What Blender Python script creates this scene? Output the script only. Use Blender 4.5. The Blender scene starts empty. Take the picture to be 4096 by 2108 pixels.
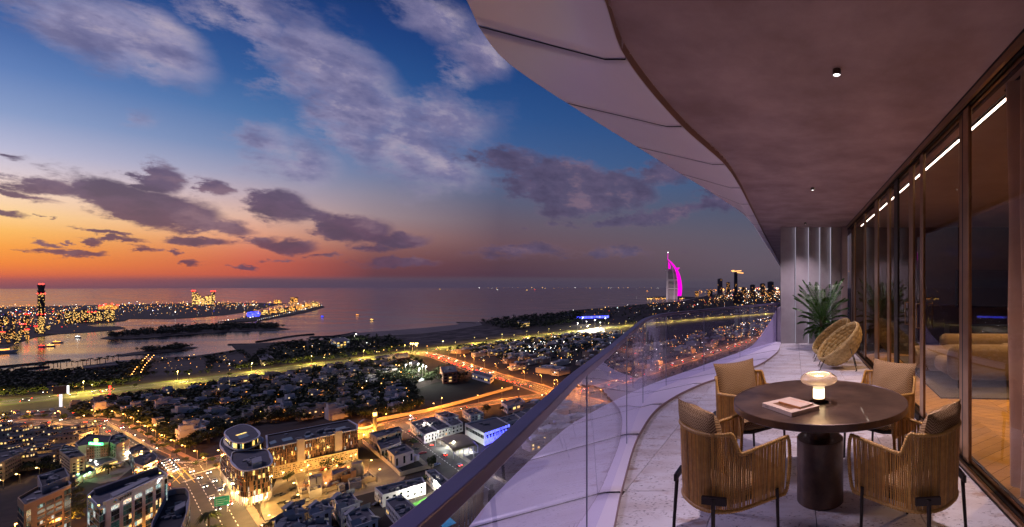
import bpy, bmesh, math, random
from mathutils import Vector, Matrix
R = math.radians
random.seed(7)
SC = bpy.context.scene
COL = SC.collection
# ---------------------------------------------------------------- camera
F, PX, PY = 1750.0, 3170.0, 1145.0        # focal length and principal point in photo pixels (4096 x 2108)
CZ = 115.0                                # eye height above the city ground, metres
cam_d = bpy.data.cameras.new('camera'); cam = bpy.data.objects.new('camera', cam_d); COL.objects.link(cam)
cam.location = (0, 0, CZ); cam.rotation_euler = (R(90), 0, 0)
cam_d.sensor_width = 36; cam_d.lens = F / 4096 * 36
cam_d.shift_x = (2048 - PX) / 4096; cam_d.shift_y = (PY - 1054) / 4096
cam_d.clip_start = 0.05; cam_d.clip_end = 200000
SC.camera = cam
SC.view_settings.view_transform = 'Standard'; SC.view_settings.look = 'None'
SC.view_settings.gamma = 1; SC.view_settings.use_curve_mapping = False
SC.view_settings.exposure = 0.0
SC.cycles.use_denoising = True
SC.cycles.max_bounces = 8; SC.cycles.transparent_max_bounces = 16; SC.cycles.volume_bounces = 0
SC.cycles.sample_clamp_indirect = 6.0
SC.cycles.use_light_tree = True
# ---------------------------------------------------------------- colour helpers
def lin(c):
    return tuple(((v/255)/12.92 if v/255 <= .04045 else ((v/255+.055)/1.055)**2.4) for v in c)
def azel(x, y):
    u, v = (x-PX)/F, (PY-y)/F
    return math.degrees(math.atan2(u, 1)), math.degrees(math.atan2(v, math.hypot(u, 1)))
# ---------------------------------------------------------------- world: dusk sky with clouds, all by direction
W = bpy.data.worlds.new('World'); SC.world = W; W.use_nodes = True
nt = W.node_tree; nt.nodes.clear()
def N(t, **k):
    n = nt.nodes.new(t)
    for a, b in k.items(): setattr(n, a, b)
    return n
def L(a, b): nt.links.new(a, b)
def M_(op, a, b=None, clamp=False):
    n = N('ShaderNodeMath', operation=op, use_clamp=clamp)
    for i, v in enumerate((a, b)):
        if v is None: continue
        if isinstance(v, (int, float)): n.inputs[i].default_value = v
        else: L(v, n.inputs[i])
    return n.outputs[0]
def MR(v, a, b, c=0, d=1, smooth=False):
    n = N('ShaderNodeMapRange', interpolation_type='SMOOTHSTEP' if smooth else 'LINEAR', clamp=True)
    L(v, n.inputs[0])
    for i, q in enumerate((a, b, c, d)): n.inputs[i+1].default_value = q
    return n.outputs[0]
def MIX(f, a, b, bt='MIX'):
    n = N('ShaderNodeMix', data_type='RGBA', blend_type=bt)
    if isinstance(f, (int, float)): n.inputs[0].default_value = f
    else: L(f, n.inputs[0])
    for i, v in ((6, a), (7, b)):
        if isinstance(v, tuple): n.inputs[i].default_value = (*v, 1)
        else: L(v, n.inputs[i])
    return n.outputs[2]
tc = N('ShaderNodeTexCoord')
sx = N('ShaderNodeSeparateXYZ'); L(tc.outputs['Generated'], sx.inputs[0])
az = M_('MULTIPLY', M_('ARCTAN2', sx.outputs[0], sx.outputs[1]), 180/math.pi)
el = M_('MULTIPLY', M_('ARCSINE', sx.outputs[2]), 180/math.pi)
RAMPS = [
 (0,   [(1150,(150,88,94)),(1120,(200,98,84)),(1104,(242,112,62)),(1050,(253,142,58)),(985,(254,165,72)),(920,(255,190,100)),(850,(255,212,150)),(770,(248,216,190)),(690,(220,205,212)),(590,(184,186,214)),(440,(134,156,200)),(260,(92,126,184)),(80,(60,98,162)),(-300,(30,66,128))]),
 (1000,[(1150,(98,78,92)),(1114,(122,84,92)),(1104,(206,90,68)),(1050,(208,98,78)),(1000,(218,122,96)),(940,(230,160,130)),(860,(222,180,165)),(780,(192,170,180)),(700,(156,156,184)),(600,(118,138,180)),(450,(76,116,170)),(300,(48,92,154)),(100,(28,70,136)),(0,(20,60,124)),(-400,(10,40,92))]),
 (1500,[(1150,(80,68,86)),(1113,(92,74,88)),(1104,(100,58,68)),(1050,(114,66,74)),(990,(138,92,92)),(930,(158,118,116)),(860,(154,134,142)),(780,(138,132,152)),(700,(112,124,160)),(600,(86,114,162)),(450,(56,98,156)),(300,(36,80,142)),(100,(21,60,124)),(0,(16,52,112)),(-400,(9,36,86))]),
 (2000,[(1150,(70,64,82)),(1113,(80,70,84)),(1104,(74,52,70)),(1050,(86,60,74)),(980,(104,76,88)),(890,(100,87,104)),(800,(88,92,120)),(700,(74,97,138)),(600,(60,92,144)),(450,(40,80,138)),(300,(27,68,128)),(100,(16,52,112)),(0,(12,46,102)),(-400,(8,32,78))]),
 (3000,[(1145,(92,84,94)),(1050,(98,86,100)),(950,(94,88,104)),(850,(80,86,110)),(700,(62,86,124)),(500,(42,76,126)),(300,(28,62,114)),(0,(14,44,94)),(-500,(8,30,72))]),
]
rampc = []
for rx, ent in RAMPS:
    r_ = N('ShaderNodeValToRGB'); cr = r_.color_ramp
    L(MR(el, -0.5, 45), r_.inputs[0])
    pts = [((azel(rx, y)[1]+.5)/45.5, lin(c)) for y, c in ent]
    while len(cr.elements) < len(pts): cr.elements.new(1.0)
    for e, (p, c) in zip(cr.elements, pts): e.position = max(0, min(1, p)); e.color = (*c, 1)
    rampc.append(r_.outputs[0])
azs = [azel(rx, 0)[0] for rx, _ in RAMPS]
sky = MIX(MR(az, azs[0], azs[1]), rampc[0], rampc[1])
sky = MIX(MR(az, azs[1], azs[2]), sky, rampc[2])
sky = MIX(MR(az, azs[2], azs[3]), sky, rampc[3])
sky = MIX(MR(az, azs[3], azs[4]), sky, rampc[4])
sky = MIX(MR(az, -155, -100), rampc[4], sky)         # round the back the dusk closes again
# clouds: ellipses in azimuth/elevation, edges broken up by noise
cv = N('ShaderNodeCombineXYZ'); L(az, cv.inputs[0]); L(el, cv.inputs[1])
def noise(vec, scale, detail=8, rough=.6, sy=1.0):
    mp = N('ShaderNodeMapping'); L(vec, mp.inputs[0]); mp.inputs['Scale'].default_value = (scale, scale*sy, scale)
    n = N('ShaderNodeTexNoise'); n.inputs['Scale'].default_value = 1; n.inputs['Detail'].default_value = detail; n.inputs['Roughness'].default_value = rough
    L(mp.outputs[0], n.inputs['Vector']); return n
nz1 = noise(cv.outputs[0], .30, 9, .68, 1.7)
nz2 = noise(cv.outputs[0], .15, 11, .66, 1.7)
wv = N('ShaderNodeVectorMath', operation='SUBTRACT'); L(nz1.outputs['Color'], wv.inputs[0]); wv.inputs[1].default_value = (.5, .5, .5)
wm = N('ShaderNodeVectorMath', operation='MULTIPLY'); L(wv.outputs[0], wm.inputs[0]); wm.inputs[1].default_value = (5.5, 2.6, 0)
wa = N('ShaderNodeVectorMath', operation='ADD'); L(cv.outputs[0], wa.inputs[0]); L(wm.outputs[0], wa.inputs[1])
def blobs(lst, kx, ky):
    cur = None
    for (x0, y0, rx, ry, ang, amp) in lst:
        a0, e0 = azel(x0, y0); a1, e1 = azel(x0+rx, y0); a2, e2 = azel(x0, y0-ry)
        mp = N('ShaderNodeMapping', vector_type='TEXTURE'); L(wa.outputs[0], mp.inputs[0])
        mp.inputs['Location'].default_value = (a0, e0, 0)
        mp.inputs['Rotation'].default_value = (0, 0, R(ang))
        mp.inputs['Scale'].default_value = (abs(a1-a0)*kx, abs(e2-e0)*ky, 1)
        ln = N('ShaderNodeVectorMath', operation='LENGTH'); L(mp.outputs[0], ln.inputs[0])
        v = M_('MULTIPLY', M_('SUBTRACT', 1.0, ln.outputs['Value']), amp)
        cur = v if cur is None else M_('MAXIMUM', cur, v)
    return cur
HIGH = [(330,90,330,120,-14,.8),(620,210,230,90,-25,.75),(1000,40,170,100,-55,.9),(1060,140,200,110,-50,.9),(1270,260,260,150,-48,1.0),(1180,330,110,110,-60,.9),(1390,420,230,150,-55,1.0),(1420,560,190,80,-30,.8),(1330,300,230,200,0,.8),
        (1650,580,230,160,-35,.95),(1780,500,130,200,-70,.7),(1760,660,200,90,-15,.9),(1200,650,140,100,-20,.8),(1080,590,120,110,0,.6),(570,480,60,40,0,.45),
        (1720,70,150,80,10,.9),(1930,230,90,120,-60,.85),(1850,290,80,60,0,.7),(860,60,90,50,-20,.55),(640,110,140,60,-30,.6),(60,30,160,40,-30,.5)]
LOW = [(150,735,260,50,-8,.95),(380,770,330,65,-14,1.0),(640,830,330,70,-14,1.0),(860,895,210,40,-6,.9),(100,790,180,22,-10,.7),(650,700,115,55,-10,.85),(860,750,90,40,-25,.85),(1100,820,160,60,-8,.95),(1250,860,110,35,-15,.6),
       (1030,955,130,35,3,.85),(1150,985,160,32,0,.85),(830,970,160,22,-2,.7),(70,868,110,18,-5,.7),(60,625,90,16,8,.5),(150,970,80,13,-6,.75),(290,1005,150,16,-3,.85),(430,935,120,9,-8,.6),(470,960,130,12,5,.7),(350,962,50,14,-4,.7),(560,1000,60,14,-12,.6),(650,1012,45,12,0,.7),
       (740,1053,80,10,0,.7),(980,1057,70,10,-2,.75),(1130,1038,80,9,0,.6),(1310,1032,70,10,3,.7),(1430,920,170,55,3,.95),(1600,960,160,35,3,.8),(1480,1000,140,22,4,.7),(1550,1050,220,18,3,.7),
       (2000,640,200,60,6,.75),(2250,740,260,90,6,1.0),(2480,760,180,70,0,.95),(2400,800,280,70,10,.8),(2650,690,200,60,18,.7),(2700,850,300,28,12,.6),(2900,800,260,40,10,.6),(2450,890,300,22,8,.6),(2060,1000,260,30,3,.5),(2500,1010,260,26,2,.45),
       (215,868,22,9,-20,.7),(225,955,30,8,-10,.6)]
nf2 = M_('SUBTRACT', nz2.outputs['Fac'], .5)
sh_o = N('ShaderNodeVectorMath', operation='ADD'); L(cv.outputs[0], sh_o.inputs[0]); sh_o.inputs[1].default_value = (-1.5, -.9, 0)
nz4 = noise(sh_o.outputs[0], .15, 7, .62, 1.7)          # the same noise a little towards the sunset: lit and shaded sides
relief = M_('SUBTRACT', nz2.outputs['Fac'], nz4.outputs['Fac'])
hi = M_('ADD', blobs(HIGH, 1.3, 1.3), M_('MULTIPLY', nf2, 2.3))
lo = M_('ADD', blobs(LOW, 1.12, 1.35), M_('MULTIPLY', nf2, 1.9))
him = MR(hi, -.12, .78, 0, .95, True)
lom = MR(lo, .06, .46, 0, .93, True)
nz3 = noise(cv.outputs[0], .35, 6, .55, 1.3)
# light high cloud: pale lilac where thin and towards the sunset, slate inside and to the right
hc = MIX(MR(az, -62, -30), lin((164,158,190)), lin((122,114,150)))
hc = MIX(MR(nz3.outputs['Fac'], .42, .62, 0, .6, True), hc, lin((104,106,150)))
hc = MIX(MR(hi, .4, 1.3, 0, .45), hc, lin((98,98,142)))
edge = MR(hi, .0, .5, 1, 0)
hc = MIX(M_('MULTIPLY', edge, MR(el, 5, 25, .55, .25)), hc, lin((186,168,184)))
lc = MIX(MR(el, 1.5, 10), lin((98,60,82)), lin((82,74,110)))
lc = MIX(MR(az, -45, -25), lc, lin((84,76,106)))
lc = MIX(MR(nz3.outputs['Fac'], .38, .65, 0, .4, True), lc, lin((104,88,118)))
lc = MIX(MR(lo, .06, .28, .25, 0), lc, lin((196,140,136)))
hc = MIX(MR(relief, .0, .16, 0, .7), hc, lin((86,88,132)))
hc = MIX(MR(relief, .0, -.14, 0, .6), hc, lin((196,180,192)))
lc = MIX(MR(relief, .0, .14, 0, .65), lc, lin((62,54,84)))
lc = MIX(MR(relief, -.02, -.14, 0, .45), lc, lin((150,118,132)))
sky = MIX(him, sky, hc)
sky = MIX(lom, sky, lc)
sky = MIX(MR(el, -.4, -4), sky, lin((34,30,40)))
nis = N('ShaderNodeTexSky', sky_type='NISHITA', sun_disc=False); nis.sun_elevation = R(1.0); nis.sun_rotation = R(-76); nis.altitude = 100
nb = N('ShaderNodeVectorMath', operation='SCALE'); L(nis.outputs[0], nb.inputs[0]); nb.inputs['Scale'].default_value = .006
sa = N('ShaderNodeVectorMath', operation='ADD'); L(sky, sa.inputs[0]); L(nb.outputs[0], sa.inputs[1])
bg = N('ShaderNodeBackground'); L(sa.outputs[0], bg.inputs[0]); bg.inputs[1].default_value = 1.0
wo = N('ShaderNodeOutputWorld'); L(bg.outputs[0], wo.inputs[0])
W.cycles.sampling_method = 'MANUAL'; W.cycles.sample_map_resolution = 512
# ---------------------------------------------------------------- afterglow from the west (left)
sd = bpy.data.lights.new('dusk_sun', 'SUN'); sun = bpy.data.objects.new('dusk_sun', sd); COL.objects.link(sun)
sd.energy = 1.3; sd.angle = R(14); sd.color = (.82, .68, 1.0)
SUN_AZ, SUN_EL = -76, 34
dv = Vector((math.sin(R(SUN_AZ))*math.cos(R(SUN_EL)), math.cos(R(SUN_AZ))*math.cos(R(SUN_EL)), math.sin(R(SUN_EL))))
sun.rotation_euler = dv.to_track_quat('Z', 'Y').to_euler()
# ================================================================ mesh helpers
class MB:
    def __init__(s): s.v = []; s.f = []; s.m = []; s.mi = 0
    def add(s, vs, fs):
        o = len(s.v); s.v += [tuple(p) for p in vs]
        for f in fs: s.f.append(tuple(i+o for i in f)); s.m.append(s.mi)
        return s
    def box(s, c, d, rz=0, mat=None):
        x, y, z = d[0]/2, d[1]/2, d[2]/2
        vs = [(-x,-y,-z),(x,-y,-z),(x,y,-z),(-x,y,-z),(-x,-y,z),(x,-y,z),(x,y,z),(-x,y,z)]
        ca, sa_ = math.cos(rz), math.sin(rz)
        if mat is not None: vs = [tuple((mat @ Vector(p))+Vector(c)) for p in vs]
        else: vs = [(c[0]+p[0]*ca-p[1]*sa_, c[1]+p[0]*sa_+p[1]*ca, c[2]+p[2]) for p in vs]
        return s.add(vs, [(0,3,2,1),(4,5,6,7),(0,1,5,4),(1,2,6,5),(2,3,7,6),(3,0,4,7)])
    def bb(s, x0, x1, y0, y1, z0, z1): return s.box(((x0+x1)/2,(y0+y1)/2,(z0+z1)/2),(x1-x0,y1-y0,z1-z0))
    def prism(s, poly, z0, z1):
        n = len(poly)
        if sum(poly[i][0]*poly[(i+1)%n][1]-poly[(i+1)%n][0]*poly[i][1] for i in range(n)) < 0: poly = poly[::-1]
        vs = [(p[0],p[1],z0) for p in poly]+[(p[0],p[1],z1) for p in poly]
        fs = [tuple(range(n))[::-1], tuple(range(n,2*n))]+[(i,(i+1)%n,n+(i+1)%n,n+i) for i in range(n)]
        return s.add(vs, fs)
    def tube(s, path, r, n=6, caps=True):
        path = [Vector(p) for p in path]; rr = r if isinstance(r, (list, tuple)) else [r]*len(path)
        vs = []; up = None
        for i, p in enumerate(path):
            t = (path[min(i+1,len(path)-1)]-path[max(i-1,0)]).normalized()
            if up is None:
                up = Vector((0,0,1)) if abs(t.z) < .9 else Vector((1,0,0))
            a = t.cross(up)
            if a.length < 1e-6: a = t.orthogonal()
            a.normalize(); b = a.cross(t).normalized(); up = b
            for k in range(n):
                q = 2*math.pi*k/n; vs.append(p+(a*math.cos(q)+b*math.sin(q))*rr[i])
        fs = []
        for i in range(len(path)-1):
            for k in range(n): fs.append((i*n+k, i*n+(k+1)%n, (i+1)*n+(k+1)%n, (i+1)*n+k))
        if caps: fs += [tuple(range(n))[::-1], tuple(range((len(path)-1)*n, len(path)*n))]
        return s.add(vs, fs)
    def lathe(s, prof, n=32, c=(0,0,0), cap=True):
        vs = []; 
        for (r, z) in prof:
            for k in range(n):
                q = 2*math.pi*k/n; vs.append((c[0]+r*math.cos(q), c[1]+r*math.sin(q), c[2]+z))
        fs = []
        for i in range(len(prof)-1):
            for k in range(n): fs.append((i*n+k, i*n+(k+1)%n, (i+1)*n+(k+1)%n, (i+1)*n+k))
        if cap and prof[0][0] > 1e-6 and prof[0] != prof[-1]: fs.append(tuple(range(n))[::-1])
        if cap and prof[-1][0] > 1e-6 and prof[0] != prof[-1]: fs.append(tuple(range((len(prof)-1)*n, len(prof)*n)))
        return s.add(vs, fs)
    def grid(s, rows):
        m = len(rows[0]); vs = [p for r in rows for p in r]
        return s.add(vs, [(i*m+j, i*m+j+1, (i+1)*m+j+1, (i+1)*m+j) for i in range(len(rows)-1) for j in range(m-1)])
    def mesh(s, name, mats, smooth=False):
        me = bpy.data.meshes.new(name); me.from_pydata(s.v, [], s.f)
        for m in (mats if isinstance(mats, (list, tuple)) else [mats]): me.materials.append(m)
        if any(s.m): me.polygons.foreach_set('material_index', s.m)
        if smooth: me.polygons.foreach_set('use_smooth', [True]*len(s.f))
        me.update(); return me
def ob(name, data, parent=None, loc=(0,0,0), rot=(0,0,0), sc=None, **props):
    o = bpy.data.objects.new(name, data); COL.objects.link(o)
    o.location = loc; o.rotation_euler = rot
    if sc is not None: o.scale = sc if isinstance(sc, (tuple, list)) else (sc,)*3
    if parent: o.parent = parent
    for k, v in props.items(): o[k] = v
    return o
def build(name, mb, mat, parent=None, smooth=False, **props):
    return ob(name, mb.mesh(name, mat, smooth), parent, **props)
def thing(name, label, cat, loc=(0,0,0), rz=0, group=None):
    o = ob(name, None, loc=loc, rot=(0,0,rz), label=label, category=cat)
    o.empty_display_size = .2
    if group: o['group'] = group
    return o
KIDS = {}
def kids(o): return [c for c in o.children]
def copy_tree(o, parent=None, cache={}):
    key = o.name
    if key not in cache: cache[key] = list(o.children)
    c = o.copy(); COL.objects.link(c)
    if parent: c.parent = parent
    for ch in cache[key]: copy_tree(ch, c)
    return c
def bevel(o, w, seg=2, ang=40):
    m = o.modifiers.new('b', 'BEVEL'); m.width = w; m.segments = seg; m.limit_method = 'ANGLE'; m.angle_limit = R(ang); return o
def smooth_by_angle(o, a=40):
    me = o.data; me.polygons.foreach_set('use_smooth', [True]*len(me.polygons))
    try: me.set_sharp_from_angle(angle=R(a))
    except Exception: pass
    return o
# ---------------------------------------------------------------- positions
def G(x, y, z=0.0):                      # pixel -> point on a level plane z above the city ground
    D = F*(CZ-z)/(y-PY); return ((x-PX)/F*D, D, z)
def B(x, y, zr):                         # pixel -> point on a level plane zr above (+) or below (-) the eye
    D = F*(-zr)/(y-PY); return ((x-PX)/F*D, D)
def AT(x, y, D): return ((x-PX)/F*D, D, CZ-(y-PY)/F*D)
def interp(pts, y):                      # pts sorted by Y: (Y, X), smooth
    if y <= pts[0][0]: return pts[0][1]
    for i in range(len(pts)-1):
        (a, xa), (b, xb) = pts[i], pts[i+1]
        if y <= b:
            p0 = pts[max(i-1,0)]; p3 = pts[min(i+2,len(pts)-1)]
            ma = (xb-p0[1])/max(b-p0[0],1e-6); mb_ = (p3[1]-xa)/max(p3[0]-a,1e-6)
            t = (y-a)/(b-a); h = b-a
            return (2*t**3-3*t*t+1)*xa+(t**3-2*t*t+t)*h*ma+(-2*t**3+3*t*t)*xb+(t**3-t*t)*h*mb_
    return pts[-1][1]
# ================================================================ materials
MATS = {}
def pm(name, c1, c2=None, scale=3.0, rough=.6, metal=0.0, bump=0.0, bscale=None, em=None, es=0.0, detail=5, spec=.5, rnd=0.0, coat=0, trans=0, sheen=0, coord='pos', lo=.35, hi=.65, nosample=False, alpha=None):
    if name in MATS: return MATS[name]
    if rough >= .75 and spec == .5: spec = .12            # dry matt surfaces: soil, render, asphalt, cloth
    m = bpy.data.materials.new(name); m.use_nodes = True; MATS[name] = m
    t = m.node_tree; b = t.nodes['Principled BSDF']; lk = t.links.new
    def nn(ty, **k):
        n = t.nodes.new(ty)
        for a, v in k.items(): setattr(n, a, v)
        return n
    b.inputs['Roughness'].default_value = rough; b.inputs['Metallic'].default_value = metal
    b.inputs['Specular IOR Level'].default_value = spec
    b.inputs['Coat Weight'].default_value = coat; b.inputs['Transmission Weight'].default_value = trans
    b.inputs['Sheen Weight'].default_value = sheen
    src = nn('ShaderNodeNewGeometry').outputs['Position'] if coord == 'pos' else nn('ShaderNodeTexCoord').outputs['Object']
    b.inputs['Base Color'].default_value = (*c1, 1)
    colout = None
    if c2 is not None:
        nz = nn('ShaderNodeTexNoise'); nz.inputs['Scale'].default_value = scale; nz.inputs['Detail'].default_value = detail; nz.inputs['Roughness'].default_value = .6
        lk(src, nz.inputs['Vector'])
        r = nn('ShaderNodeValToRGB'); lk(nz.outputs['Fac'], r.inputs[0])
        r.color_ramp.elements[0].position = lo; r.color_ramp.elements[1].position = hi
        r.color_ramp.elements[0].color = (*c1, 1); r.color_ramp.elements[1].color = (*c2, 1)
        colout = r.outputs[0]
    if rnd:
        oi = nn('ShaderNodeObjectInfo'); hs = nn('ShaderNodeHueSaturation')
        mr = nn('ShaderNodeMapRange'); lk(oi.outputs['Random'], mr.inputs[0]); mr.inputs[3].default_value = 1-rnd; mr.inputs[4].default_value = 1+rnd
        lk(mr.outputs[0], hs.inputs['Value'])
        if colout: lk(colout, hs.inputs['Color'])
        else: hs.inputs['Color'].default_value = (*c1, 1)
        colout = hs.outputs[0]
    if colout: lk(colout, b.inputs['Base Color'])
    if bump:
        nb_ = nn('ShaderNodeTexNoise'); nb_.inputs['Scale'].default_value = bscale or scale*4; nb_.inputs['Detail'].default_value = 4
        lk(src, nb_.inputs['Vector']); bp = nn('ShaderNodeBump'); bp.inputs['Strength'].default_value = bump; bp.inputs['Distance'].default_value = .02
        lk(nb_.outputs['Fac'], bp.inputs['Height']); lk(bp.outputs[0], b.inputs['Normal'])
    if em is not None:
        b.inputs['Emission Color'].default_value = (*em, 1); b.inputs['Emission Strength'].default_value = es
        if nosample: m.cycles.emission_sampling = 'NONE'
    return m
def emis(name, c, s, sample=True):
    if name in MATS: return MATS[name]
    m = bpy.data.materials.new(name); m.use_nodes = True; t = m.node_tree; t.nodes.clear()
    e = t.nodes.new('ShaderNodeEmission'); e.inputs[0].default_value = (*c, 1); e.inputs[1].default_value = s
    o = t.nodes.new('ShaderNodeOutputMaterial'); t.links.new(e.outputs[0], o.inputs[0])
    if not sample: m.cycles.emission_sampling = 'NONE'
    MATS[name] = m; return m
def thin_glass(name, tint, refl=1.0, film=0.0, filmc=(.5,.5,.5), rough=0.0, ior=1.5, mn=0.0, gz=1.0):
    if name in MATS: return MATS[name]
    m = bpy.data.materials.new(name); m.use_nodes = True; t = m.node_tree; t.nodes.clear(); MATS[name] = m
    tr = t.nodes.new('ShaderNodeBsdfTransparent'); tr.inputs[0].default_value = (*tint, 1)
    gl = t.nodes.new('ShaderNodeBsdfGlossy'); gl.inputs['Roughness'].default_value = rough; gl.inputs[0].default_value = (refl,)*3+(1,)
    ge = t.nodes.new('ShaderNodeNewGeometry'); dt = t.nodes.new('ShaderNodeVectorMath'); dt.operation = 'DOT_PRODUCT'
    t.links.new(ge.outputs['Incoming'], dt.inputs[0]); t.links.new(ge.outputs['Normal'], dt.inputs[1])
    def mm(op, a, b):
        n = t.nodes.new('ShaderNodeMath'); n.operation = op
        for i, v in enumerate((a, b)):
            if v is None: continue
            if isinstance(v, (int, float)): n.inputs[i].default_value = v
            else: t.links.new(v, n.inputs[i])
        return n.outputs[0]
    f0 = ((ior-1)/(ior+1))**2+mn               # Schlick reflectance, alike from both sides
    c5 = mm('POWER', mm('SUBTRACT', 1.0, mm('ABSOLUTE', dt.outputs['Value'], None)), 5.0)
    mxv = t.nodes.new('ShaderNodeMath'); mxv.operation = 'MULTIPLY_ADD'; t.links.new(c5, mxv.inputs[0]); mxv.inputs[1].default_value = (1-f0)*gz; mxv.inputs[2].default_value = f0
    mx = t.nodes.new('ShaderNodeMixShader'); t.links.new(mxv.outputs[0], mx.inputs[0])
    base = tr.outputs[0]
    if film:
        df = t.nodes.new('ShaderNodeBsdfTranslucent'); df.inputs[0].default_value = (*filmc, 1)
        d2 = t.nodes.new('ShaderNodeBsdfDiffuse'); d2.inputs[0].default_value = (*filmc, 1)
        ad = t.nodes.new('ShaderNodeMixShader'); ad.inputs[0].default_value = .5; t.links.new(df.outputs[0], ad.inputs[1]); t.links.new(d2.outputs[0], ad.inputs[2])
        m2 = t.nodes.new('ShaderNodeMixShader'); m2.inputs[0].default_value = film; t.links.new(tr.outputs[0], m2.inputs[1]); t.links.new(ad.outputs[0], m2.inputs[2]); base = m2.outputs[0]
    t.links.new(base, mx.inputs[1]); t.links.new(gl.outputs[0], mx.inputs[2])
    o = t.nodes.new('ShaderNodeOutputMaterial'); t.links.new(mx.outputs[0], o.inputs[0]); return m
# ================================================================ BALCONY: shell
ZF, ZCEIL, ZLIP, ZOUT = -1.47, 1.52, 1.45, 1.66
def zz(z): return CZ+z
def travertine():
    m = pm('travertine', (.62,.57,.54), (.72,.68,.67), 1.6, .42, bump=0)
    t = m.node_tree; b = t.nodes['Principled BSDF']; lk = t.links.new
    ge = t.nodes.new('ShaderNodeNewGeometry'); oi = t.nodes.new('ShaderNodeObjectInfo')
    ad = t.nodes.new('ShaderNodeVectorMath'); ad.operation = 'MULTIPLY_ADD'
    lk(oi.outputs['Random'], ad.inputs[0]); ad.inputs[1].default_value = (37, 53, 0); lk(ge.outputs['Position'], ad.inputs[2])
    def nz(sc, vec, det=6, rg=.6):
        mp = t.nodes.new('ShaderNodeMapping'); mp.inputs['Scale'].default_value = vec; lk(ad.outputs[0], mp.inputs[0])
        n = t.nodes.new('ShaderNodeTexNoise'); n.inputs['Scale'].default_value = sc; n.inputs['Detail'].default_value = det; n.inputs['Roughness'].default_value = rg
        lk(mp.outputs[0], n.inputs['Vector']); return n.outputs['Fac']
    def ramp(v, a, b_):
        r = t.nodes.new('ShaderNodeMapRange'); r.interpolation_type = 'SMOOTHSTEP'; lk(v, r.inputs[0]); r.inputs[1].default_value = a; r.inputs[2].default_value = b_; return r.outputs[0]
    def mix(f, a, c):
        x = t.nodes.new('ShaderNodeMix'); x.data_type = 'RGBA'; lk(f, x.inputs[0])
        if isinstance(a, tuple): x.inputs[6].default_value = (*a, 1)
        else: lk(a, x.inputs[6])
        x.inputs[7].default_value = (*c, 1); return x.outputs[2]
    v1 = nz(1.7, (1, 2.2, 1)); base = mix(ramp(v1, .40, .66), (.74,.71,.70), (.60,.53,.49))
    v2 = nz(2.6, (1, 2.6, 1), 8, .7); base = mix(ramp(v2, .555, .68), base, (.42,.29,.22))
    pits = nz(34, (1, 2.4, 1), 3, .6); gate = nz(3.1, (1, 1.8, 1), 3)
    mu = t.nodes.new('ShaderNodeMath'); mu.operation = 'MULTIPLY'; lk(ramp(pits, .57, .65), mu.inputs[0]); lk(ramp(gate, .40, .54), mu.inputs[1])
    base = mix(mu.outputs[0], base, (.12,.08,.07)); lk(base, b.inputs['Base Color'])
    bp = t.nodes.new('ShaderNodeBump'); bp.inputs['Strength'].default_value = .5; bp.inputs['Distance'].default_value = .004; bp.invert = True
    lk(mu.outputs[0], bp.inputs['Height']); lk(bp.outputs[0], b.inputs['Normal'])
    return m
TRAV = travertine()
CLAD = pm('white_cladding', (.86,.785,.86), (.82,.745,.82), .9, .38, bump=.03, bscale=30)
SEAM = pm('dark_seam', (.012,.01,.012), rough=.9)
PLAST = pm('ceiling_plaster', (.29,.185,.175), (.46,.325,.315), 1.7, .62, detail=14, bump=.18, bscale=16, lo=.34, hi=.68)
LIPM = pm('copper_lip', (.34,.20,.15), (.28,.16,.12), 2, .45)
BRONZE = pm('bronze_frame', (.38,.235,.13), (.30,.18,.095), 5, .30, metal=.9)
DARKM = pm('dark_metal', (.022,.018,.017), (.03,.024,.022), 6, .42, metal=.6)
RAILM = pm('rail_metal', (.17,.13,.24), (.14,.105,.19), 5, .34, metal=.6)
FIN = [B(2455,2108,ZF),B(2483,1972,ZF),B(2553,1750,ZF),B(2647,1627,ZF),B(2803,1543,ZF),B(2960,1492,ZF),B(3048,1457,ZF),B(3108,1412,ZF),B(3117,1395,ZF)]
FIN = [(-3,-.2),(0,-.45),(1.4,-.72)]+[(p[1],p[0]) for p in FIN]+[(11.4,-.30),(14,-.30)]
FOUT = [B(1879,2108,-1.7),B(1969,1996,-1.7),B(2105,1858,-1.7),B(2221,1751,-1.7),B(2295,1693,-1.7),B(2477,1594,-1.7),B(2639,1524,-1.7),B(2783,1473,-1.7),B(2888,1434,-1.7),B(2975,1402,-1.7)]
FOUT = [(-3,-.8),(0,-1.3),(1.5,-1.78)]+[(p[1],p[0]) for p in FOUT]+[(13,-1.12),(30,-1.05)]
CIN = [B(2415,0,ZLIP),B(2501,233,ZLIP),B(2725,503,ZLIP),B(2894,655,ZLIP),B(2959,749,ZLIP),B(2993,815,ZLIP)]
CIN = [(-3,-.2),(0,-.5),(1.2,-.76)]+[(p[1],p[0]) for p in CIN]+[(13,-.80),(40,-.80)]
COUT = [B(1871,0,ZOUT),B(1925,116,ZOUT),B(2036,250,ZOUT),B(2290,423,ZOUT),B(2558,591,ZOUT),B(2731,698,ZOUT),B(2856,775,ZOUT),B(2985,865,ZOUT)]
COUT = [(-3,-.7),(0,-1.15),(1.5,-1.55)]+[(p[1],p[0]) for p in COUT]+[(16,-1.06),(40,-1.04)]
GL = [(1620,2100),(2190,1600),(2300,1497),(2432,1396),(2526,1317),(2564,1285),(2594,1269),(2666,1252),(2865,1232),(3000,1220),(3107,1211)]
ZR = -.43
GL = [(-2.5,-.05)]+[(lambda p:(p[1],p[0]))(B(x,y,ZR)) for x,y in GL]
GL.append((GL[-1][0]+.25, GL[-1][1]+.05)); GL.append((11.27, -.315))
XD = 1.423; YW = 11.28
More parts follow.
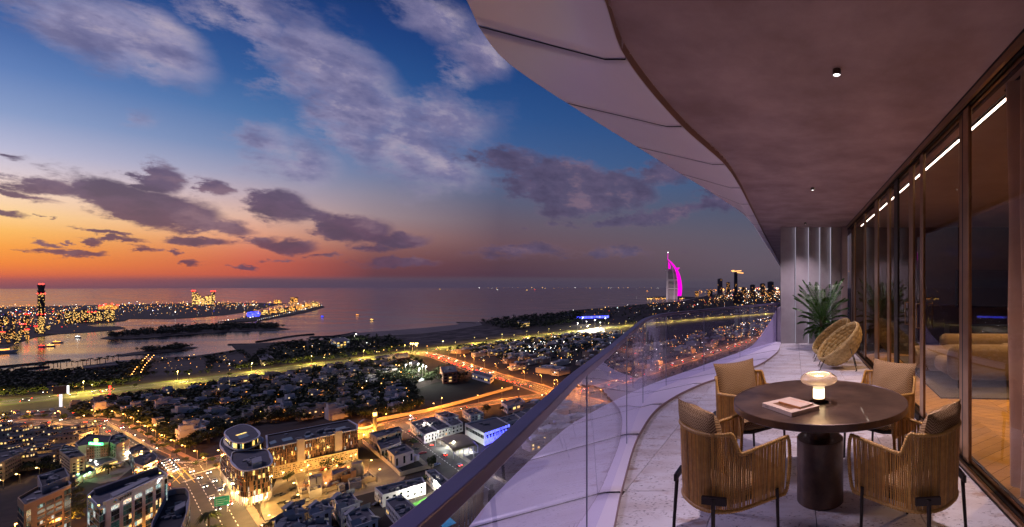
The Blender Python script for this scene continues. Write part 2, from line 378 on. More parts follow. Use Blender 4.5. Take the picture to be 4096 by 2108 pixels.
def seq(a, b, st):
    n = max(1, int(math.ceil((b-a)/st))); return [a+(b-a)*i/n for i in range(n+1)]
# floor: slab under the tiles, one object per travertine tile
fl = MB(); ys = seq(-3, 12.2, .2)
fl.grid([[(interp(FIN,y)-.02,y,zz(ZF-.03)),(XD+.1,y,zz(ZF-.03))] for y in ys])
floor = build('balcony_floor', fl, pm('grout', (.10,.085,.08), rough=.9), kind='structure')
tx = [-1.875,-1.2,-.525,.15,.825,XD]; ty = [-3]+[.66+1.24*k for k in range(-1,10)]; ty = sorted(set([-3]+[v for v in ty if v > -2.9]))
ty = [v for v in ty if v < 11.9]+[12.2]
for i in range(len(tx)-1):
    for j in range(len(ty)-1):
        g = .0025; x0, x1, y0, y1 = tx[i]+g, tx[i+1]-g, ty[j]+g, ty[j+1]-g
        rows = []
        for y in seq(y0, y1, .1):
            a = max(x0, interp(FIN,y)+.004)
            if a < x1-.01: rows.append((a, y))
        if len(rows) < 2: continue
        full = all(abs(a-x0) < 1e-6 for a, _ in rows)
        if full: rows = [rows[0], rows[-1]]
        mb = MB()
        poly = [(x1, rows[0][1]), (x1, rows[-1][1])]+[r for r in reversed(rows)]
        cx, cy = (x0+x1)/2, (y0+y1)/2
        mb.prism([(p[0]-cx, p[1]-cy) for p in poly], -.02, 0)
        o = build('tile', mb, TRAV, floor); o.location = (cx, cy, zz(ZF)+random.uniform(0,.0012))
# ledge outside the floor: flat strip, slope, drop; one panel between each pair of joints
ledge = thing('balcony_edge', 'white panelled balcony edge sweeping round outside the travertine floor', 'balcony edge', (0,0,zz(ZF)))
joints = [-3,-.8,.85,1.95,3.05,4.25,5.33,6.46,7.55,8.65,9.75,10.85,12.0,16,22,30]
def edge_panels(parent, pin, pout, zi, kz, kw, zo, lo_z, js, y0cut, seam_name, gap=.008, inner_drop=0, dir_=1):
    for a, b in zip(js, js[1:]):
        yy = seq(a+gap, b-gap, .12); rows = []
        for y in yy:
            xi, xo = interp(pin,y), interp(pout,y); w = xi-xo
            k = xi-min(kw, w*.4)
            prof = [(xi, zi+inner_drop), (xi, zi), (k, kz)]
            for q in (.25,.5,.75,1): prof.append((k+(xo-k)*q, kz+(zo-kz)*q))
            prof += [(xo-.01, zo+dir_*.035), (xo+.02, zo+dir_*.12), (xo+.35*w, lo_z)]
            rows.append([(p[0], y, p[1]-(ZF if parent is ledge else 0)) for p in prof])
        mb = MB(); mb.grid(rows)
        o = build('panel', mb, CLAD, parent); smooth_by_angle(o, 22)
        sm_ = o.modifiers.new('s','SOLIDIFY'); sm_.thickness = .012; sm_.offset = 0
        # dark backing strip inside the joint
        sb = MB(); y = b
        if y < js[-1]:
            xi, xo = interp(pin,y), interp(pout,y); w = xi-xo; k = xi-min(kw,w*.4); off = .0085 if dir_ < 0 else -.0085
            pr = [(xi,zi+inner_drop*.9),(xi,zi),(k,kz)]+[(k+(xo-k)*q, kz+(zo-kz)*q) for q in (.25,.5,.75,1)]
            zb = ZF if parent is ledge else 0
            sb.grid([[(p[0],y-gap*1.02,p[1]-zb+off) for p in pr],[(p[0],y+gap*1.02,p[1]-zb+off) for p in pr]])
            build('joint', sb, SEAM, parent)
edge_panels(ledge, FIN, FOUT, ZF+.028, ZF+.026, .11, -1.70, -2.15, joints, 0, 'j', inner_drop=-.04, dir_=-1)
mb = MB(); yy = seq(-3, 10.2, .15)
mb.grid([[(interp(FIN,y)+.012,y,.001-.0),(interp(FIN,y)+.012,y,.030),(interp(FIN,y)+.004,y,.032),(interp(FIN,y)-.001,y,.028)] for y in yy])
build('edge_trim', mb, pm('mauve_trim', (.30,.2,.2), rough=.5), ledge)
# upturned white fin where the edge meets the end wall
mb = MB(); P = [(2985,1408),(3052,1336),(3082,1288),(3101,1246),(3110,1232),(3123,1226),(3123,1380),(3060,1402)]
pts = [AT(x,y,11.42) for x,y in P]
rows = [[(p[0],p[1],p[2]-zz(ZF)) for p in pts],[(p[0],p[1]+.14,p[2]-zz(ZF)) for p in pts]]
n = len(pts); mb.add(rows[0]+rows[1], [tuple(range(n))[::-1], tuple(range(n,2*n))]+[(i,(i+1)%n,n+(i+1)%n,n+i) for i in range(n)])
build('end_fin', mb, CLAD, ledge)
# ceiling
cl = MB(); ys = seq(-3, 36, .25)
cl.grid([[(interp(CIN,y)-.01,y,zz(ZCEIL)),(XD+.25,y,zz(ZCEIL))] for y in ys])
cl.grid([[(interp(CIN,y)-.01,y,zz(ZCEIL)+.3),(XD+.25,y,zz(ZCEIL)+.3)] for y in ys])
build('ceiling', cl, PLAST, kind='structure')
fas = thing('ceiling_fascia', 'white panelled fascia curving round the outer rim of the plaster ceiling', 'fascia', (0,0,CZ))
edge_panels(fas, CIN, COUT, ZLIP, ZLIP, .13, ZOUT, 2.3, [-3,-.6,.75,1.5,2.78,3.95,5.18,6.41,7.69,8.95,10.2,11.5,13,15,18,22,27,36], 0, 'j', gap=.008, inner_drop=.075, dir_=1)
mb = MB(); mb.grid([[(interp(CIN,y)+.006,y,ZLIP+.001),(interp(CIN,y)+.006,y,ZCEIL+.001)] for y in seq(-3,36,.15)])
build('lip', mb, LIPM, fas)
# end wall: five upright slabs, each stepped forward of the last, a light line in every step
wall = thing('fluted_wall', 'end wall of tall concrete slabs with light lines between them', 'wall', (0,YW,zz(ZF)))
CONC = pm('wall_concrete', (.34,.30,.31), (.42,.385,.39), 2.2, .7, detail=8, bump=.08, bscale=25)
ex = [3123,3183,3235,3280,3323,3366]
LEDW = emis('wall_led', (.86,.80,1.0), .45)
for k in range(5):
    x0, x1 = [(e-PX)/F*YW for e in ex[k:k+2]]
    mb = MB(); h = ZCEIL-ZF+.02
    mb.add([(x0,-.09,0),(x1,.03,0),(x1,.2,0),(x0,.2,0),(x0,-.09,h),(x1,.03,h),(x1,.2,h),(x0,.2,h)], [(0,3,2,1),(4,5,6,7),(0,1,5,4),(1,2,6,5),(2,3,7,6),(3,0,4,7)])
    build('slab', mb, CONC, wall)
    if k < 4:
        mb = MB(); mb.bb(x1-.012,x1-.002,-.055,.02,.01,h-.03); build('light_line', mb, LEDW, wall)
x1 = (3366-PX)/F*YW
mb = MB(); mb.bb(x1+.002,XD-.02,-.14,.2,0,ZCEIL-ZF+.02); build('return_pier', mb, pm('pier_plaster', (.33,.25,.24), (.38,.3,.29), 2, .6), wall)
# glass balustrade
bal = thing('glass_balustrade', 'curved frameless glass balustrade with a dark metal handrail', 'balustrade', (0,0,zz(ZF)))
GLASS = thin_glass('rail_glass', (.80,.77,.90), 1.0, .055, (.66,.56,.86), 0.0, 1.5)
gj = [-2.5,.0,1.1]+[0]*0
def y_at_px(x):
    best = min(seq(.6,10.9,.01), key=lambda y: abs((interp(GL,y)/y*F+PX)-x)); return best
gj = [-2.5,-.6]+[y_at_px(x) for x in (2347,2507,2572,2664,2816,2960)]+[GL[-3][0]]
gj = sorted(set(round(v,3) for v in gj))
for a, b in zip(gj, gj[1:]):
    yy = seq(a+.003, b-.003, .12); mb = MB()
    def zb(y):
        xi, xo, xg = interp(FIN,y), interp(FOUT,y), interp(GL,y); k = xi-.11
        if xg > k: return .028
        return .026+(-.23-.026)*min(1,max(0,(k-xg)/max(.05,k-xo)))
    mb.grid([[(interp(GL,y),y,zb(y)-.005) for y in yy],[(interp(GL,y),y,ZR-ZF-.004) for y in yy]])
    build('pane', mb, GLASS, bal)
    mb = MB(); mb.bb(-.004,.004,-.0012,.0012,0,ZR-ZF-.01-zb(b)); o = build('pane_edge', mb, pm('glass_edge',(.32,.32,.38),rough=.3), bal); o.location = (interp(GL,b),b,zb(b))
yy = seq(-2.5, GL[-3][0], .06); path = [(interp(GL,y), y) for y in yy]+[(GL[-1][1], GL[-1][0])]
mb = MB(); rows = []
for i, (x, y) in enumerate(path):
    a = path[max(0,i-1)]; b = path[min(len(path)-1,i+1)]; t = Vector((b[0]-a[0], b[1]-a[1])).normalized(); nrm = Vector((-t.y, t.x))
    hw, hh = .026, .040
    rows.append([(x+nrm.x*s*hw, y+nrm.y*s*hw, ZR-ZF+(0 if q else -hh)) for s, q in ((1,0),(1,1),(-1,1),(-1,0),(1,0))])
mb.grid(rows); o = build('handrail', mb, RAILM, bal); bevel(o, .004)
mb = MB(); x, y = GL[-3][1], GL[-3][0]; mb.bb(x-.012,x+.012,y-.02,y+.02,.0,ZR-ZF-.04); build('end_post', mb, RAILM, bal)
# ceiling downlights
for k, Y in enumerate((3.07, 6.75, 10.45)):
    d = thing('ceiling_downlight', ['small round surface downlight on the plaster ceiling above the table','small round downlight on the ceiling above the woven lounge chairs','small round downlight on the ceiling just before the fluted wall'][k], 'light', (.31,Y,zz(ZCEIL)), group='ceiling downlights on the balcony')
    mb = MB(); mb.lathe([(.033,-.036),(.034,-.045),(.038,-.045),(.038,0)],24,cap=False)
    build('housing', mb, pm('light_housing', (.10,.075,.06), rough=.35, metal=.6), d, smooth=False)
    mb = MB(); mb.lathe([(.0,-.038),(.033,-.038)],24); build('lens', mb, emis('downlight_lens', (1,.92,.95), 5.0), d)
    ld = bpy.data.lights.new('downlight_beam','SPOT'); ld.energy = 190; ld.spot_size = R(112); ld.spot_blend = .9; ld.shadow_soft_size = .03; ld.color = (1.0,.80,.98)
    lo = ob('beam', ld, d, (0,0,-.06)); d.scale = (.76,.76,.9)
# ================================================================ glazed wall
gw = thing('glazed_wall', 'tall bronze framed sliding glass doors along the balcony', 'glass wall', (XD,0,zz(ZF)))
H = ZCEIL-ZF
GD = thin_glass('door_glass', (.84,.74,.66), 1.0, 0, ior=1.5, mn=.015, gz=.45)
def door_y(x): return XD*F/(x-PX)
mull = [(3880,3858),(3852,3833),(3697,3684),(3649,3633),(3594,3580),(3556,3546),(3514,3501),(3459,3453),(3421,3417)]
mull = [(door_y(a), door_y(b)) for a, b in mull]
for i, (a, b) in enumerate(mull):
    mb = MB(); off = .02 if i % 2 else 0
    mb.bb(-.014+off,.016+off,a,b,.045,H-.07); o = build('stile', mb, DARKM if i == 4 else BRONZE, gw); bevel(o,.004)
mb = MB(); mb.bb(-.01,.03,mull[0][1]+.004,mull[1][0]-.004,.04,H-.08); build('meeting_gap', mb, DARKM, gw)
for nm, z0, z1, mt in (('bottom_track',0,.04,BRONZE),('head_track',H-.065,H-.002,BRONZE)):
    for k, (x0, x1) in enumerate(((-.055,-.028),(-.012,.012),(.030,.055),(.075,.10))):
        mb = MB(); mb.bb(x0,x1,-3,YW-.01,z0,z1-(.008 if k%2 else 0)); build(nm, mb, mt if k%2==0 else DARKM, gw)
    mb = MB(); mb.bb(-.06,.12,-3,YW-.01,(z0-.001 if z0 < .1 else z1-.012),(z0+.012 if z0 < .1 else z1+.001)); build(nm, mb, DARKM, gw)
edges = [-3]+[v for ab in mull for v in ab]+[YW-.02]
for i in range(0, len(edges)-1, 2):
    a, b = edges[i], edges[i+1]
    if b-a < .03: continue
    off = .02 if (i//2) % 2 else 0
    mb = MB(); mb.add([(off,a,.045),(off,b,.045),(off,b,H-.07),(off,a,H-.07)],[(0,1,2,3)]); build('door_pane', mb, GD, gw)
for y in (mull[3][0]+.02, mull[2][0]+.02):
    mb = MB(); mb.tube([(-.04,y-.02,1.02),(-.085,y-.02,1.02),(-.085,y-.02,1.28),(-.04,y-.02,1.28)],.007,6); build('handle', mb, BRONZE, gw)
# ================================================================ room behind the glass
X1 = 6.6
WALLB = pm('brown_panelling', (.075,.04,.03), (.10,.055,.04), 3, .5)
mb = MB(); mb.bb(XD+.12,X1,-3,YW+.3,zz(ZF)-.06,zz(ZF)-.012); room_floor = build('room_floor', mb, pm('floor_screed',(.03,.02,.012),rough=.9), kind='structure')
mb = MB(); mb.bb(XD+.26,X1,-3,YW+.3,zz(ZCEIL)+.002,zz(ZCEIL)+.1); build('room_ceiling', mb, pm('room_plaster',(.28,.20,.17),(.32,.24,.2),2,.7), kind='structure')
mb = MB(); mb.bb(X1,X1+.15,-3,YW+.3,zz(ZF),zz(ZCEIL)); build('room_wall', mb, WALLB, kind='structure')
mb = MB(); mb.bb(XD+.12,X1,YW+.02,YW+.2,zz(ZF),zz(ZCEIL)); build('room_wall', mb, WALLB, kind='structure')
mb = MB(); mb.bb(XD-1.7,X1,-3.2,-3.02,zz(ZF),zz(ZCEIL)); build('room_wall', mb, WALLB, kind='structure')
# chevron oak planks
def oak():
    m = pm('oak_plank', (.40,.21,.045), (.56,.33,.085), 6, .34, rnd=.22, coord='obj'); t = m.node_tree
    n = [q for q in t.nodes if q.type == 'TEX_NOISE'][0]; src = n.inputs['Vector'].links[0].from_socket
    mp = t.nodes.new('ShaderNodeMapping'); mp.inputs['Scale'].default_value = (.35,4,1); t.links.new(src, mp.inputs[0]); t.links.new(mp.outputs[0], n.inputs['Vector'])
    return m
OAK = oak()
pl, pw = .62, .105
mb = MB(); sh = .5; c45 = math.cos(R(38)); s45 = math.sin(R(38))
mbA = MB(); mbA.add([(0,0,0),(pl*c45,pl*s45,0),(pl*c45,pl*s45+pw/c45*.97,0),(0,pw/c45*.97,0)],[(0,1,2,3)]); meA = mbA.mesh('plank', OAK)
mbB = MB(); mbB.add([(0,0,0),(0,pw/c45*.97,0),(-pl*c45,pl*s45+pw/c45*.97,0),(-pl*c45,pl*s45,0)],[(0,1,2,3)]); meB = mbB.mesh('plank', OAK)
cw = pl*c45; cnt = 0
for c in range(0, 8):
    for r_ in range(0, 66):
        x = XD+.13+cw*c; y = .9+r_*pw/c45
        if x > 4.9 or cnt >= 298 and (y > 9): continue
        px_ = PX+F*x/y if y > .2 else 9e9
        if px_ > 4500 or y < 2.4 or y > 9.4: continue
        if x > XD+.13+cw*5.5: continue
        if c % 2 == 0: ob('plank', meA, room_floor, (x+.002,y,zz(ZF)-.008+random.uniform(0,.001)))
        else: ob('plank', meB, room_floor, (x+cw-.002,y,zz(ZF)-.008+random.uniform(0,.001)))
        cnt += 1
# light strip in the room ceiling
ls = thing('light_strip', 'white light strip running along the room ceiling behind the glass', 'light strip', (1.72,0,zz(ZCEIL)))
mb = MB(); mb.bb(-.016,.016,-1,YW-.3,-.012,-.001); build('diffuser', mb, emis('strip_led', (1,.90,.82), 9.0), ls)
mb = MB(); mb.bb(-.03,-.018,-1,YW-.3,-.016,-.001); mb.bb(.018,.03,-1,YW-.3,-.016,-.001); build('channel', mb, DARKM, ls)
for k, (x, y) in enumerate(((3.0,4.6),(3.0,7.4),(4.9,4.6),(4.9,7.4))):
    d = thing('room_downlight', 'small round downlight on the living room ceiling over the sofa', 'light', (x,y,zz(ZCEIL)), group='downlights in the living room')
    mb = MB(); mb.lathe([(.036,-.04),(.036,0)],16); build('housing', mb, pm('light_housing',(.1,.075,.06)), d)
    mb = MB(); mb.lathe([(0,-.041),(.03,-.041)],16); build('lens', mb, emis('room_lens', (1,.8,.6), 6), d)
    ld = bpy.data.lights.new('room_beam','SPOT'); ld.energy = 330; ld.spot_size = R(110); ld.spot_blend = .8; ld.shadow_soft_size = .05; ld.color = (1,.64,.30); ob('beam', ld, d, (0,0,-.05))
# sofa, rug, screen, curtain
SOFA = pm('sofa_boucle', (.15,.105,.058), (.19,.135,.078), 60, .9, bump=.2, bscale=220, sheen=.3)
def rbox(name, d, mat, parent, loc, r=.08, seg=4):
    mb = MB(); mb.box((0,0,0), d); o = build(name, mb, mat, parent); o.location = loc; bevel(o, r, seg, 30); smooth_by_angle(o, 60); return o
sf = thing('sofa', 'beige rounded sofa seen through the glass with its back to the doors', 'sofa', (3.2,6.35,zz(ZF)))
rbox('backrest', (2.2,.30,.50), SOFA, sf, (.15,0,.36), .14, 6)
rbox('seat', (2.2,.85,.24), SOFA, sf, (.15,.55,.26), .10)
rbox('chaise', (.9,.8,.34), SOFA, sf, (-.72,1.0,.27), .12)
rbox('seat_cushion', (1.0,.75,.16), SOFA, sf, (.75,.6,.45), .07)
rbox('armrest', (.3,.9,.40), SOFA, sf, (1.15,.55,.38), .13)
for x in (-.8,1.1):
    mb = MB(); mb.bb(x-.03,x+.03,-.1,-.04,0,.13); build('leg', mb, DARKM, sf)
s2 = thing('sofa', 'second beige sofa with a lit top edge farther back in the room', 'sofa', (3.7,7.9,zz(ZF)))
rbox('backrest', (2.4,.3,.42), SOFA, s2, (.3,.4,.36), .12); rbox('seat', (2.4,.9,.3), SOFA, s2, (.3,0,.24), .1)
mb = MB(); mb.bb(0,3.0,0,3.4,0,.018); rg = build('rug', mb, pm('rug_wool',(.07,.065,.065),(.13,.12,.115),90,.95,bump=.4,bscale=260), label='grey flecked wool rug under the beige sofa', category='rug'); rg.location = (1.95,5.75,zz(ZF)-.006); rg.rotation_euler = (0,0,R(-4))
tv = thing('wall_screen', 'large black screen on the far wall of the room', 'screen', (5.1,YW,zz(-.06)))
mb = MB(); mb.bb(-.9,.9,-.06,.01,-.48,.48); build('bezel', mb, DARKM, tv)
mb = MB(); mb.bb(-.87,.87,-.064,-.061,-.45,.45); build('display', mb, pm('black_glass',(.004,.004,.005),rough=.08), tv)
mb = MB(); mb.bb(-1.2,1.2,-.4,0,0,.5); sb = build('sideboard', mb, pm('dark_walnut',(.035,.02,.013),(.05,.03,.02),8,.4), label='low dark walnut sideboard under the wall screen', category='sideboard'); sb.location = (5.1,YW-.02,zz(ZF)-.01); bevel(sb,.01)
CURT = pm('sheer_curtain', (.42,.29,.23), (.50,.36,.29), 3, .85, trans=0, sheen=.4)
def curtain(label, y0, y1, xc, amp):
    c = thing('curtain', label, 'curtain', (xc,0,zz(ZF)))
    rows = []
    for z in (.004,.5,1.2,2.0,H-.02):
        r_ = []
        for i in range(41):
            q = i/40; y = y0+(y1-y0)*q
            r_.append((amp*math.sin(q*math.pi*2*3.3+.4*math.sin(z*1.3))*(.75+.25*z/H)+.01*math.sin(z*3+q*9), y, z))
        rows.append(r_)
    mb = MB(); mb.grid(rows); o = build('drape', mb, CURT, c, smooth=True)
    mb = MB(); mb.tube([(0,y0-.05,H-.012),(0,y1+.05,H-.012)],.01,6); build('rail', mb, DARKM, c)
curtain('sheer rose-brown curtain just inside the glass doors', 2.72, 3.32, 1.64, .06)
curtain('heavier curtain fold behind the sheer drape', 2.3, 2.78, 1.62, .055)
# ================================================================ BALCONY: furniture
def fabric():
    m = pm('herringbone_fabric', (.30,.21,.13), rough=.95); t = m.node_tree; lk = t.links.new; b = t.nodes['Principled BSDF']
    tc_ = t.nodes.new('ShaderNodeTexCoord'); sp = t.nodes.new('ShaderNodeSeparateXYZ'); lk(tc_.outputs['Object'], sp.inputs[0])
    def mm(op, a, c=None):
        n = t.nodes.new('ShaderNodeMath'); n.operation = op
        for i, v in enumerate((a, c)):
            if v is None: continue
            if isinstance(v, (int, float)): n.inputs[i].default_value = v
            else: lk(v, n.inputs[i])
        return n.outputs[0]
    tri = mm('ABSOLUTE', mm('SUBTRACT', mm('FRACT', mm('MULTIPLY', sp.outputs[0], 24)), .5))      # zigzag across
    st = mm('FRACT', mm('ADD', mm('MULTIPLY', sp.outputs[2], 62), mm('MULTIPLY', tri, 2.6)))
    nz = t.nodes.new('ShaderNodeTexNoise'); nz.inputs['Scale'].default_value = 160; lk(tc_.outputs['Object'], nz.inputs['Vector'])
    f = mm('ADD', mm('GREATER_THAN', st, .5), mm('MULTIPLY', mm('SUBTRACT', nz.outputs['Fac'], .5), .9))
    mx = t.nodes.new('ShaderNodeMix'); mx.data_type = 'RGBA'; lk(f, mx.inputs[0]); mx.inputs[6].default_value = (.46,.30,.15,1); mx.inputs[7].default_value = (.17,.09,.035,1)
    lk(mx.outputs[2], b.inputs['Base Color'])
    bp = t.nodes.new('ShaderNodeBump'); bp.inputs['Strength'].default_value = .35; bp.inputs['Distance'].default_value = .003; lk(f, bp.inputs['Height']); lk(bp.outputs[0], b.inputs['Normal'])
    return m
FAB = fabric()
RAT = pm('rattan', (.44,.20,.030), (.58,.30,.055), 30, .42, rnd=.30, coord='obj', coat=.15)
RATW = pm('rattan_wrap', (.46,.23,.04), (.62,.34,.075), 55, .45, coord='obj', coat=.15)
LEGM = pm('leg_metal', (.030,.022,.019), (.045,.032,.026), 9, .4, metal=.55)
def pillow(w, h, t, nx=16, nz=12, pinch=.10):
    mb = MB()
    for s in (1, -1):
        rows = []
        for j in range(nz+1):
            v = -1+2*j/nz; r_ = []
            for i in range(nx+1):
                u = -1+2*i/nx
                k = max(0, (1-abs(u)**2.6))**.55*max(0, (1-abs(v)**2.6))**.55
                ex = 1-pinch*(1-abs(v)**2)*abs(u)**6; ez = 1-pinch*(1-abs(u)**2)*abs(v)**6
                r_.append((u*w/2*ex, s*t/2*k+.004*math.sin(7*u+5*v), v*h/2*ez))
            rows.append(r_ if s > 0 else r_[::-1])
        mb.grid(rows)
    return mb
# shell plan: u in 0..1 round from the front right arm to the front left arm (front is +Y)
def plan(u, k=1.0):
    hw, yf, yb = .285*k, .235, -.285*k
    Ls = yf-(-.02); Lc = math.pi*(hw+abs(yb+.02))/2*.97; T = 2*Ls+Lc; s = u*T
    if s < Ls: return (hw, yf-s)
    if s > T-Ls: return (-hw, -.02+(s-(T-Ls)))
    a = (s-Ls)/Lc*math.pi; e = .82
    c, s_ = math.cos(a), math.sin(a)
    return (hw*math.copysign(abs(c)**e, c), -.02-(abs(yb)-.02)*abs(s_)**e)
def topz(u):
    d = abs(u-.5)
    z = .665+.045*max(0,(d-.2)/.3)
    st = min(1, max(0, (.27-d)/.045)); st = st*st*(3-2*st)
    return z+(.80-.665)*st
ZB = .345
def shell_pt(u, q):
    z0, z1 = ZB, topz(u); z = z0+(z1-z0)*q
    x, y = plan(u); fl = .045*((z-ZB)/.45)
    l = math.hypot(x, y) or 1
    return (x*(1+fl*.9), y*(1+fl*1.3)-(.0), z)
def make_chair():
    t = thing('dining_chair', '', 'chair')
    U = [i/120 for i in range(121)]
    path = [shell_pt(u, 0) for u in U]
    lf = shell_pt(1, 1); bf = shell_pt(1, 0)
    top = [shell_pt(u, 1) for u in reversed(U)]
    def arc(a, b, side):      # front of an arm: rounded return from bottom to top rail
        out = []
        for i in range(1, 12):
            q = i/12; z = a[2]+(b[2]-a[2])*q; bulge = .028*math.sin(math.pi*min(1,q))**.5
            out.append((a[0]+(b[0]-a[0])*q, a[1]+(b[1]-a[1])*q+bulge, z))
        return out
    loop = path+arc(path[-1], top[0], 1)+top+arc(top[-1], path[0], 1)[::1]+[path[0]]
    pts = [Vector(p) for p in loop]; seg = []; tot = 0
    fine = []
    for a, b in zip(pts, pts[1:]):
        n = max(1, int((b-a).length/.0035))
        for i in range(n): fine.append(a+(b-a)*i/n)
    rad = [.0125*(1+.13*math.sin(i*math.pi/2)) for i in range(len(fine))]
    mb = MB(); mb.tube(fine, rad, 7, False); build('wrapped_frame', mb, RATW, t, smooth=True)
    NS = 112
    for i in range(NS):
        u = .006+.988*(i+.5)/NS+random.uniform(-.0012,.0012)
        ps = [shell_pt(u, q) for q in (.0,.35,.7,1.0)]
        rr = random.uniform(.0050,.0058)
        mb = MB(); mb.tube(ps, rr, 5, False); build('cane', mb, RAT, t, smooth=True)
    # seat pan and cushion
    mb = MB(); pp = [plan(i/40, .93) for i in range(41)]+[(-.20,.285),(0,.30),(.20,.285)]
    mb.prism(pp, .375, .395); build('seat_pan', mb, LEGM, t)
    mb = MB(); pc = [plan(i/40, .90) for i in range(41)]+[(-.22,.275),(-.11,.30),(0,.305),(.11,.30),(.22,.275)]
    rows = []
    cx, cy = 0, 0
    for sc_, z in ((.93,.396),(1.0,.415),(1.0,.445),(.955,.462),(.8,.47),(.4,.474),(.02,.475)): rows.append([(x*sc_, y*sc_, z) for x, y in pc+[pc[0]]])
    mb.grid(rows); build('seat_cushion', mb, FAB, t, smooth=True)
    # inner padded back, then the loose cushion above the rail
    bc = build('back_cushion', pillow(.49,.40,.15), FAB, t, smooth=True); bc.location = (0,-.205,.735); bc.rotation_euler = (R(13),0,0)
    for sx_ in (1,-1):
        mb = MB(); mb.tube([(sx_*.305,.17,0),(sx_*.292,.165,.40)],[.010,.013],6); build('leg', mb, LEGM, t)
        a = R(48); ex, ey = .245*sx_, -.245
        mb = MB(); mb.tube([(sx_*.275,-.275,0),(sx_*.245,-.258,.44)],[.011,.014],6); lg = build('leg', mb, LEGM, t)
        mb = MB(); mb.box((sx_*.243,-.252,.43),(.15,.018,.045),rz=sx_*R(40)); build('bracket', mb, LEGM, lg)
    return t
ch0 = make_chair()
tcx, tcy = .19, 3.02
chairs = [(-.36,2.53,'rattan dining chair by the handrail, its cane back in front of the table'),
          (.67,2.53,'rattan dining chair by the bronze mullion, its cane back in front of the table'),
          (-.36,3.68,'rattan dining chair facing the table between it and the glass balustrade'),
          (.74,3.68,'rattan dining chair facing the table close to the sliding doors')]
for i, (x, y, lb) in enumerate(chairs):
    o = copy_tree(ch0) if i else None
    if i == 0: first = (x, y, lb)
    else:
        o.location = (x, y, zz(ZF)); o.rotation_euler = (0,0,math.atan2(tcy-y, tcx-x)-R(90)+R((0,3,4,-4)[i])); o.scale = (.88,)*3; o['label'] = lb; o['group'] = 'rattan chairs round the table'
x, y, lb = first
ch0.location = (x, y, zz(ZF)); ch0.rotation_euler = (0,0,math.atan2(tcy-y, tcx-x)-R(90)-R(3)); ch0.scale = (.88,)*3; ch0['label'] = lb; ch0['group'] = 'rattan chairs round the table'
# ---- table
TBM = pm('patinated_bronze', (.060,.032,.020), (.150,.086,.050), 4.5, .40, metal=.35, detail=10, bump=.06, bscale=30, coat=.2, coord='obj')
tb = thing('round_table', 'dark patinated round table on a thick drum base', 'table', (tcx,tcy,zz(ZF)))
TH = .70; TR = .59
mb = MB(); mb.lathe([(0,TH-.05),(TR-.012,TH-.05),(TR,TH-.042),(TR,TH-.002),(TR-.003,TH),(TR-.010,TH),(TR-.012,TH-.003),(0,TH-.003)],96); o = build('table_top', mb, TBM, tb); smooth_by_angle(o,35)
mb = MB(); mb.lathe([(.07,.42),(.07,TH-.05)],40); o = build('neck', mb, TBM, tb); smooth_by_angle(o,35)
mb = MB(); mb.lathe([(.155,0),(.160,.004),(.160,.428),(.156,.432),(0,.432)],64); o = build('drum', mb, TBM, tb); smooth_by_angle(o,35)
lx, ly = (3276-PX)/F*2.90, 2.92
mb = MB(); mb.lathe([(.066,TH-.0025),(.066,TH-.0005),(.068,TH-.0005),(.068,TH-.0025)],48,(lx-tcx,ly-tcy,0)); build('inlay_ring', mb, DARKM, tb)
# ---- lamp
lp = thing('table_lamp', 'glowing glass mushroom lamp on the round table', 'lamp', (lx,ly,zz(ZF)+TH-.002))
mb = MB(); mb.lathe([(0,0),(.039,0),(.040,.003),(.040,.025),(.037,.027),(0,.027)],40); o = build('base', mb, pm('lamp_bronze',(.12,.07,.04),rough=.35,metal=.9), lp); smooth_by_angle(o,40)
GLOW = bpy.data.materials.new('frosted_glow'); GLOW.use_nodes = True; gt = GLOW.node_tree; gt.nodes.clear()
ge_ = gt.nodes.new('ShaderNodeEmission'); ge_.inputs[0].default_value = (1,.74,.40,1); ge_.inputs[1].default_value = 3.6; go = gt.nodes.new('ShaderNodeOutputMaterial'); gt.links.new(ge_.outputs[0], go.inputs[0])
mb = MB(); mb.lathe([(.0,.0275),(.038,.0275),(.0385,.034),(.0385,.088),(.037,.093)],40); build('diffuser', mb, GLOW, lp, smooth=True)
FLARE = emis('flare_glow', (1,.72,.40), 1.3)
mb = MB(); mb.lathe([(.037,.0935),(.0385,.100),(.043,.110),(.050,.118)],40); build('flared_neck', mb, FLARE, lp, smooth=True)
SHG = thin_glass('smoked_shade', (.80,.70,.62), 1.0, .42, (.86,.76,.68), .08, 1.5)
prof = [(.050,.118),(.075,.119),(.104,.126),(.121,.141),(.124,.153),(.119,.168),(.104,.181),(.088,.189),(.074,.1915),(.069,.188),(.068,.180)]
mb = MB(); mb.lathe(prof,56)
mb.f = [f for f in mb.f if len(f) == 4]; mb.m = mb.m[:len(mb.f)]
build('shade', mb, SHG, lp, smooth=True)
mb = MB(); mb.lathe([(.068,.184),(.066,.176),(.058,.166),(.040,.160),(0,.158)],48); mb.f = [f for f in mb.f if len(f) == 4]; mb.m = mb.m[:len(mb.f)]
build('inner_bowl', mb, emis('bowl_glow', (1,.72,.42), 1.15), lp, smooth=True)
pl_ = bpy.data.lights.new('lamp_light','POINT'); pl_.energy = 5; pl_.color = (1,.66,.34); pl_.shadow_soft_size = .035; ob('bulb', pl_, lp, (0,0,.235))
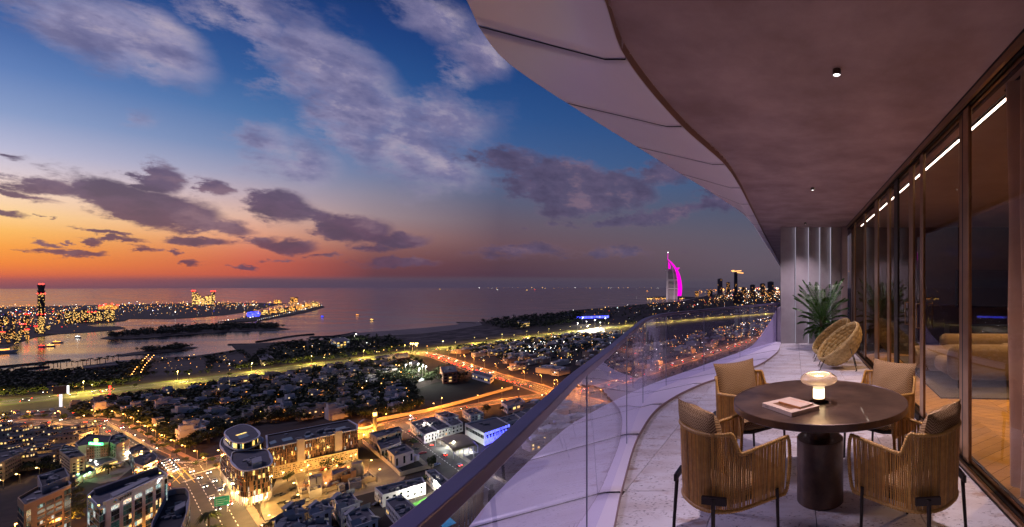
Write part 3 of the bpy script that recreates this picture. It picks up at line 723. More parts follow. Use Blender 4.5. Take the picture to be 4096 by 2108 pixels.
# ---- books
zt = ZF+TH-.002
def book(name, label, corners, zr, th, mats):
    P = [B(x,y,zr+th) for x,y in corners]; c = (sum(p[0] for p in P)/4, sum(p[1] for p in P)/4)
    t = thing(name, label, 'book', (c[0],c[1],zz(zr)))
    # true rectangle from the traced corners
    e1 = Vector((P[1][0]-P[0][0]+P[2][0]-P[3][0], P[1][1]-P[0][1]+P[2][1]-P[3][1]))/2; e2 = Vector((P[3][0]-P[0][0]+P[2][0]-P[1][0], P[3][1]-P[0][1]+P[2][1]-P[1][1]))/2
    a = math.atan2(e2.y, e2.x); t.rotation_euler = (0,0,a); w, h = e2.length, e1.length
    mb = MB(); mb.bb(-w/2+.003,w/2-.004,-h/2+.003,h/2-.003,.004,th-.004); build('pages', mb, mats[1], t)
    for z in (0,th-.0035):
        mb = MB(); mb.bb(-w/2,w/2,-h/2,h/2,z,z+.0035); o = build('cover', mb, mats[0], t); bevel(o,.001)
    mb = MB(); mb.bb(-w/2,w/2,-h/2-.002,-h/2+.002,.0005,th-.0005); build('spine', mb, mats[2], t)
    return t, w, h
CREAM = pm('cream_cover', (.62,.46,.33), (.66,.50,.37), 20, .55); PAGE = pm('paper', (.70,.55,.40), rough=.8); OCH = pm('ochre_spine', (.55,.22,.05), rough=.5)
bk, bw, bh = book('large_book', 'large cream book lying flat on the table with a brown window picture', [(3160,1587),(3049,1611),(3176,1653),(3272,1620)], zt, .026, (CREAM,PAGE,CREAM))
mb = MB(); mb.bb(-bw*.30,bw*.30,-bh*.33,bh*.05,.0262,.0266); build('cover_picture', mb, pm('wicker_print',(.05,.022,.008),(.34,.16,.05),120,.5,coord='obj'), bk)
sk, sw, sh_ = book('small_book', 'thin cream book with ochre spine and orange lettering on the large book', [(3169,1590),(3117,1605),(3203,1628),(3254,1612)], zt+.0262, .014, (CREAM,PAGE,OCH))
def text(body, size, mat, parent, loc, rot, name='lettering', align='CENTER', ext=.0):
    cu = bpy.data.curves.new('t','FONT'); cu.body = body; cu.size = size; cu.align_x = align; cu.align_y = 'CENTER'; cu.extrude = ext
    tmp = bpy.data.objects.new('t', cu); COL.objects.link(tmp)
    dg = bpy.context.evaluated_depsgraph_get(); me = bpy.data.meshes.new_from_object(tmp.evaluated_get(dg)); bpy.data.objects.remove(tmp)
    me.materials.clear(); me.materials.append(mat)
    return ob(name, me, parent, loc, rot)
INKO = pm('orange_ink',(.70,.26,.05),rough=.6); INKD = pm('grey_ink',(.10,.08,.07),rough=.7)
text('minima | isme', .030, INKO, sk, (0,.028,.0142), (0,0,R(180)))
text('Aesop', .013, INKD, bk, (-bw*.33,-bh/2-.0025,.013), (R(90),0,0)); text('Aesop', .014, INKD, bk, (-bw*.33,bh*.16,.0263), (0,0,R(180))); text('Aesop', .014, INKD, bk, (bw*.28,-bh*.41,.0263), (0,0,0))
# ---- woven lounge chairs
WEAVE = pm('seagrass_weave', (.42,.29,.11), (.60,.45,.20), 22, .75, rnd=.18, coord='pos', bump=.3, bscale=120)
def pad_mesh():
    mb = MB(); rows = []
    for j in range(5):
        v = -1+j/2; r_ = []
        for i in range(5):
            u = -1+i/2; r_.append((u*.5, v*.5, max(0,(1-u*u*.95)*(1-v*v*.95))**.6*.5))
        rows.append(r_)
    mb.grid(rows); return mb.mesh('weave_pad', WEAVE, True)
PADM = pad_mesh()
def make_lounge():
    t = thing('lounge_chair', '', 'chair')
    sh = ob('basket', None, t); sh.location = (0,0,.52)
    n = Vector((-.60,-.40,.69)).normalized(); ax = Vector((.80,.0,.60)); ax = (ax-n*ax.dot(n)).normalized(); ay = n.cross(ax)
    Mx = Matrix((ax, ay, n)).transposed()
    def sp(u, v):            # u angle, v 0 rim .. 1 bottom
        a = 2*math.pi*u; r_ = math.cos(v*math.pi/2)**.72; dpt = .40*math.sin(v*math.pi/2)
        rx = .50+.06*math.cos(a); ry = .34
        p = Vector((rx*r_*math.cos(a)-.05*v, ry*r_*math.sin(a), -dpt)); return Mx @ p
    rows = [[sp(i/48, j/14*.985) for i in range(49)] for j in range(15)]
    mb = MB(); mb.grid(rows); b = build('basket_shell', mb, WEAVE, t, smooth=True); b.location = (0,0,.52); b.modifiers.new('s','SOLIDIFY').thickness = .02
    bpy.data.objects.remove(sh)
    mb = MB(); mb.tube([sp(i/48, 0) for i in range(49)], .014, 8, False); rim = build('rim', mb, WEAVE, t, smooth=True); rim.location = (0,0,.52)
    # chunky woven pads, inside and out
    K = 9
    for j in range(K):
        v = (j+.5)/K*.93; ring = max(6, int(25*math.cos(v*math.pi/2)**.72))
        for i in range(ring):
            u = (i+.5*(j%2))/ring
            p = sp(u, v); du = (sp(u+.5/ring, v)-sp(u-.5/ring, v)); dv_ = sp(u, min(.98,v+.47/K))-sp(u, max(0,v-.47/K))
            nn_ = du.cross(dv_).normalized()
            for sg in ((1,-1) if j < 6 else (1,-1)):
                X = du*1.06; Y = dv_*1.10; Z = nn_*sg*.055
                m = Matrix(((X.x,Y.x,Z.x,p.x+nn_.x*sg*.006),(X.y,Y.y,Z.y,p.y+nn_.y*sg*.006),(X.z,Y.z,Z.z,p.z+.52+nn_.z*sg*.006),(0,0,0,1)))
                o = ob('weave_pad', PADM, t); o.matrix_local = m
    for fx, fy, tx_, ty_, tz in ((-.34,.20,-.22,.12,.25),(-.24,-.30,-.16,-.20,.22),(.40,.26,.30,.20,.40),(.44,-.26,.32,-.22,.42)):
        mb = MB(); mb.tube([(fx-.03,fy,.008),(fx,fy,.014),(fx*.97,fy*.97,.06),(tx_,ty_,tz)], .009, 6); build('leg', mb, pm('olive_leg',(.05,.042,.02),rough=.4,metal=.5), t, smooth=True)
    return t
l0 = make_lounge(); l1 = copy_tree(l0)
for o, (x, y), s_, lb in ((l0,(.76,7.85),.92,'chunky woven basket lounge chair standing in front of its twin'),(l1,(.71,8.75),.92,'chunky woven basket lounge chair half hidden next to the potted palm')):
    o.location = (x,y,zz(ZF)); o.rotation_euler = (0,0,R(-12)); o.scale = (s_,)*3; o['label'] = lb; o['group'] = 'woven lounge chairs'
# ---- potted palm
LEAF = pm('palm_leaf', (.028,.085,.014), (.07,.17,.022), 9, .42, coord='pos', spec=.4)
pp_ = thing('potted_palm', 'bushy green palm in a dark pot in front of the fluted wall', 'plant', ((3287-PX)/F*10.5,10.45,zz(ZF)))
mb = MB(); mb.lathe([(.12,0),(.15,.02),(.18,.30),(.17,.31),(.16,.28),(0,.27)],28); build('pot', mb, pm('dark_pot',(.02,.018,.018),rough=.5), pp_, smooth=True)
mb = MB()
for k in range(7): mb.tube([(random.uniform(-.05,.05),random.uniform(-.05,.05),.26),(random.uniform(-.09,.09),random.uniform(-.09,.09),.75)],.013,5)
build('stem', mb, pm('palm_stem',(.10,.085,.03),rough=.7), pp_)
def frond(L_, droop, nl=26, w=.20):
    mb = MB(); pth = []
    for i in range(13):
        q = i/12; pth.append(Vector((L_*(q-.25*droop*q**3), 0, L_*(.62*q-droop*.75*q*q))))
    mb.tube(pth, [.006*(1-.8*i/12)+.001 for i in range(13)], 4)
    for i in range(nl):
        q = .10+.88*i/(nl-1); k = q*12; i0 = min(11,int(k)); p = pth[i0].lerp(pth[i0+1], k-i0); tg = (pth[i0+1]-pth[i0]).normalized()
        ln = w*(math.sin(math.pi*min(1,q*.85+.12))**.7)*random.uniform(.85,1.1)
        for s in (1,-1):
            d = (tg*.75+Vector((0,s,0))*.75+Vector((0,0,.12))).normalized(); wv_ = tg.cross(Vector((0,0,1))).cross(d).normalized()
            up = d.cross(Vector((0,s,0))).normalized()
            a = p; m1 = p+d*ln*.45+Vector((0,0,.01)); e = p+d*ln+Vector((0,0,-.28*ln)); hw = tg*.0085
            mb.add([a-hw*.5,a+hw*.5,m1+hw,e,m1-hw],[(0,1,2,3,4)])
    return mb
FR = [frond(L_, d).mesh('frond', LEAF) for L_, d in ((.80,.35),(.72,.65),(.62,.95),(.9,.25),(.55,1.05))]
for k in range(64):
    lvl = k/64; kk = (3 if lvl < .28 else 0 if lvl < .5 else 1 if lvl < .75 else 2 if k%2 else 4)
    a = k*2.399+random.uniform(-.2,.2); o = ob('frond', FR[kk], pp_, (.05*math.cos(a),.05*math.sin(a),.80-.45*lvl), (0, R(-38+50*lvl+random.uniform(-9,9)), a)); s_ = random.uniform(.85,1.08)*(1.0 if lvl < .5 else .9); o.scale = (s_,s_*.9,s_)
# ================================================================ CITY: ground, sea, roads
from mathutils.geometry import tessellate_polygon
def sheet(name, pts, z, mat, parent=None, **props):
    tri = tessellate_polygon([[Vector((p[0],p[1],0)) for p in pts]])
    fs = []
    for t in tri:
        a, b, c = [pts[i] for i in t]
        fs.append(t if (b[0]-a[0])*(c[1]-a[1])-(b[1]-a[1])*(c[0]-a[0]) > 0 else t[::-1])
    mb = MB(); mb.add([(p[0],p[1],z) for p in pts], fs); return build(name, mb, mat, parent, **props)
def gp(l): return [G(x,y)[:2] for x,y in l]
SEA = pm('sea_water', (.006,.012,.018), rough=.16, spec=.5)
def _sea():
    t = SEA.node_tree; b = t.nodes['Principled BSDF']; lk = t.links.new
    ge = t.nodes.new('ShaderNodeNewGeometry')
    def nz(v, d):
        mp = t.nodes.new('ShaderNodeMapping'); mp.inputs['Scale'].default_value = v; lk(ge.outputs['Position'], mp.inputs[0])
        n = t.nodes.new('ShaderNodeTexNoise'); n.inputs['Scale'].default_value = 1; n.inputs['Detail'].default_value = d; lk(mp.outputs[0], n.inputs['Vector']); return n.outputs['Fac']
    n1 = nz((.004,.012,1), 5); bp = t.nodes.new('ShaderNodeBump'); bp.inputs['Strength'].default_value = .14; bp.inputs['Distance'].default_value = 2.0; lk(nz((.06,.14,1),3), bp.inputs['Height']); lk(bp.outputs[0], b.inputs['Normal'])
    mr = t.nodes.new('ShaderNodeMapRange'); lk(n1, mr.inputs[0]); mr.inputs[1].default_value = .35; mr.inputs[2].default_value = .65; mr.inputs[3].default_value = .07; mr.inputs[4].default_value = .20; lk(mr.outputs[0], b.inputs['Roughness'])
_sea()
sheet('sea', [(-36000,-3000),(36000,-3000),(36000,40000),(-36000,40000)], -1.0, SEA, kind='structure')
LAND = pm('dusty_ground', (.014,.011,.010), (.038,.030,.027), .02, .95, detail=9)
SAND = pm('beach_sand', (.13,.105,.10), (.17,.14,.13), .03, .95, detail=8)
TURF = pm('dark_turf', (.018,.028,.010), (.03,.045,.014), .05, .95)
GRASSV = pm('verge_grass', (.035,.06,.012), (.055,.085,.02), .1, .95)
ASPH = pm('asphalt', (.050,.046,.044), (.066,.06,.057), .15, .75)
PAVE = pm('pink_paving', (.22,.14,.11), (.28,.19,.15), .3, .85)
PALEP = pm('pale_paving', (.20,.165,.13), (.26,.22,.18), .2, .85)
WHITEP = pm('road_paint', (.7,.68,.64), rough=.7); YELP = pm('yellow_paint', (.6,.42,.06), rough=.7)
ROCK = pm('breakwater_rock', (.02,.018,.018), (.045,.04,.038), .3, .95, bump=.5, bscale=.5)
coast = [(-1500,1600),(0,1497),(98,1486),(250,1482),(326,1476),(380,1457),(467,1444),(560,1436),(603,1430),(680,1428),(761,1425),(860,1412),(946,1398),(925,1378),(990,1374),(1060,1371),(1180,1364),(1304,1358),(1396,1334),(1548,1323),(1689,1312),(1830,1298),(1847,1287),(1917,1287),(2070,1274),(2205,1258),(2287,1241),(2400,1232),(2504,1224),(2600,1214),(2680,1208),(2740,1203),(2790,1190),(2850,1178),(2950,1166),(3100,1158),(3300,1154),(3900,1151)]
main = gp(coast)+[(34000,38500),(34000,-2000),(-9000,-2000)]
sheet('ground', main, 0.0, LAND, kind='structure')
beach = [(1396,1334),(1548,1323),(1689,1312),(1830,1298),(1847,1287),(1917,1287),(1930,1300),(1800,1322),(1690,1334),(1560,1342),(1440,1350)]
sheet('beach', gp(beach), .02, SAND, kind='structure')
sheet('beach', gp([(0,1497),(98,1486),(250,1482),(326,1476),(380,1457),(467,1444),(560,1436),(603,1430),(610,1438),(480,1462),(330,1492),(200,1500),(0,1512)]), .02, SAND, kind='structure')
sheet('sandy_lot', gp([(590,1460),(700,1447),(815,1440),(830,1470),(790,1490),(650,1500),(585,1510)]), .02, pm('lot_sand',(.04,.032,.031),(.06,.05,.047),.05,.95), kind='structure')
sheet('sandy_lot', gp([(850,1432),(960,1415),(1000,1452),(960,1472),(880,1470),(840,1445)]), .02, MATS['lot_sand'], kind='structure')
sheet('scrub_flat', gp([(1560,1345),(1700,1336),(1940,1303),(2080,1320),(2120,1338),(1800,1382),(1640,1372),(1560,1365)]), .02, pm('scrub',(.022,.017,.018),(.10,.08,.078),.035,.95,detail=9,lo=.46,hi=.60), kind='structure')
sheet('dark_field', gp([(1740,1530),(1880,1512),(2010,1506),(2062,1535),(1990,1570),(1860,1612),(1690,1600),(1660,1560)]), .02, pm('playing_field',(.006,.009,.005),(.010,.014,.007),.05,.95), kind='structure')
sheet('park_lawn', gp([(1090,1400),(1300,1375),(1420,1395),(1400,1430),(1180,1450),(1080,1430)]), .02, TURF, kind='structure')
# islands
def isle(name, px, z, mat): return sheet(name, gp(px), z, mat, kind='structure')
isle('palm_island', [(-900,1440),(0,1399),(71,1371),(136,1349),(234,1335),(326,1330),(435,1322),(505,1311),(473,1304),(380,1306),(340,1300),(391,1295),(500,1283),(516,1275),(679,1276),(761,1271),(902,1260),(978,1249),(1060,1232),(1103,1220),(1163,1214),(1000,1211),(870,1210),(543,1217),(300,1222),(0,1228),(-900,1240)], -.2, LAND)
isle('crescent_island', [(875,1287),(935,1288),(1011,1283),(1109,1269),(1223,1248),(1290,1230),(1296,1225),(1277,1215),(1212,1218),(1150,1228),(1087,1238),(1005,1259),(935,1277)], -.2, LAND)
isle('wooded_island', [(397,1353),(435,1345),(543,1332),(761,1312),(924,1301),(1087,1304),(1163,1316),(1080,1322),(924,1326),(707,1340),(587,1351),(450,1357)], -.2, ROCK)
isle('wooded_island', [(451,1422),(533,1408),(600,1400),(750,1386),(799,1388),(707,1404),(598,1413),(489,1423)], -.2, ROCK)
isle('hotel_island', [(2585,1190),(2640,1186),(2720,1186),(2790,1188),(2760,1196),(2650,1195),(2600,1194)], -.2, LAND)
def strip_pts(path, w):
    P = [Vector((p[0],p[1])) for p in path]; lf, rt = [], []
    for i, p in enumerate(P):
        t = (P[min(i+1,len(P)-1)]-P[max(i-1,0)]).normalized(); n = Vector((-t.y,t.x)); ww = w[i] if isinstance(w,(list,tuple)) else w
        lf.append(p+n*ww/2); rt.append(p-n*ww/2)
    return lf, rt
def resample(path, st):
    P = [Vector((p[0],p[1])) for p in path]; out = [P[0]]
    for i in range(len(P)-1):
        p0, p1, p2, p3 = P[max(i-1,0)], P[i], P[i+1], P[min(i+2,len(P)-1)]
        n = max(1, int((p2-p1).length/st))
        for k in range(1, n+1):
            t = k/n; out.append(.5*((2*p1)+(p2-p0)*t+(2*p0-5*p1+4*p2-p3)*t*t+(3*p1-p0-3*p2+p3)*t**3))
    return out
def offset(path, d):
    lf, _ = strip_pts(path, 2*d); return lf
def road(name, path, w, z, mat, kind='structure', parent=None):
    lf, rt = strip_pts(path, w); mb = MB(); mb.grid([[(a.x,a.y,z),(b.x,b.y,z)] for a, b in zip(rt, lf)]); 
    return build(name, mb, mat, parent, **({'kind':kind} if kind else {}))
for k, px in enumerate(([(-300,1482),(0,1466),(150,1452),(272,1438)],[(60,1478),(130,1472),(196,1466)],[(1030,1366),(1120,1352),(1200,1340),(1255,1336)],[(918,1377),(990,1376)],[(1240,1348),(1330,1345),(1420,1330)],[(875,1287),(1011,1284),(1109,1270),(1223,1249),(1296,1228)],[(1830,1289),(1900,1293)])):
    pth = resample(gp(px), 20); lf, rt = strip_pts(pth, 9); mb = MB(); mb.grid([[(a.x,a.y,-1.2),(a.x*.7+b.x*.3,a.y*.7+b.y*.3,1.2+random.uniform(-.4,.5)),(a.x*.3+b.x*.7,a.y*.3+b.y*.7,1.2+random.uniform(-.4,.5)),(b.x,b.y,-1.2)] for a, b in zip(rt, lf)])
    build('breakwater', mb, ROCK, kind='structure')
# roads (centre lines in photo pixels on the ground)
HW = resample(gp([(-700,1660),(0,1612),(272,1584),(543,1549),(913,1506),(1200,1465),(1400,1443),(1635,1410),(1798,1390),(2124,1347),(2303,1325),(2531,1301),(2750,1280),(3000,1260),(3400,1235)]), 25)
RR = resample(gp([(1650,1408),(1743,1424),(1879,1470),(2015,1513),(2124,1542),(2195,1566),(2330,1600),(2500,1650)]), 15)
RG = resample(gp([(2195,1580),(2350,1560),(2500,1520),(2700,1455),(2900,1395),(3060,1345),(3250,1300)]), 20)
OR = resample(gp([(2300,1548),(2195,1575),(2100,1590),(2015,1602),(1852,1632),(1689,1665),(1526,1705),(1400,1740),(1250,1800)]), 12)
NR = resample(gp([(-400,1705),(0,1692),(155,1690),(300,1684),(388,1690),(446,1712),(520,1763),(621,1826),(700,1868),(735,1905)]), 8)
SR = resample(gp([(715,1880),(760,1960),(800,2040),(840,2130),(900,2260)]), 6)
CR = resample(gp([(700,1880),(790,1855),(877,1835),(960,1815)]), 5)
WR = resample(gp([(735,1890),(690,1910),(640,1930)]), 4)
TR_ = resample(gp([(1140,2060),(1120,2010),(1135,1960),(1180,1925),(1260,1900),(1400,1862),(1480,1850),(1530,1880),(1560,1925),(1440,1965),(1290,2000),(1130,2040)]), 4)
IR = resample(gp([(1570,1700),(1640,1740),(1720,1800),(1830,1880),(1960,1960)]), 5)
BR = resample(gp([(300,2108),(345,2085),(420,2060)]), 4)
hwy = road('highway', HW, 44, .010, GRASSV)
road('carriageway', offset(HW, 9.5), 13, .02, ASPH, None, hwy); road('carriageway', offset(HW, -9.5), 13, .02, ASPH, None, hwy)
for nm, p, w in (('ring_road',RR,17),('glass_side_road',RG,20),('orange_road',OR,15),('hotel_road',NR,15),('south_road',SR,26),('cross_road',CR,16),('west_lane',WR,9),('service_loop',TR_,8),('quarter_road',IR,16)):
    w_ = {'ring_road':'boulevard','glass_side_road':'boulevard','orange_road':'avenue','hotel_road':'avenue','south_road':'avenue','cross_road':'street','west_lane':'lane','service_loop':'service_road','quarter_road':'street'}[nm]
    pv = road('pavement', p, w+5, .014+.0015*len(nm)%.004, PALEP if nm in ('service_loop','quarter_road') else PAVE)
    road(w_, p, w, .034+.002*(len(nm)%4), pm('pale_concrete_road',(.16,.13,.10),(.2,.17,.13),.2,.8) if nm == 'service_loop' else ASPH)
# lane markings, crossings
def dashes(parent_name, path, off, ln, gap, z=.052, w=.14, mat=WHITEP):
    p = offset(path, off) if off else path; mb = MB(); acc = 0; on = True
    for a, b in zip(p, p[1:]):
        L_ = (b-a).length; t = (b-a)/max(L_,1e-6); n = Vector((-t.y,t.x)); s = 0
        while s < L_:
            e = min(L_, s+ln)
            q0, q1 = a+t*s, a+t*e; mb.add([(q0.x-n.x*w,q0.y-n.y*w,z),(q1.x-n.x*w,q1.y-n.y*w,z),(q1.x+n.x*w,q1.y+n.y*w,z),(q0.x+n.x*w,q0.y+n.y*w,z)],[(0,1,2,3)]); s += ln+gap
    o = build('lane_markings', mb, mat, kind='stuff'); o['label'] = 'painted white lane lines on the asphalt'; o['category'] = 'road paint'
for p, offs in ((SR,(-9,-5.5,0,4,8)),(NR,(-3.7,0,3.7)),(CR,(-4,0,4)),(OR,(-3.6,3.6)),(RR,(-4,0,4)),(IR,(0,))):
    for o_ in offs: dashes('r', p, o_, 2.5, 3.5)
for off in (5.5,9.5,13.5,-5.5,-9.5,-13.5): dashes('h', HW, off, 4, 9)
def crossing(px0, px1, n, ln):
    a, b = Vector(G(*px0)[:2]), Vector(G(*px1)[:2]); t = (b-a).normalized(); nn_ = Vector((-t.y,t.x)); mb = MB()
    for i in range(n):
        p = a.lerp(b, i/(n-1)); hw_ = (b-a).length/(n-1)*.28
        q = [p-t*hw_-nn_*ln/2, p+t*hw_-nn_*ln/2, p+t*hw_+nn_*ln/2, p-t*hw_+nn_*ln/2]; mb.add([(v.x,v.y,.056) for v in q],[(0,1,2,3)])
    o = build('zebra_crossing', mb, WHITEP, kind='structure')
crossing((675,1897),(735,1870),12,2.5); crossing((737,1928),(775,1913),9,2.5); crossing((765,1900),(860,1872),14,2.0); crossing((700,1850),(800,1848),12,2.0)
sheet('junction', gp([(640,1835),(720,1845),(800,1850),(850,1862),(790,1885),(775,1925),(720,1925),(670,1900)]), .048, ASPH, kind='structure')
mb = MB()
for a, b in (((672,1905),(730,1885)),((690,1930),(745,1880)),((700,1845),(780,1930)),((672,1885),(720,1935)),((690,1870),(750,1925)),((715,1862),(772,1915))):
    p, q = Vector(G(*a)[:2]), Vector(G(*b)[:2]); t = (q-p).normalized(); n = Vector((-t.y,t.x))*.16
    mb.add([(p.x-n.x,p.y-n.y,.060),(q.x-n.x,q.y-n.y,.060),(q.x+n.x,q.y+n.y,.060),(p.x+n.x,p.y+n.y,.060)],[(0,1,2,3)])
build('box_junction', mb, YELP, kind='structure')
sheet('plaza', gp([(790,1905),(860,1875),(905,1890),(960,2000),(1030,2040),(960,2108),(900,2120),(860,2020)]), .028, PAVE, kind='structure')
sheet('hotel_forecourt', gp([(330,1860),(430,1835),(500,1845),(530,1870),(470,1920),(400,1935),(300,1920)]), .028, PALEP, kind='structure')
sheet('office_yard', gp([(1110,1905),(1430,1835),(1520,1860),(1560,1920),(1200,2010),(1090,2060),(1060,2040)]), .024, PALEP, kind='structure')
sheet('car_park', gp([(0,1655),(260,1622),(420,1600),(300,1660),(150,1690),(0,1695)]), .016, pm('lot_asphalt',(.04,.037,.037),(.06,.055,.055),.06,.9), kind='structure')
sheet('empty_plot', gp([(0,1960),(120,1905),(330,1930),(420,1905),(520,1880),(560,1900),(380,1970),(300,2010),(90,2108),(0,2108)]), .012, pm('bare_plot',(.03,.023,.018),(.055,.042,.033),.12,.95,detail=9), kind='structure')
# ================================================================ lamps
HEADS = {}
def lamp_proto(kind, h, col, es, arm):
    if kind in HEADS: return HEADS[kind]
    mb = MB(); mb.tube([(0,0,0),(0,0,h*.5),(0,0,h)],[.16,.12,.09],5); mb.tube([(0,0,h),(arm,0,h+.35)],[.07,.06],4)
    pole = mb.mesh('pole', pm('lamp_pole',(.18,.17,.16),rough=.5,metal=.4))
    mb = MB(); r_ = .42; mb.lathe([(0,h-.05),(r_*.8,h+.1),(r_,h+.3),(r_*.6,h+.5),(0,h+.55)],6,(arm,0,0)); head = mb.mesh('lamp_head', emis('lamp_'+kind, col, es, False))
    HEADS[kind] = (pole, head); return HEADS[kind]
NL = [0]
LAMPC = {'sodium':((1,.42,.10),14,(1,.33,.045)),'yellow':((1,.62,.18),12,(1,.56,.15)),'lime':((1,.72,.22),12,(1,.68,.12)),'white':((1,.93,.82),16,(1,.94,.80)),'red':((1,.05,.03),9,(1,.05,.02)),'green':((.35,1,.5),10,(.5,1,.5))}
def street_lamp(x, y, kind='sodium', h=9, power=0, label='', group='', rz=0, arm=1.2, scl=1.0, cat='street lamp', name='street_lamp', flood=False):
    c, es, lc_ = LAMPC[kind]; pole, head = lamp_proto(kind+str(h)+str(arm), h, c, es, arm)
    t = thing(name, label, cat, (x,y,0), rz, group); t.scale = (scl,)*3
    ob('pole', pole, t); ob('lamp_head', head, t)
    if power:
        ld = bpy.data.lights.get('glow_%s_%d' % (kind,power))
        if ld is None: ld = bpy.data.lights.new('glow_%s_%d' % (kind,power),'SPOT'); ld.spot_size = R(174); ld.spot_blend = .12; ld.energy = power*2.0; ld.color = lc_; ld.shadow_soft_size = .5
        if flood or h <= 7:
            ld = bpy.data.lights.get('flood_%s_%d' % (kind,power)) or bpy.data.lights.new('flood_%s_%d' % (kind,power),'POINT'); ld.energy = power*(1 if flood else .9); ld.color = lc_; ld.shadow_soft_size = .5
        ob('glow', ld, t, (arm,0,h-.4))
    NL[0] += 1; return t
def along(path, st, off, kind, h, power, label, group, every=1, jit=0, scl=1.0, start=0, maxn=999):
    p = offset(path, off) if off else path; acc = st-start; k = 0
    for a, b in zip(p, p[1:]):
        L_ = (b-a).length; s = 0
        while acc+ (L_-s) >= st:
            s += st-acc; acc = 0; q = a+(b-a)*(s/max(L_,1e-6)); t = (b-a).normalized(); rz = math.atan2(t.y,t.x)+(R(-90) if off > 0 else R(90))
            px_ = PX+F*q.x/q.y if q.y > 1 else 1e9
            if -150 < px_ < 3150 and k < maxn: street_lamp(q.x,q.y,kind,h,power if k % every == 0 else 0,label,group,rz,scl=scl); k += 1
        acc += L_-s
along(HW, 62, 21, 'lime', 11, 52000, 'slim yellow street lamp on the seaward verge of the highway', 'lamps on the seaward verge of the highway', every=1, maxn=34)
along(HW, 62, -21, 'lime', 11, 52000, 'slim yellow street lamp on the landward verge of the highway', 'lamps on the landward verge of the highway', every=1, start=30, maxn=34)
along(NR, 24, 9, 'sodium', 7, 8500, 'orange street lamp in the planted strip beside the hotel avenue', 'lamps in the planted strip along the hotel avenue', start=5)
along(NR, 36, -9.5, 'yellow', 9, 11000, 'warm street lamp on the hotel side of the avenue', 'lamps on the hotel side of the avenue', start=10)
along(OR, 34, 9.5, 'sodium', 11, 24000, 'tall orange street lamp along the wall of the curving avenue', 'lamps along the wall of the curving avenue')
along(OR, 50, -9.5, 'sodium', 11, 24000, 'tall orange street lamp on the town side of the curving avenue', 'lamps on the town side of the curving avenue', start=20)
along(RR, 42, 10, 'sodium', 11, 25000, 'tall orange street lamp on the sand side of the red-lit boulevard', 'lamps along the boulevard', start=30)
along(SR, 13, -16, 'sodium', 5, 5200, 'low orange lamp in the red paved walk beside the office colonnade', 'low lamps in the red paved walk')
along(SR, 30, 15, 'yellow', 10, 13000, 'warm street lamp beside the wide avenue under the crescent building', 'lamps on the far side of the wide avenue', start=12)
along(RG, 55, 13, 'sodium', 11, 14000, 'orange street lamp on the boulevard seen through the glass balustrade', 'lamps on the boulevard behind the glass', start=20, maxn=18)
along(RG, 55, -13, 'sodium', 11, 14000, 'orange street lamp on the near kerb of the boulevard behind the glass', 'lamps on the near kerb behind the glass', start=40, maxn=18)
along(TR_, 22, -6, 'yellow', 7, 3800, 'warm lamp along the service road round the substation', 'lamps along the service road', start=4)
along(IR, 34, 9, 'white', 8, 2500, 'white street lamp along the straight street past the canopy', 'lamps along the straight street', start=14)
BLK = resample(gp([(0,1962),(95,1925),(180,1898)]), 4)
along(BLK, 9.5, 0, 'yellow', 5, 900, 'warm garden lamp along the fence of the bare plot', 'lamps along the bare plot', start=2)
CW = resample(gp([(545,1515),(565,1480),(590,1452),(608,1432)]), 8)
along(CW, 28, 4, 'sodium', 6, 2200, 'orange lamp along the straight drive down to the beach', 'lamps along the beach drive')
along(CW, 28, -4, 'sodium', 6, 0, 'orange lamp on the other kerb of the beach drive', 'lamps along the beach drive', start=14)

for x, y, k_, p_ in ((452,2175,'yellow',9000),(530,2140,'yellow',11000),(610,2095,'yellow',11000),(672,2060,'yellow',9000),(380,2210,'white',5000),(130,2190,'sodium',9000),(210,2150,'sodium',9000),(270,2110,'sodium',8000),(60,2150,'sodium',7000)):  # lamps below the view, added to brighten the office fronts
    q = G(x,y); street_lamp(q[0],q[1],k_,6,p_,'lamp added out of view to light the office fronts','lamps added out of view before the offices',0,.4,flood=True)
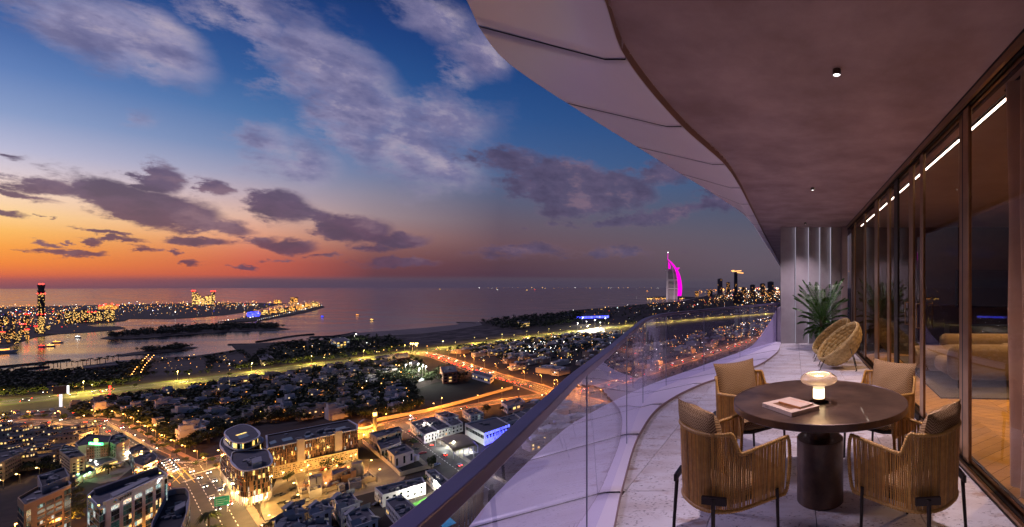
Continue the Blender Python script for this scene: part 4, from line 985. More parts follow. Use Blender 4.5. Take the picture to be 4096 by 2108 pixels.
# ================================================================ CITY: near buildings
BEIGE = pm('beige_render', (.36,.30,.24), (.42,.355,.29), .4, .85); WHITER = pm('white_render', (.55,.53,.52), (.62,.60,.59), .5, .8)
TANR = pm('tan_render', (.42,.25,.13), (.47,.29,.16), .4, .8); REDR = pm('red_render', (.30,.115,.075), (.34,.14,.09), .5, .85)
TERRA = pm('terracotta_fin', (.26,.115,.045), (.31,.15,.065), .6, .6); ROOFD = pm('dark_roof', (.035,.032,.036), (.055,.05,.055), .35, .85)
ROOFG = pm('grey_roof', (.085,.08,.09), (.12,.11,.12), .3, .8); CONCG = pm('pale_concrete', (.30,.28,.27), (.36,.34,.33), .4, .8)
STEEL = pm('pale_steel', (.45,.44,.45), rough=.4, metal=.3); ACM = pm('roof_plant', (.20,.19,.19), rough=.6, rnd=.3)
def winmat(name, cols, s0, s1):
    m = bpy.data.materials.new(name); m.use_nodes = True; t = m.node_tree; b = t.nodes['Principled BSDF']; oi = t.nodes.new('ShaderNodeObjectInfo')
    r = t.nodes.new('ShaderNodeValToRGB'); t.links.new(oi.outputs['Random'], r.inputs[0])
    while len(r.color_ramp.elements) < len(cols): r.color_ramp.elements.new(1)
    for i, (e, c) in enumerate(zip(r.color_ramp.elements, cols)): e.position = i/max(1,len(cols)-1); e.color = (*c,1)
    nz = t.nodes.new('ShaderNodeTexNoise'); nz.inputs['Scale'].default_value = 1.1; ge = t.nodes.new('ShaderNodeNewGeometry'); t.links.new(ge.outputs['Position'], nz.inputs['Vector'])
    mr = t.nodes.new('ShaderNodeMapRange'); t.links.new(nz.outputs['Fac'], mr.inputs[0]); mr.inputs[1].default_value = .3; mr.inputs[2].default_value = .7; mr.inputs[3].default_value = s0; mr.inputs[4].default_value = s1
    b.inputs['Base Color'].default_value = (.02,.02,.02,1); b.inputs['Roughness'].default_value = .15
    t.links.new(r.outputs[0], b.inputs['Emission Color']); t.links.new(mr.outputs[0], b.inputs['Emission Strength']); m.cycles.emission_sampling = 'NONE'; return m
WW = winmat('window_warm', [(1,.50,.14),(1,.66,.28),(1,.78,.42)], .5, 2.0); WC = winmat('window_cool', [(.45,.85,.80),(.75,.95,.95),(.9,.95,.85)], .15, .9)
WD = pm('window_dark', (.008,.012,.014), rough=.12, spec=.6); WT = winmat('window_teal', [(.01,.05,.05),(.03,.09,.08)], .15, .5)
WG = winmat('window_gold', [(1,.58,.12),(1,.70,.22)], .8, 2.6); WB = winmat('window_blue', [(.05,.05,1),(.12,.16,1)], 2, 5)
UNIT = {}
def unit(mat, name='window'):
    k = (mat.name, name)
    if k not in UNIT:
        mb = MB(); mb.box((0,0,0),(1,.16,1)); UNIT[k] = mb.mesh(name, mat)
    return UNIT[k]
def smooth_px(px, n=4):
    out = []; m = len(px)
    for i in range(m):
        p0, p1, p2, p3 = [Vector(px[(i+k)%m]) for k in (-1,0,1,2)]
        if (p2-p1).length > 60: out.append(tuple(p1)); continue
        for k in range(n):
            t = k/n; q = .5*((2*p1)+(p2-p0)*t+(2*p0-5*p1+4*p2-p3)*t*t+(3*p1-p0-3*p2+p3)*t**3); out.append((q.x,q.y))
    return out
def rpoly(px, h): return [G(x,y,h)[:2] for x,y in px]
def inset(poly, f):
    cx = sum(p[0] for p in poly)/len(poly); cy = sum(p[1] for p in poly)/len(poly); out = []
    for p in poly:
        d = math.hypot(p[0]-cx,p[1]-cy); k = max(0,(d-f)/d) if d else 1; out.append((cx+(p[0]-cx)*k, cy+(p[1]-cy)*k))
    return out
def ccw(p):
    return p if sum(p[i][0]*p[(i+1)%len(p)][1]-p[(i+1)%len(p)][0]*p[i][1] for i in range(len(p))) > 0 else p[::-1]
def mass(t, o, poly, z0, z1, wm, rm, par=.9, pw=.5, rname='roof', wname='wall'):
    poly = ccw(poly); q = inset(poly, pw); n = len(poly); mb = MB(); loc = lambda l, z: [(p[0]-o[0],p[1]-o[1],z) for p in l]
    mb.add(loc(poly,z0)+loc(poly,z1)+loc(q,z1)+loc(q,z1-par), [(i,(i+1)%n,n+(i+1)%n,n+i) for i in range(n)]+[(n+i,n+(i+1)%n,2*n+(i+1)%n,2*n+i) for i in range(n)]+[(2*n+i,2*n+(i+1)%n,3*n+(i+1)%n,3*n+i) for i in range(n)])
    w = build(wname, mb, wm, t)
    tri = tessellate_polygon([[Vector((p[0],p[1],0)) for p in q]]); mb = MB(); mb.add(loc(q,z1-par), [tuple(x) for x in tri]); r = build(rname, mb, rm, t); 
    return w
def wins(t, o, p0, p1, z0, z1, nx, nz, fx, fz, mats, keep=1.0, name='window', jx=0, depth=1.0, m0=0.0):
    a, b = Vector(p0[:2]), Vector(p1[:2]); d = b-a; L_ = d.length; d /= L_; rz = math.atan2(d.y, d.x); nn_ = Vector((d.y,-d.x))
    cx, cy = o[0], o[1]; cw_ = L_*(1-2*m0)/nx; chh = (z1-z0)/nz
    tot = sum(w for _, w in mats)
    for j in range(nz):
        for i in range(nx):
            if random.random() > keep: continue
            r_ = random.random()*tot; mt = mats[-1][0]
            for m, w in mats:
                r_ -= w
                if r_ < 0: mt = m; break
            s = L_*m0+cw_*(i+.5)+random.uniform(-jx,jx)*cw_; p = a+d*s
            ob(name, unit(mt, name), t, (p.x-cx, p.y-cy, z0+chh*(j+.5)), (0,0,rz), (cw_*fx, depth, chh*fz))
def units(t, o, poly, z, n, smin=.8, smax=2.4, hmax=1.6):
    cx = sum(p[0] for p in poly)/len(poly); cy = sum(p[1] for p in poly)/len(poly)
    if 'ru' not in UNIT:
        mb = MB(); mb.bb(-.5,.5,-.5,.5,0,1); mb.lathe([(.32,1),(.32,1.12),(.26,1.12),(.0,1.05)],8); UNIT['ru'] = mb.mesh('roof_unit', ACM)
    d = Vector((poly[1][0]-poly[0][0], poly[1][1]-poly[0][1])); rz = math.atan2(d.y,d.x)
    for _ in range(n):
        i = random.randrange(len(poly)); a = random.random()**.7*.75; b = random.random(); p, q = poly[i], poly[(i+1)%len(poly)]
        x = cx+(p[0]+(q[0]-p[0])*b-cx)*a; y = cy+(p[1]+(q[1]-p[1])*b-cy)*a
        ob('roof_unit', UNIT['ru'], t, (x-o[0],y-o[1],z), (0,0,rz), (random.uniform(smin,smax),random.uniform(smin,smax),random.uniform(.5,hmax)))
def bld(name, label, px, h, wm=WHITER, rm=ROOFD, cat='building', group=None, z0=0, par=.8, pw=.45, n_units=0):
    P = ccw(rpoly(px,h)); o = (sum(p[0] for p in P)/len(P), sum(p[1] for p in P)/len(P))
    t = thing(name, label, cat, (o[0],o[1],0), 0, group); mass(t, o, P, z0, h, wm, rm, par, pw)
    if n_units: units(t, o, P, h-par, n_units)
    return t, o, P
def faces_cam(p0, p1):     # outward normal of a ccw edge looks towards the viewer
    d = (p1[0]-p0[0], p1[1]-p0[1]); n = (d[1],-d[0]); m = ((p0[0]+p1[0])/2,(p0[1]+p1[1])/2); return n[0]*-m[0]+n[1]*-m[1] > 0
def auto_wins(t, o, P, z0, z1, fh, cw, fx, fz, mats, keep=1.0, jx=0, name='window', minlen=2, m0=.03, depth=1.0):
    n = len(P)
    for i in range(n):
        p0, p1 = P[i], P[(i+1)%n]; L_ = math.hypot(p1[0]-p0[0],p1[1]-p0[1])
        if L_ < minlen or not faces_cam(p0,p1): continue
        wins(t, o, p0, p1, z0, z1, max(1,round(L_/cw)), max(1,round((z1-z0)/fh)), fx, fz, mats, keep, name, jx, depth, m0)
# ---- white office with the lettering
t, o, P = bld('office_block', 'white office block with tall dark window columns and the sprinklr sign', [(348,1981),(399,2028),(668,1903),(673,1896),(630,1870),(374,1958)], 26, WHITER, ROOFG, 'office', n_units=0, par=1.0)
fa, fb = Vector(G(418,2019,26)[:2]), Vector(G(652,1910,26)[:2]); d = (fb-fa).normalized(); nn_ = Vector((d.y,-d.x)); fa += nn_*.5; fb += nn_*.5
mb = MB(); q = [fa, fb, fb-nn_*.9, fa-nn_*.9]; mb.prism([(p.x-o[0],p.y-o[1]) for p in q], 0, 27.2); build('facade_wall', mb, WHITER, t)
Lf = (fb-fa).length; cols = [(.07,.20),(.26,.40),(.45,.58),(.64,.77),(.83,.93)]
zt_ = 24.3
for ci, (a, b) in enumerate(cols):
    z = zt_
    for k, (hh, mts) in enumerate([(1.9,[(WC,3),(WW,.3)]),(4.2,[(WD,2),(WT,2)]),(4.2,[(WT,3),(WD,1),(WW,.7)]),(1.9,[(WC,1),(WW,1)]),(4.2,[(WT,1),(WD,1)]),(4.2,[(WT,1),(WD,1)])]):
        for sx_ in range(3):
            p0 = fa.lerp(fb, a+(b-a)*sx_/3); p1 = fa.lerp(fb, a+(b-a)*(sx_+1)/3)
            n2 = 2 if hh > 3 else 1
            wins(t, o, p0, p1, z-hh, z, 1, n2, .92, .93, mts, depth=.6)
        z -= hh+.45
lt = G(399,2028,26); le = G(348,1981,26)
wins(t, o, G(352,1984,26), G(398,2027,26), 1, 25, 6, 9, .95, .86, [(WD,3),(WT,2),(WC,.8)], name='curtain_glass')
wins(t, o, G(400,2028,26), G(418,2019,26), 1, 25, 3, 9, .95, .86, [(WD,3),(WT,2),(WC,.8)], name='curtain_glass')
wins(t, o, G(653,1910,26), G(668,1903,26), 1, 25, 3, 9, .95, .86, [(WD,2),(WT,2),(WC,1)], name='curtain_glass')
mb = MB(); q = rpoly([(440,1975),(588,1908),(600,1915),(452,1988)],27.5); mb.prism([(p[0]-o[0],p[1]-o[1]) for p in q], 25, 27.6); build('plant_screen', mb, CONCG, t)
units(t, o, rpoly([(445,1968),(600,1900),(600,1908),(452,1982)],26), 25, 14)
mb = MB(); q = rpoly([(374,1957),(630,1869),(634,1873),(380,1962)],27); mb.prism([(p[0]-o[0],p[1]-o[1]) for p in q], 25, 27.4); build('parapet', mb, ROOFG, t)
rzf = math.atan2(d.y,d.x); sp_ = fa.lerp(fb,.12)+nn_*.12
text('sprinklr', 2.1, pm('sign_ink',(.02,.02,.02),rough=.6), t, (sp_.x-o[0]+d.x*1.6,sp_.y-o[1]+d.y*1.6,25.9), (R(90),0,rzf), 'sign_lettering', 'LEFT', .05)
for k, (dx, dz, c) in enumerate(((-.2,-.3,(.1,.5,.15)),(.25,.25,(.05,.25,.75)),(.75,.05,(.05,.45,.8)),(.3,-.45,(.8,.3,.05)))):
    mb = MB(); mb.box((0,0,0),(.42,.1,.75), mat=Matrix.Rotation(rzf,3,'Z') @ Matrix.Rotation(R((30,-30,40,-20)[k]),3,'Y')); oo = build('sign_mark', mb, pm('mark%d'%k,c), t); oo.location = (sp_.x-o[0]+d.x*(dx),sp_.y-o[1]+d.y*(dx),25.9+dz)
sp2 = fa.lerp(fb,.855)+nn_*.12
mb = MB()
for (x0,z0,x1,z1) in ((0,-.9,.7,.9),(.7,.9,1.1,-.2),(.1,-.4,1.2,-.2),(1.2,.6,2.6,.6)): 
    v = Vector((x1-x0,0,z1-z0)); mb.tube([(x0*d.x,x0*d.y,z0),(x1*d.x,x1*d.y,z1)],.14,4)
oo = build('lit_mark', mb, emis('sign_white',(1,1,1),3,False), t); oo.location = (sp2.x-o[0],sp2.y-o[1],25.7)
for x, y in ((395,2024),(358,1990),(640,1895)): ob('roof_lamp', (lambda mb: mb.lathe([(0,0),(.25,.2),(.2,.5),(0,.6)],6).mesh('roof_lamp', emis('roof_gold',(1,.6,.1),8,False)))(MB()), t, tuple(v-w for v, w in zip(G(x,y,26.2),(o[0],o[1],0))))
# ---- tan office
t, o, P = bld('office_block', 'tan office block with dark ribbon windows and a stepped roof', [(70,1990),(96,2018),(284,1937),(262,1915),(240,1905),(140,1950)], 25, TANR, ROOFG, 'office', n_units=10, par=1.0)
mass(t, o, rpoly([(150,1902),(258,1868),(278,1903),(168,1946)],27.5), 0, 27.5, CONCG, ROOFD, 1.0); units(t, o, rpoly([(162,1902),(252,1876),(266,1902),(178,1936)],27.5), 26.5, 9)
a_, b_ = G(96,2018,25), G(284,1937,25)
def lerp2(a, b, q): return (a[0]+(b[0]-a[0])*q, a[1]+(b[1]-a[1])*q)
for (u0,u1) in ((.26,.42),(.45,.61),(.64,.79)): wins(t, o, lerp2(a_,b_,u0), lerp2(a_,b_,u1), 1.2, 22.5, 3, 9, .97, .58, [(WD,5),(WT,1),(WC,1)])
wins(t, o, lerp2(a_,b_,.84), lerp2(a_,b_,.99), 1, 23.5, 3, 9, .95, .9, [(WD,3),(WT,2),(WC,.5)], name='curtain_glass'); wins(t, o, lerp2(a_,b_,.04), lerp2(a_,b_,.13), 1, 22, 2, 8, .95, .9, [(WD,3),(WT,1)], name='curtain_glass')
wins(t, o, G(71,1991,25), G(95,2017,25), 1, 22, 4, 8, .8, .7, [(WD,3),(WT,1)], name='curtain_glass')
mb = MB(); mb.tube([(p[0]-o[0],p[1]-o[1],25.6) for p in (G(105,2022,25),G(180,1990,25),G(275,1948,25),G(283,1938,25),G(270,1930,25))],.28,6); build('roof_rail', mb, CONCG, t)
# ---- hotel, three wings in a U
t, o, P = bld('hotel', 'beige and red hotel in a U with a lit green roof sign', [(238,1802),(280,1834),(341,1822),(302,1787),(254,1777)], 13, BEIGE, ROOFD, 'hotel', n_units=12)
auto_wins(t, o, P, 1.2, 12, 1.75, 2.2, .38, .42, [(WD,6),(WW,.5)], keep=.9)
wins(t, o, lerp2(G(280,1834,13),G(341,1822,13),.45), lerp2(G(280,1834,13),G(341,1822,13),.60), 3, 12, 1, 5, .8, .45, [(WG,1)], depth=1.6)
P2 = ccw(rpoly([(312,1785),(345,1779),(435,1768),(446,1742),(349,1737),(299,1772)],13)); mass(t, o, P2, 0, 13, BEIGE, ROOFD)
wins(t, o, G(345,1779.5,13), G(434,1768.5,13), .2, 11.6, 1, 1, .98, 1, [(REDR,1)], name='red_panel', depth=.8)
wins(t, o, G(378,1775.5,13), G(402,1772.5,13), .1, 12.6, 1, 1, .98, 1, [(BEIGE,1)], name='pale_panel', depth=1.5)
wins(t, o, G(347,1779.5,13), G(433,1768.5,13), 2.5, 11.5, 9, 5, .26, .42, [(WD,4),(WC,.5),(WT,1)], depth=2.6)
P3 = ccw(rpoly([(435,1768),(465,1779),(518,1755),(489,1728),(446,1742)],12.5)); mass(t, o, P3, 0, 12.5, BEIGE, ROOFD); units(t, o, P3, 11.7, 9)
wins(t, o, lerp2(G(465,1779,12.5),G(518,1755,12.5),.46), lerp2(G(465,1779,12.5),G(518,1755,12.5),.58), 3, 12, 1, 5, .8, .42, [(WG,1)], depth=1.6)
wins(t, o, G(437,1769,12.5), G(464,1779,12.5), 2, 11.5, 3, 5, .3, .45, [(WD,4),(WT,1)])
sg = G(384,1773,14.2); mb = MB(); mb.box((0,0,0),(11,.5,1.5)); so = build('green_sign', mb, emis('sign_green',(.08,1,.28),5,False), t); so.location = (sg[0]-o[0],sg[1]-o[1],13.9); so.rotation_euler = (0,0,R(-8))
mb = MB(); mb.box((0,0,0),(2.2,.5,2.0)); so = build('sign_mark', mb, emis('sign_lime',(.75,1,.12),5,False), t); so.location = (sg[0]-o[0],sg[1]-o[1],16.0); so.rotation_euler = (0,0,R(-8))
mb = MB(); mb.tube([(-4.4,-.35,.0),(-3.6,-.35,.35),(-2.6,-.35,-.3),(-1.6,-.35,.3),(-.4,-.35,-.2),(.8,-.35,.3),(2,-.35,-.25),(3.2,-.35,.3),(4.3,-.35,-.1)],.16,4); so = build('sign_script', mb, emis('sign_white2',(.9,1,.95),6,False), t); so.location = (sg[0]-o[0],sg[1]-o[1],13.9); so.rotation_euler = (0,0,R(-8))
mass(t, o, rpoly([(343,1852),(372,1835),(440,1825),(470,1838),(420,1850),(390,1868)],4.2), 0, 4.2, pm('canopy_white',(.5,.46,.42)), ROOFG, .4)
wins(t, o, G(346,1856,4.2), G(390,1870,4.2), .3, 3.8, 6, 1, .86, .9, [(WG,2),(WC,1)], depth=2); wins(t, o, G(392,1868,4.2), G(470,1840,4.2), .3, 3.8, 9, 1, .86, .9, [(WG,2),(WC,1)], depth=2)
mass(t, o, rpoly([(300,1920),(338,1895),(385,1882),(360,1862),(345,1870),(342,1858),(300,1890)],4), 0, 4, BEIGE, ROOFG, .4)
for k, (x, y, kd) in enumerate(((345,1858,'white'),(380,1873,'white'),(430,1838,'white'),(453,1845,'white'),(478,1846,'white'),(497,1838,'white'),(515,1832,'white'),(360,1868,'white'),(385,1885,'white'),(310,1925,'green'),(335,1932,'green'),(357,1918,'green'))):
    q = G(x,y); street_lamp(q[0],q[1],kd,4,(5200 if kd == 'white' and k < 8 else 700),'bright lamp in the hotel forecourt','lamps in the hotel forecourt',0,.4)
for x, y in ((368,1832),(396,1826)):
    q = G(x,y); bl = thing('blue_uplight', 'blue light cone against the red hotel front', 'light', (q[0],q[1]-1.5,0), group='blue lights on the hotel front')
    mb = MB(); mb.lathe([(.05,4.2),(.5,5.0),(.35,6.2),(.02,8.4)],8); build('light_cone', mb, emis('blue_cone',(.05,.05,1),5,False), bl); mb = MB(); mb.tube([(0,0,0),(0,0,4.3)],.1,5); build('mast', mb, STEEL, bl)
# ---- curved block beside the hotel, crescent block below
t, o, P = bld('curved_block', 'low curved block with a cluttered dark roof beside the hotel', [(516,1792),(565,1773),(600,1795),(630,1823),(624,1838),(604,1852),(572,1864),(540,1852)], 8.5, CONCG, ROOFD, n_units=16)
auto_wins(t, o, P, 1, 7.5, 2.4, 2.4, .7, .6, [(WD,3),(WC,.6)])
t, o, P = bld('crescent_block', 'crescent shaped block with a deep dark plant roof beside the avenue', [(660,1986),(673,1960),(705,1952),(742,1950),(755,1965),(760,1990),(757,2015),(748,2048),(736,2081),(716,2130),(600,2130),(605,2090)], 17, pm('mauve_concrete',(.30,.27,.28),(.34,.31,.32),.3,.8), ROOFD, n_units=0, par=2.6, pw=1.2)
units(t, o, rpoly([(668,1985),(738,1968),(742,2010),(715,2070),(625,2090)],17), 14.4, 34, .8, 2.0, 1.3)
mb = MB(); q = rpoly([(700,2020),(742,2000),(740,2020),(698,2042)],17.5); mb.prism([(p[0]-o[0],p[1]-o[1]) for p in q],14.5,17.2); build('stair_house', mb, CONCG, t)
auto_wins(t, o, P, 1.5, 13.5, 3.0, 2.6, .9, .6, [(WD,3),(WT,1),(WC,.4)])
# ---- terracotta office complex
def fins(t, o, P, z0, z1, rows, cw, lit, skip=None, gold=WG):
    n = len(P)
    for i in range(n):
        p0, p1 = P[i], P[(i+1)%n]; L_ = math.hypot(p1[0]-p0[0],p1[1]-p0[1])
        if L_ < .5 or not faces_cam(p0,p1): continue
        nx = max(1, round(L_/cw)); fh = (z1-z0)/rows
        for j in range(rows):
            wins(t, o, p0, p1, z0+fh*j, z0+fh*(j+1), nx, 1, .52, .88, [(WD,1-lit),(gold,lit*.7),(WC,lit*.3)], keep=.86, jx=.22, name='tall_window', depth=.9)
        for j in range(rows+1):
            a, b = Vector(p0), Vector(p1); d = (b-a).normalized(); ob('floor_band', unit(pm('bronze_band',(.08,.05,.035),rough=.5),'floor_band'), t, ((a.x+b.x)/2-o[0],(a.y+b.y)/2-o[1],z0+fh*j), (0,0,math.atan2(d.y,d.x)), (L_,1.8,.16))
def rounded(px, z): return px
FBpx = smooth_px([(923,1846),(942,1868),(961,1880),(984,1884),(1010,1880),(1062,1867),(1082,1858),(1089,1842),(1083,1824),(1073,1804),(1060,1797),(1037,1799),(940,1806),(926,1822)],3)
t, o, P = bld('terracotta_office', 'big terracotta finned office complex with rounded front block and lit arcade', FBpx, 18.6, pm('terracotta_wall',(.15,.07,.03),(.19,.09,.04),.5,.7), ROOFG, 'office', z0=4.7, par=.5, pw=.8)
mb = MB(); PP = ccw(rpoly(FBpx,18.6)); PQ = inset(PP,-.5); n = len(PP)
def ring(t, o, P, z0, z1, out, mat, name):
    P = ccw(P); A = inset(P,-out); B_ = inset(P,.6); n = len(P); mb = MB()
    vs = [(p[0]-o[0],p[1]-o[1],z) for l, z in ((A,z0),(A,z1),(B_,z1),(B_,z0)) for p in l]
    fs = []
    for k in range(4):
        for i in range(n): fs.append((k*n+i,k*n+(i+1)%n,((k+1)%4)*n+(i+1)%n,((k+1)%4)*n+i))
    mb.add(vs, fs); return build(name, mb, mat, t)
EDGE = pm('pale_roof_edge',(.52,.50,.52),rough=.5)
ring(t, o, P, 18.3, 18.75, .45, EDGE, 'roof_edge')
fins(t, o, P, 5.0, 18.2, 5, 1.55, .15)
def arcade(t, o, P, h, inn, lit):
    Q = ccw(inset(P, inn)); nq = len(Q); mb = MB(); mb.prism([(p[0]-o[0],p[1]-o[1]) for p in Q], 0, h); build('arcade_core', mb, pm('arcade_core',(.4,.34,.28)), t)
    for i in range(nq):
        p0, p1 = Q[i], Q[(i+1)%nq]; L_ = math.hypot(p1[0]-p0[0],p1[1]-p0[1])
        if L_ > 1 and faces_cam(p0,p1): wins(t, o, p0, p1, .3, h-.2, max(1,round(L_/2)), 1, .9, .95, lit, name='shop_window', depth=1.5)
    for i in range(len(P)):
        p0, p1 = P[i], P[(i+1)%len(P)]; L_ = math.hypot(p1[0]-p0[0],p1[1]-p0[1])
        if not faces_cam(p0,p1): continue
        for k in range(max(1,round(L_/3.4))):
            q = lerp2(p0,p1,(k+.5)/max(1,round(L_/3.4))); c = (sum(p[0] for p in P)/len(P),sum(p[1] for p in P)/len(P)); q = lerp2(q,c,.03)
            if 'col' not in UNIT: UNIT['col'] = MB().tube([(0,0,0),(0,0,1)],.22,7).mesh('column', pm('column_white',(.55,.5,.45)))
            ob('column', UNIT['col'], t, (q[0]-o[0],q[1]-o[1],0), (0,0,0), (1,1,h))
WS = winmat('shop_light', [(1,.86,.62),(1,.93,.85),(1,.78,.5)], 1.6, 4.0)
arcade(t, o, P, 4.72, 3.0, [(WS,1)])
LBpx = smooth_px([(880,1774),(884,1790),(898,1808),(915,1826),(925,1828),(936,1803),(990,1790),(1040,1775),(1050,1752),(990,1722),(920,1736),(890,1752)],3)
PL = ccw(rpoly(LBpx,18.4)); mass(t, o, PL, 4.7, 18.4, MATS['terracotta_wall'], ROOFG, .5, .8); ring(t, o, PL, 18.1, 18.55, .4, EDGE, 'roof_edge'); fins(t, o, PL, 5.0, 18.0, 5, 1.6, .08)
arcade(t, o, PL, 4.7, 3.0, [(WS,1)])
POpx = smooth_px([(896,1761),(912,1784),(940,1798),(968,1799),(994,1794),(1035,1774),(1038,1752),(1000,1726),(960,1722),(910,1742)],3)
PO = ccw(rpoly(POpx,19.6)); ring(t, o, PO, 19.2, 19.7, .5, EDGE, 'penthouse_deck'); mass(t, o, inset(PO,1.4), 18, 23.2, MATS['window_dark'], ROOFG, .1, .3)
fins(t, o, ccw(inset(PO,1.2)), 19.8, 23.0, 1, 2.2, .85)
ring(t, o, inset(PO,.4), 23.2, 23.75, .5, EDGE, 'penthouse_roof_edge'); mb = MB(); mb.prism([(p[0]-o[0],p[1]-o[1]) for p in inset(PO,1.0)],23.25,23.6); build('penthouse_roof', mb, ROOFG, t)
q = rpoly([(946,1742),(985,1730),(998,1744),(958,1757)],23.7); mb = MB(); mb.prism([(p[0]-o[0],p[1]-o[1]) for p in q],23.3,23.72); build('light_well', mb, WD, t); wins(t, o, q[0], q[1], 23.72, 24.0, 6, 1, .9, .9, [(WG,1)], depth=6)
WPpx = [(1068,1794),(1431,1716),(1430,1700),(1394,1680),(1064,1742)]
PW = ccw(rpoly(WPpx,19)); mass(t, o, PW, 7.0, 19, MATS['terracotta_wall'], ROOFD, .6, 1.0); ring(t, o, PW, 18.8, 19.2, .3, EDGE, 'roof_edge')
a_, b_ = G(1068,1794,19), G(1431,1716,19)
for (u0,u1) in ((.0,.30),(.38,.72),(.80,1.0)):
    for j in range(5): wins(t, o, lerp2(a_,b_,u0), lerp2(a_,b_,u1), 7.2+2.3*j, 9.4+2.3*j, round(56*(u1-u0)), 1, .5, .95, [(WD,.90),(WG,.05),(WC,.05)], keep=.86, jx=.22, name='tall_window', depth=.9)
    wins(t, o, lerp2(a_,b_,u0), lerp2(a_,b_,u1), 18.3, 19.3, 1, 1, 1, .5, [(EDGE,1)], name='roof_edge', depth=4)
for (u0,u1) in ((.30,.38),(.72,.80)): wins(t, o, lerp2(a_,b_,u0), lerp2(a_,b_,u1), 6.5, 20.4, 1, 1, 1, 1, [(BEIGE,1)], name='stair_tower', depth=14)
PP_ = ccw(rpoly([(1092,1868),(1432,1793),(1400,1740),(1070,1790)],7.2)); mass(t, o, PP_, 0, 7.2, pm('sand_render',(.42,.32,.19),(.48,.37,.23),.5,.85), ROOFD, .3, .3, wname='podium_wall')
wins(t, o, G(1096,1867,7.2), G(1430,1794,7.2), .4, 6.6, 54, 5, .55, .42, [(WD,4),(WT,1.2),(WW,.3)], keep=.5, jx=.3)
for (x0,y0,x1,y1,w_) in ((1075,1765,1100,1756,20),(1125,1752,1165,1743,22),(1215,1737,1250,1729,22),(1265,1725,1300,1717,22),(1330,1712,1380,1700,20)):
    q = rpoly([(x0,y0),(x1,y1),(x1+8,y1+w_*.5),(x0+8,y0+w_*.5)],19.2); mb = MB(); mb.prism([(p[0]-o[0],p[1]-o[1]) for p in q],18.4,18.62); build('light_well', mb, WD, t)
units(t, o, PW, 18.4, 16, 1, 3)
units(t, o, rpoly([(960,1835),(1050,1820),(1060,1850),(985,1870)],18.6), 18.1, 5, 1.5, 3.5, 2)
mb = MB(); q = rpoly([(1005,1835),(1045,1824),(1048,1843),(1010,1855)],21); mb.prism([(p[0]-o[0],p[1]-o[1]) for p in q],18.1,21); build('lift_house', mb, CONCG, t)
for k, (x, y, p_) in enumerate(((895,1975,9000),(925,2010,9000),(985,2040,7000),(1060,2030,5000),(1130,1925,3600),(1230,1895,4200),(1330,1870,4200),(1420,1850,3600))):
    q = G(x,y); street_lamp(q[0],q[1],'yellow',5,p_,'warm wall lamp lighting the paving round the terracotta office','lamps round the terracotta office',0,.5)
# ---- substation with orange floodlights
st_, so_, _P = bld('substation_shed', 'ribbed orange-lit shed in the walled substation', [(1325,1880),(1393,1858),(1397,1875),(1332,1900)], 6, pm('ribbed_metal',(.42,.3,.2)), ROOFG)
auto_wins(st_, so_, _P, .5, 5.8, 6, 1.0, .35, .95, [(pm('rib',(.5,.36,.24)),1)], name='rib', depth=2)
def sub(name, label, px, h, wm, rm=ROOFG, n_u=0, lab2=None):
    t, o, P = bld(name, label, px, h, wm, rm, 'substation', 'boxes of the substation', n_units=n_u); return t, o, P
RUST = pm('rusty_steel',(.22,.11,.05),(.28,.15,.07),.6,.7)
for k, (px, h, m) in enumerate((([(1232,1905),(1258,1898),(1264,1912),(1238,1920)],7,CONCG),([(1262,1897),(1284,1892),(1290,1905),(1268,1911)],7,CONCG),([(1215,1925),(1235,1920),(1240,1935),(1220,1942)],4,RUST),([(1200,1950),(1228,1942),(1233,1957),(1206,1967)],3,BEIGE),([(1232,1945),(1282,1932),(1288,1950),(1240,1965)],4.5,CONCG),
        ([(1318,1925),(1350,1916),(1356,1930),(1325,1940)],3,RUST),([(1352,1934),(1374,1928),(1380,1942),(1358,1949)],3,CONCG),([(1392,1915),(1440,1905),(1446,1922),(1398,1935)],4,CONCG),([(1400,1872),(1420,1868),(1424,1880),(1405,1886)],6,RUST),([(1450,1896),(1480,1888),(1488,1902),(1458,1910)],3,BEIGE),([(1362,1895),(1405,1884),(1408,1892),(1366,1904)],4.5,RUST))):
    sub('substation_box', 'boxy steel and concrete unit inside the walled substation yard', px, h, m, n_u=2)
q = G(1428,1905); ct = thing('cooling_tower', 'squat white cooling tower in the substation yard', 'tower', (q[0],q[1],0)); mb = MB(); mb.lathe([(3,0),(3,5),(2.2,7.5),(2.4,8.6),(2.0,8.6),(1.9,8)],16); build('shell', mb, CONCG, ct, smooth=True)
mb = MB(); mb.lathe([(0,7.9),(1.85,7.9)],16); build('fan', mb, DARKM, ct)
for k, (x, y, p_) in enumerate(((1240,1935,4200),(1300,1915,5200),(1345,1900,6500),(1390,1905,8000),(1425,1890,4200),(1235,1965,3000))):
    q = G(x,y); street_lamp(q[0],q[1],'sodium',5.5,p_,'orange floodlight among the steel boxes of the substation','floodlights in the substation',0,.4)
def wall_run(label, px, h, mat=BEIGE, w=.35):
    p = gp(px); lf, rt = strip_pts(p, w); mb = MB()
    for i in range(len(p)-1):
        mb.prism([(lf[i].x,lf[i].y),(lf[i+1].x,lf[i+1].y),(rt[i+1].x,rt[i+1].y),(rt[i].x,rt[i].y)],0,h)
    return build('boundary_wall', mb, mat, label=label, category='wall')
wall_run('low pale wall round the orange-lit substation', [(1182,1925),(1204,1997),(1355,1953),(1500,1922),(1470,1895)], 2.2)
wall_run('long pale wall beside the sunken green verge', [(1450,1770),(1500,1815),(1560,1865),(1600,1905),(1735,1868)], 2.6)
wall_run('orange-lit boundary wall along the curving avenue', [(1500,1688),(1600,1668),(1700,1650),(1850,1612),(1960,1580),(2050,1555)], 3)
wall_run('pale wall at the foot of the villa compound along the avenue', [(430,1700),(520,1748),(610,1802),(680,1835)], 2.4)
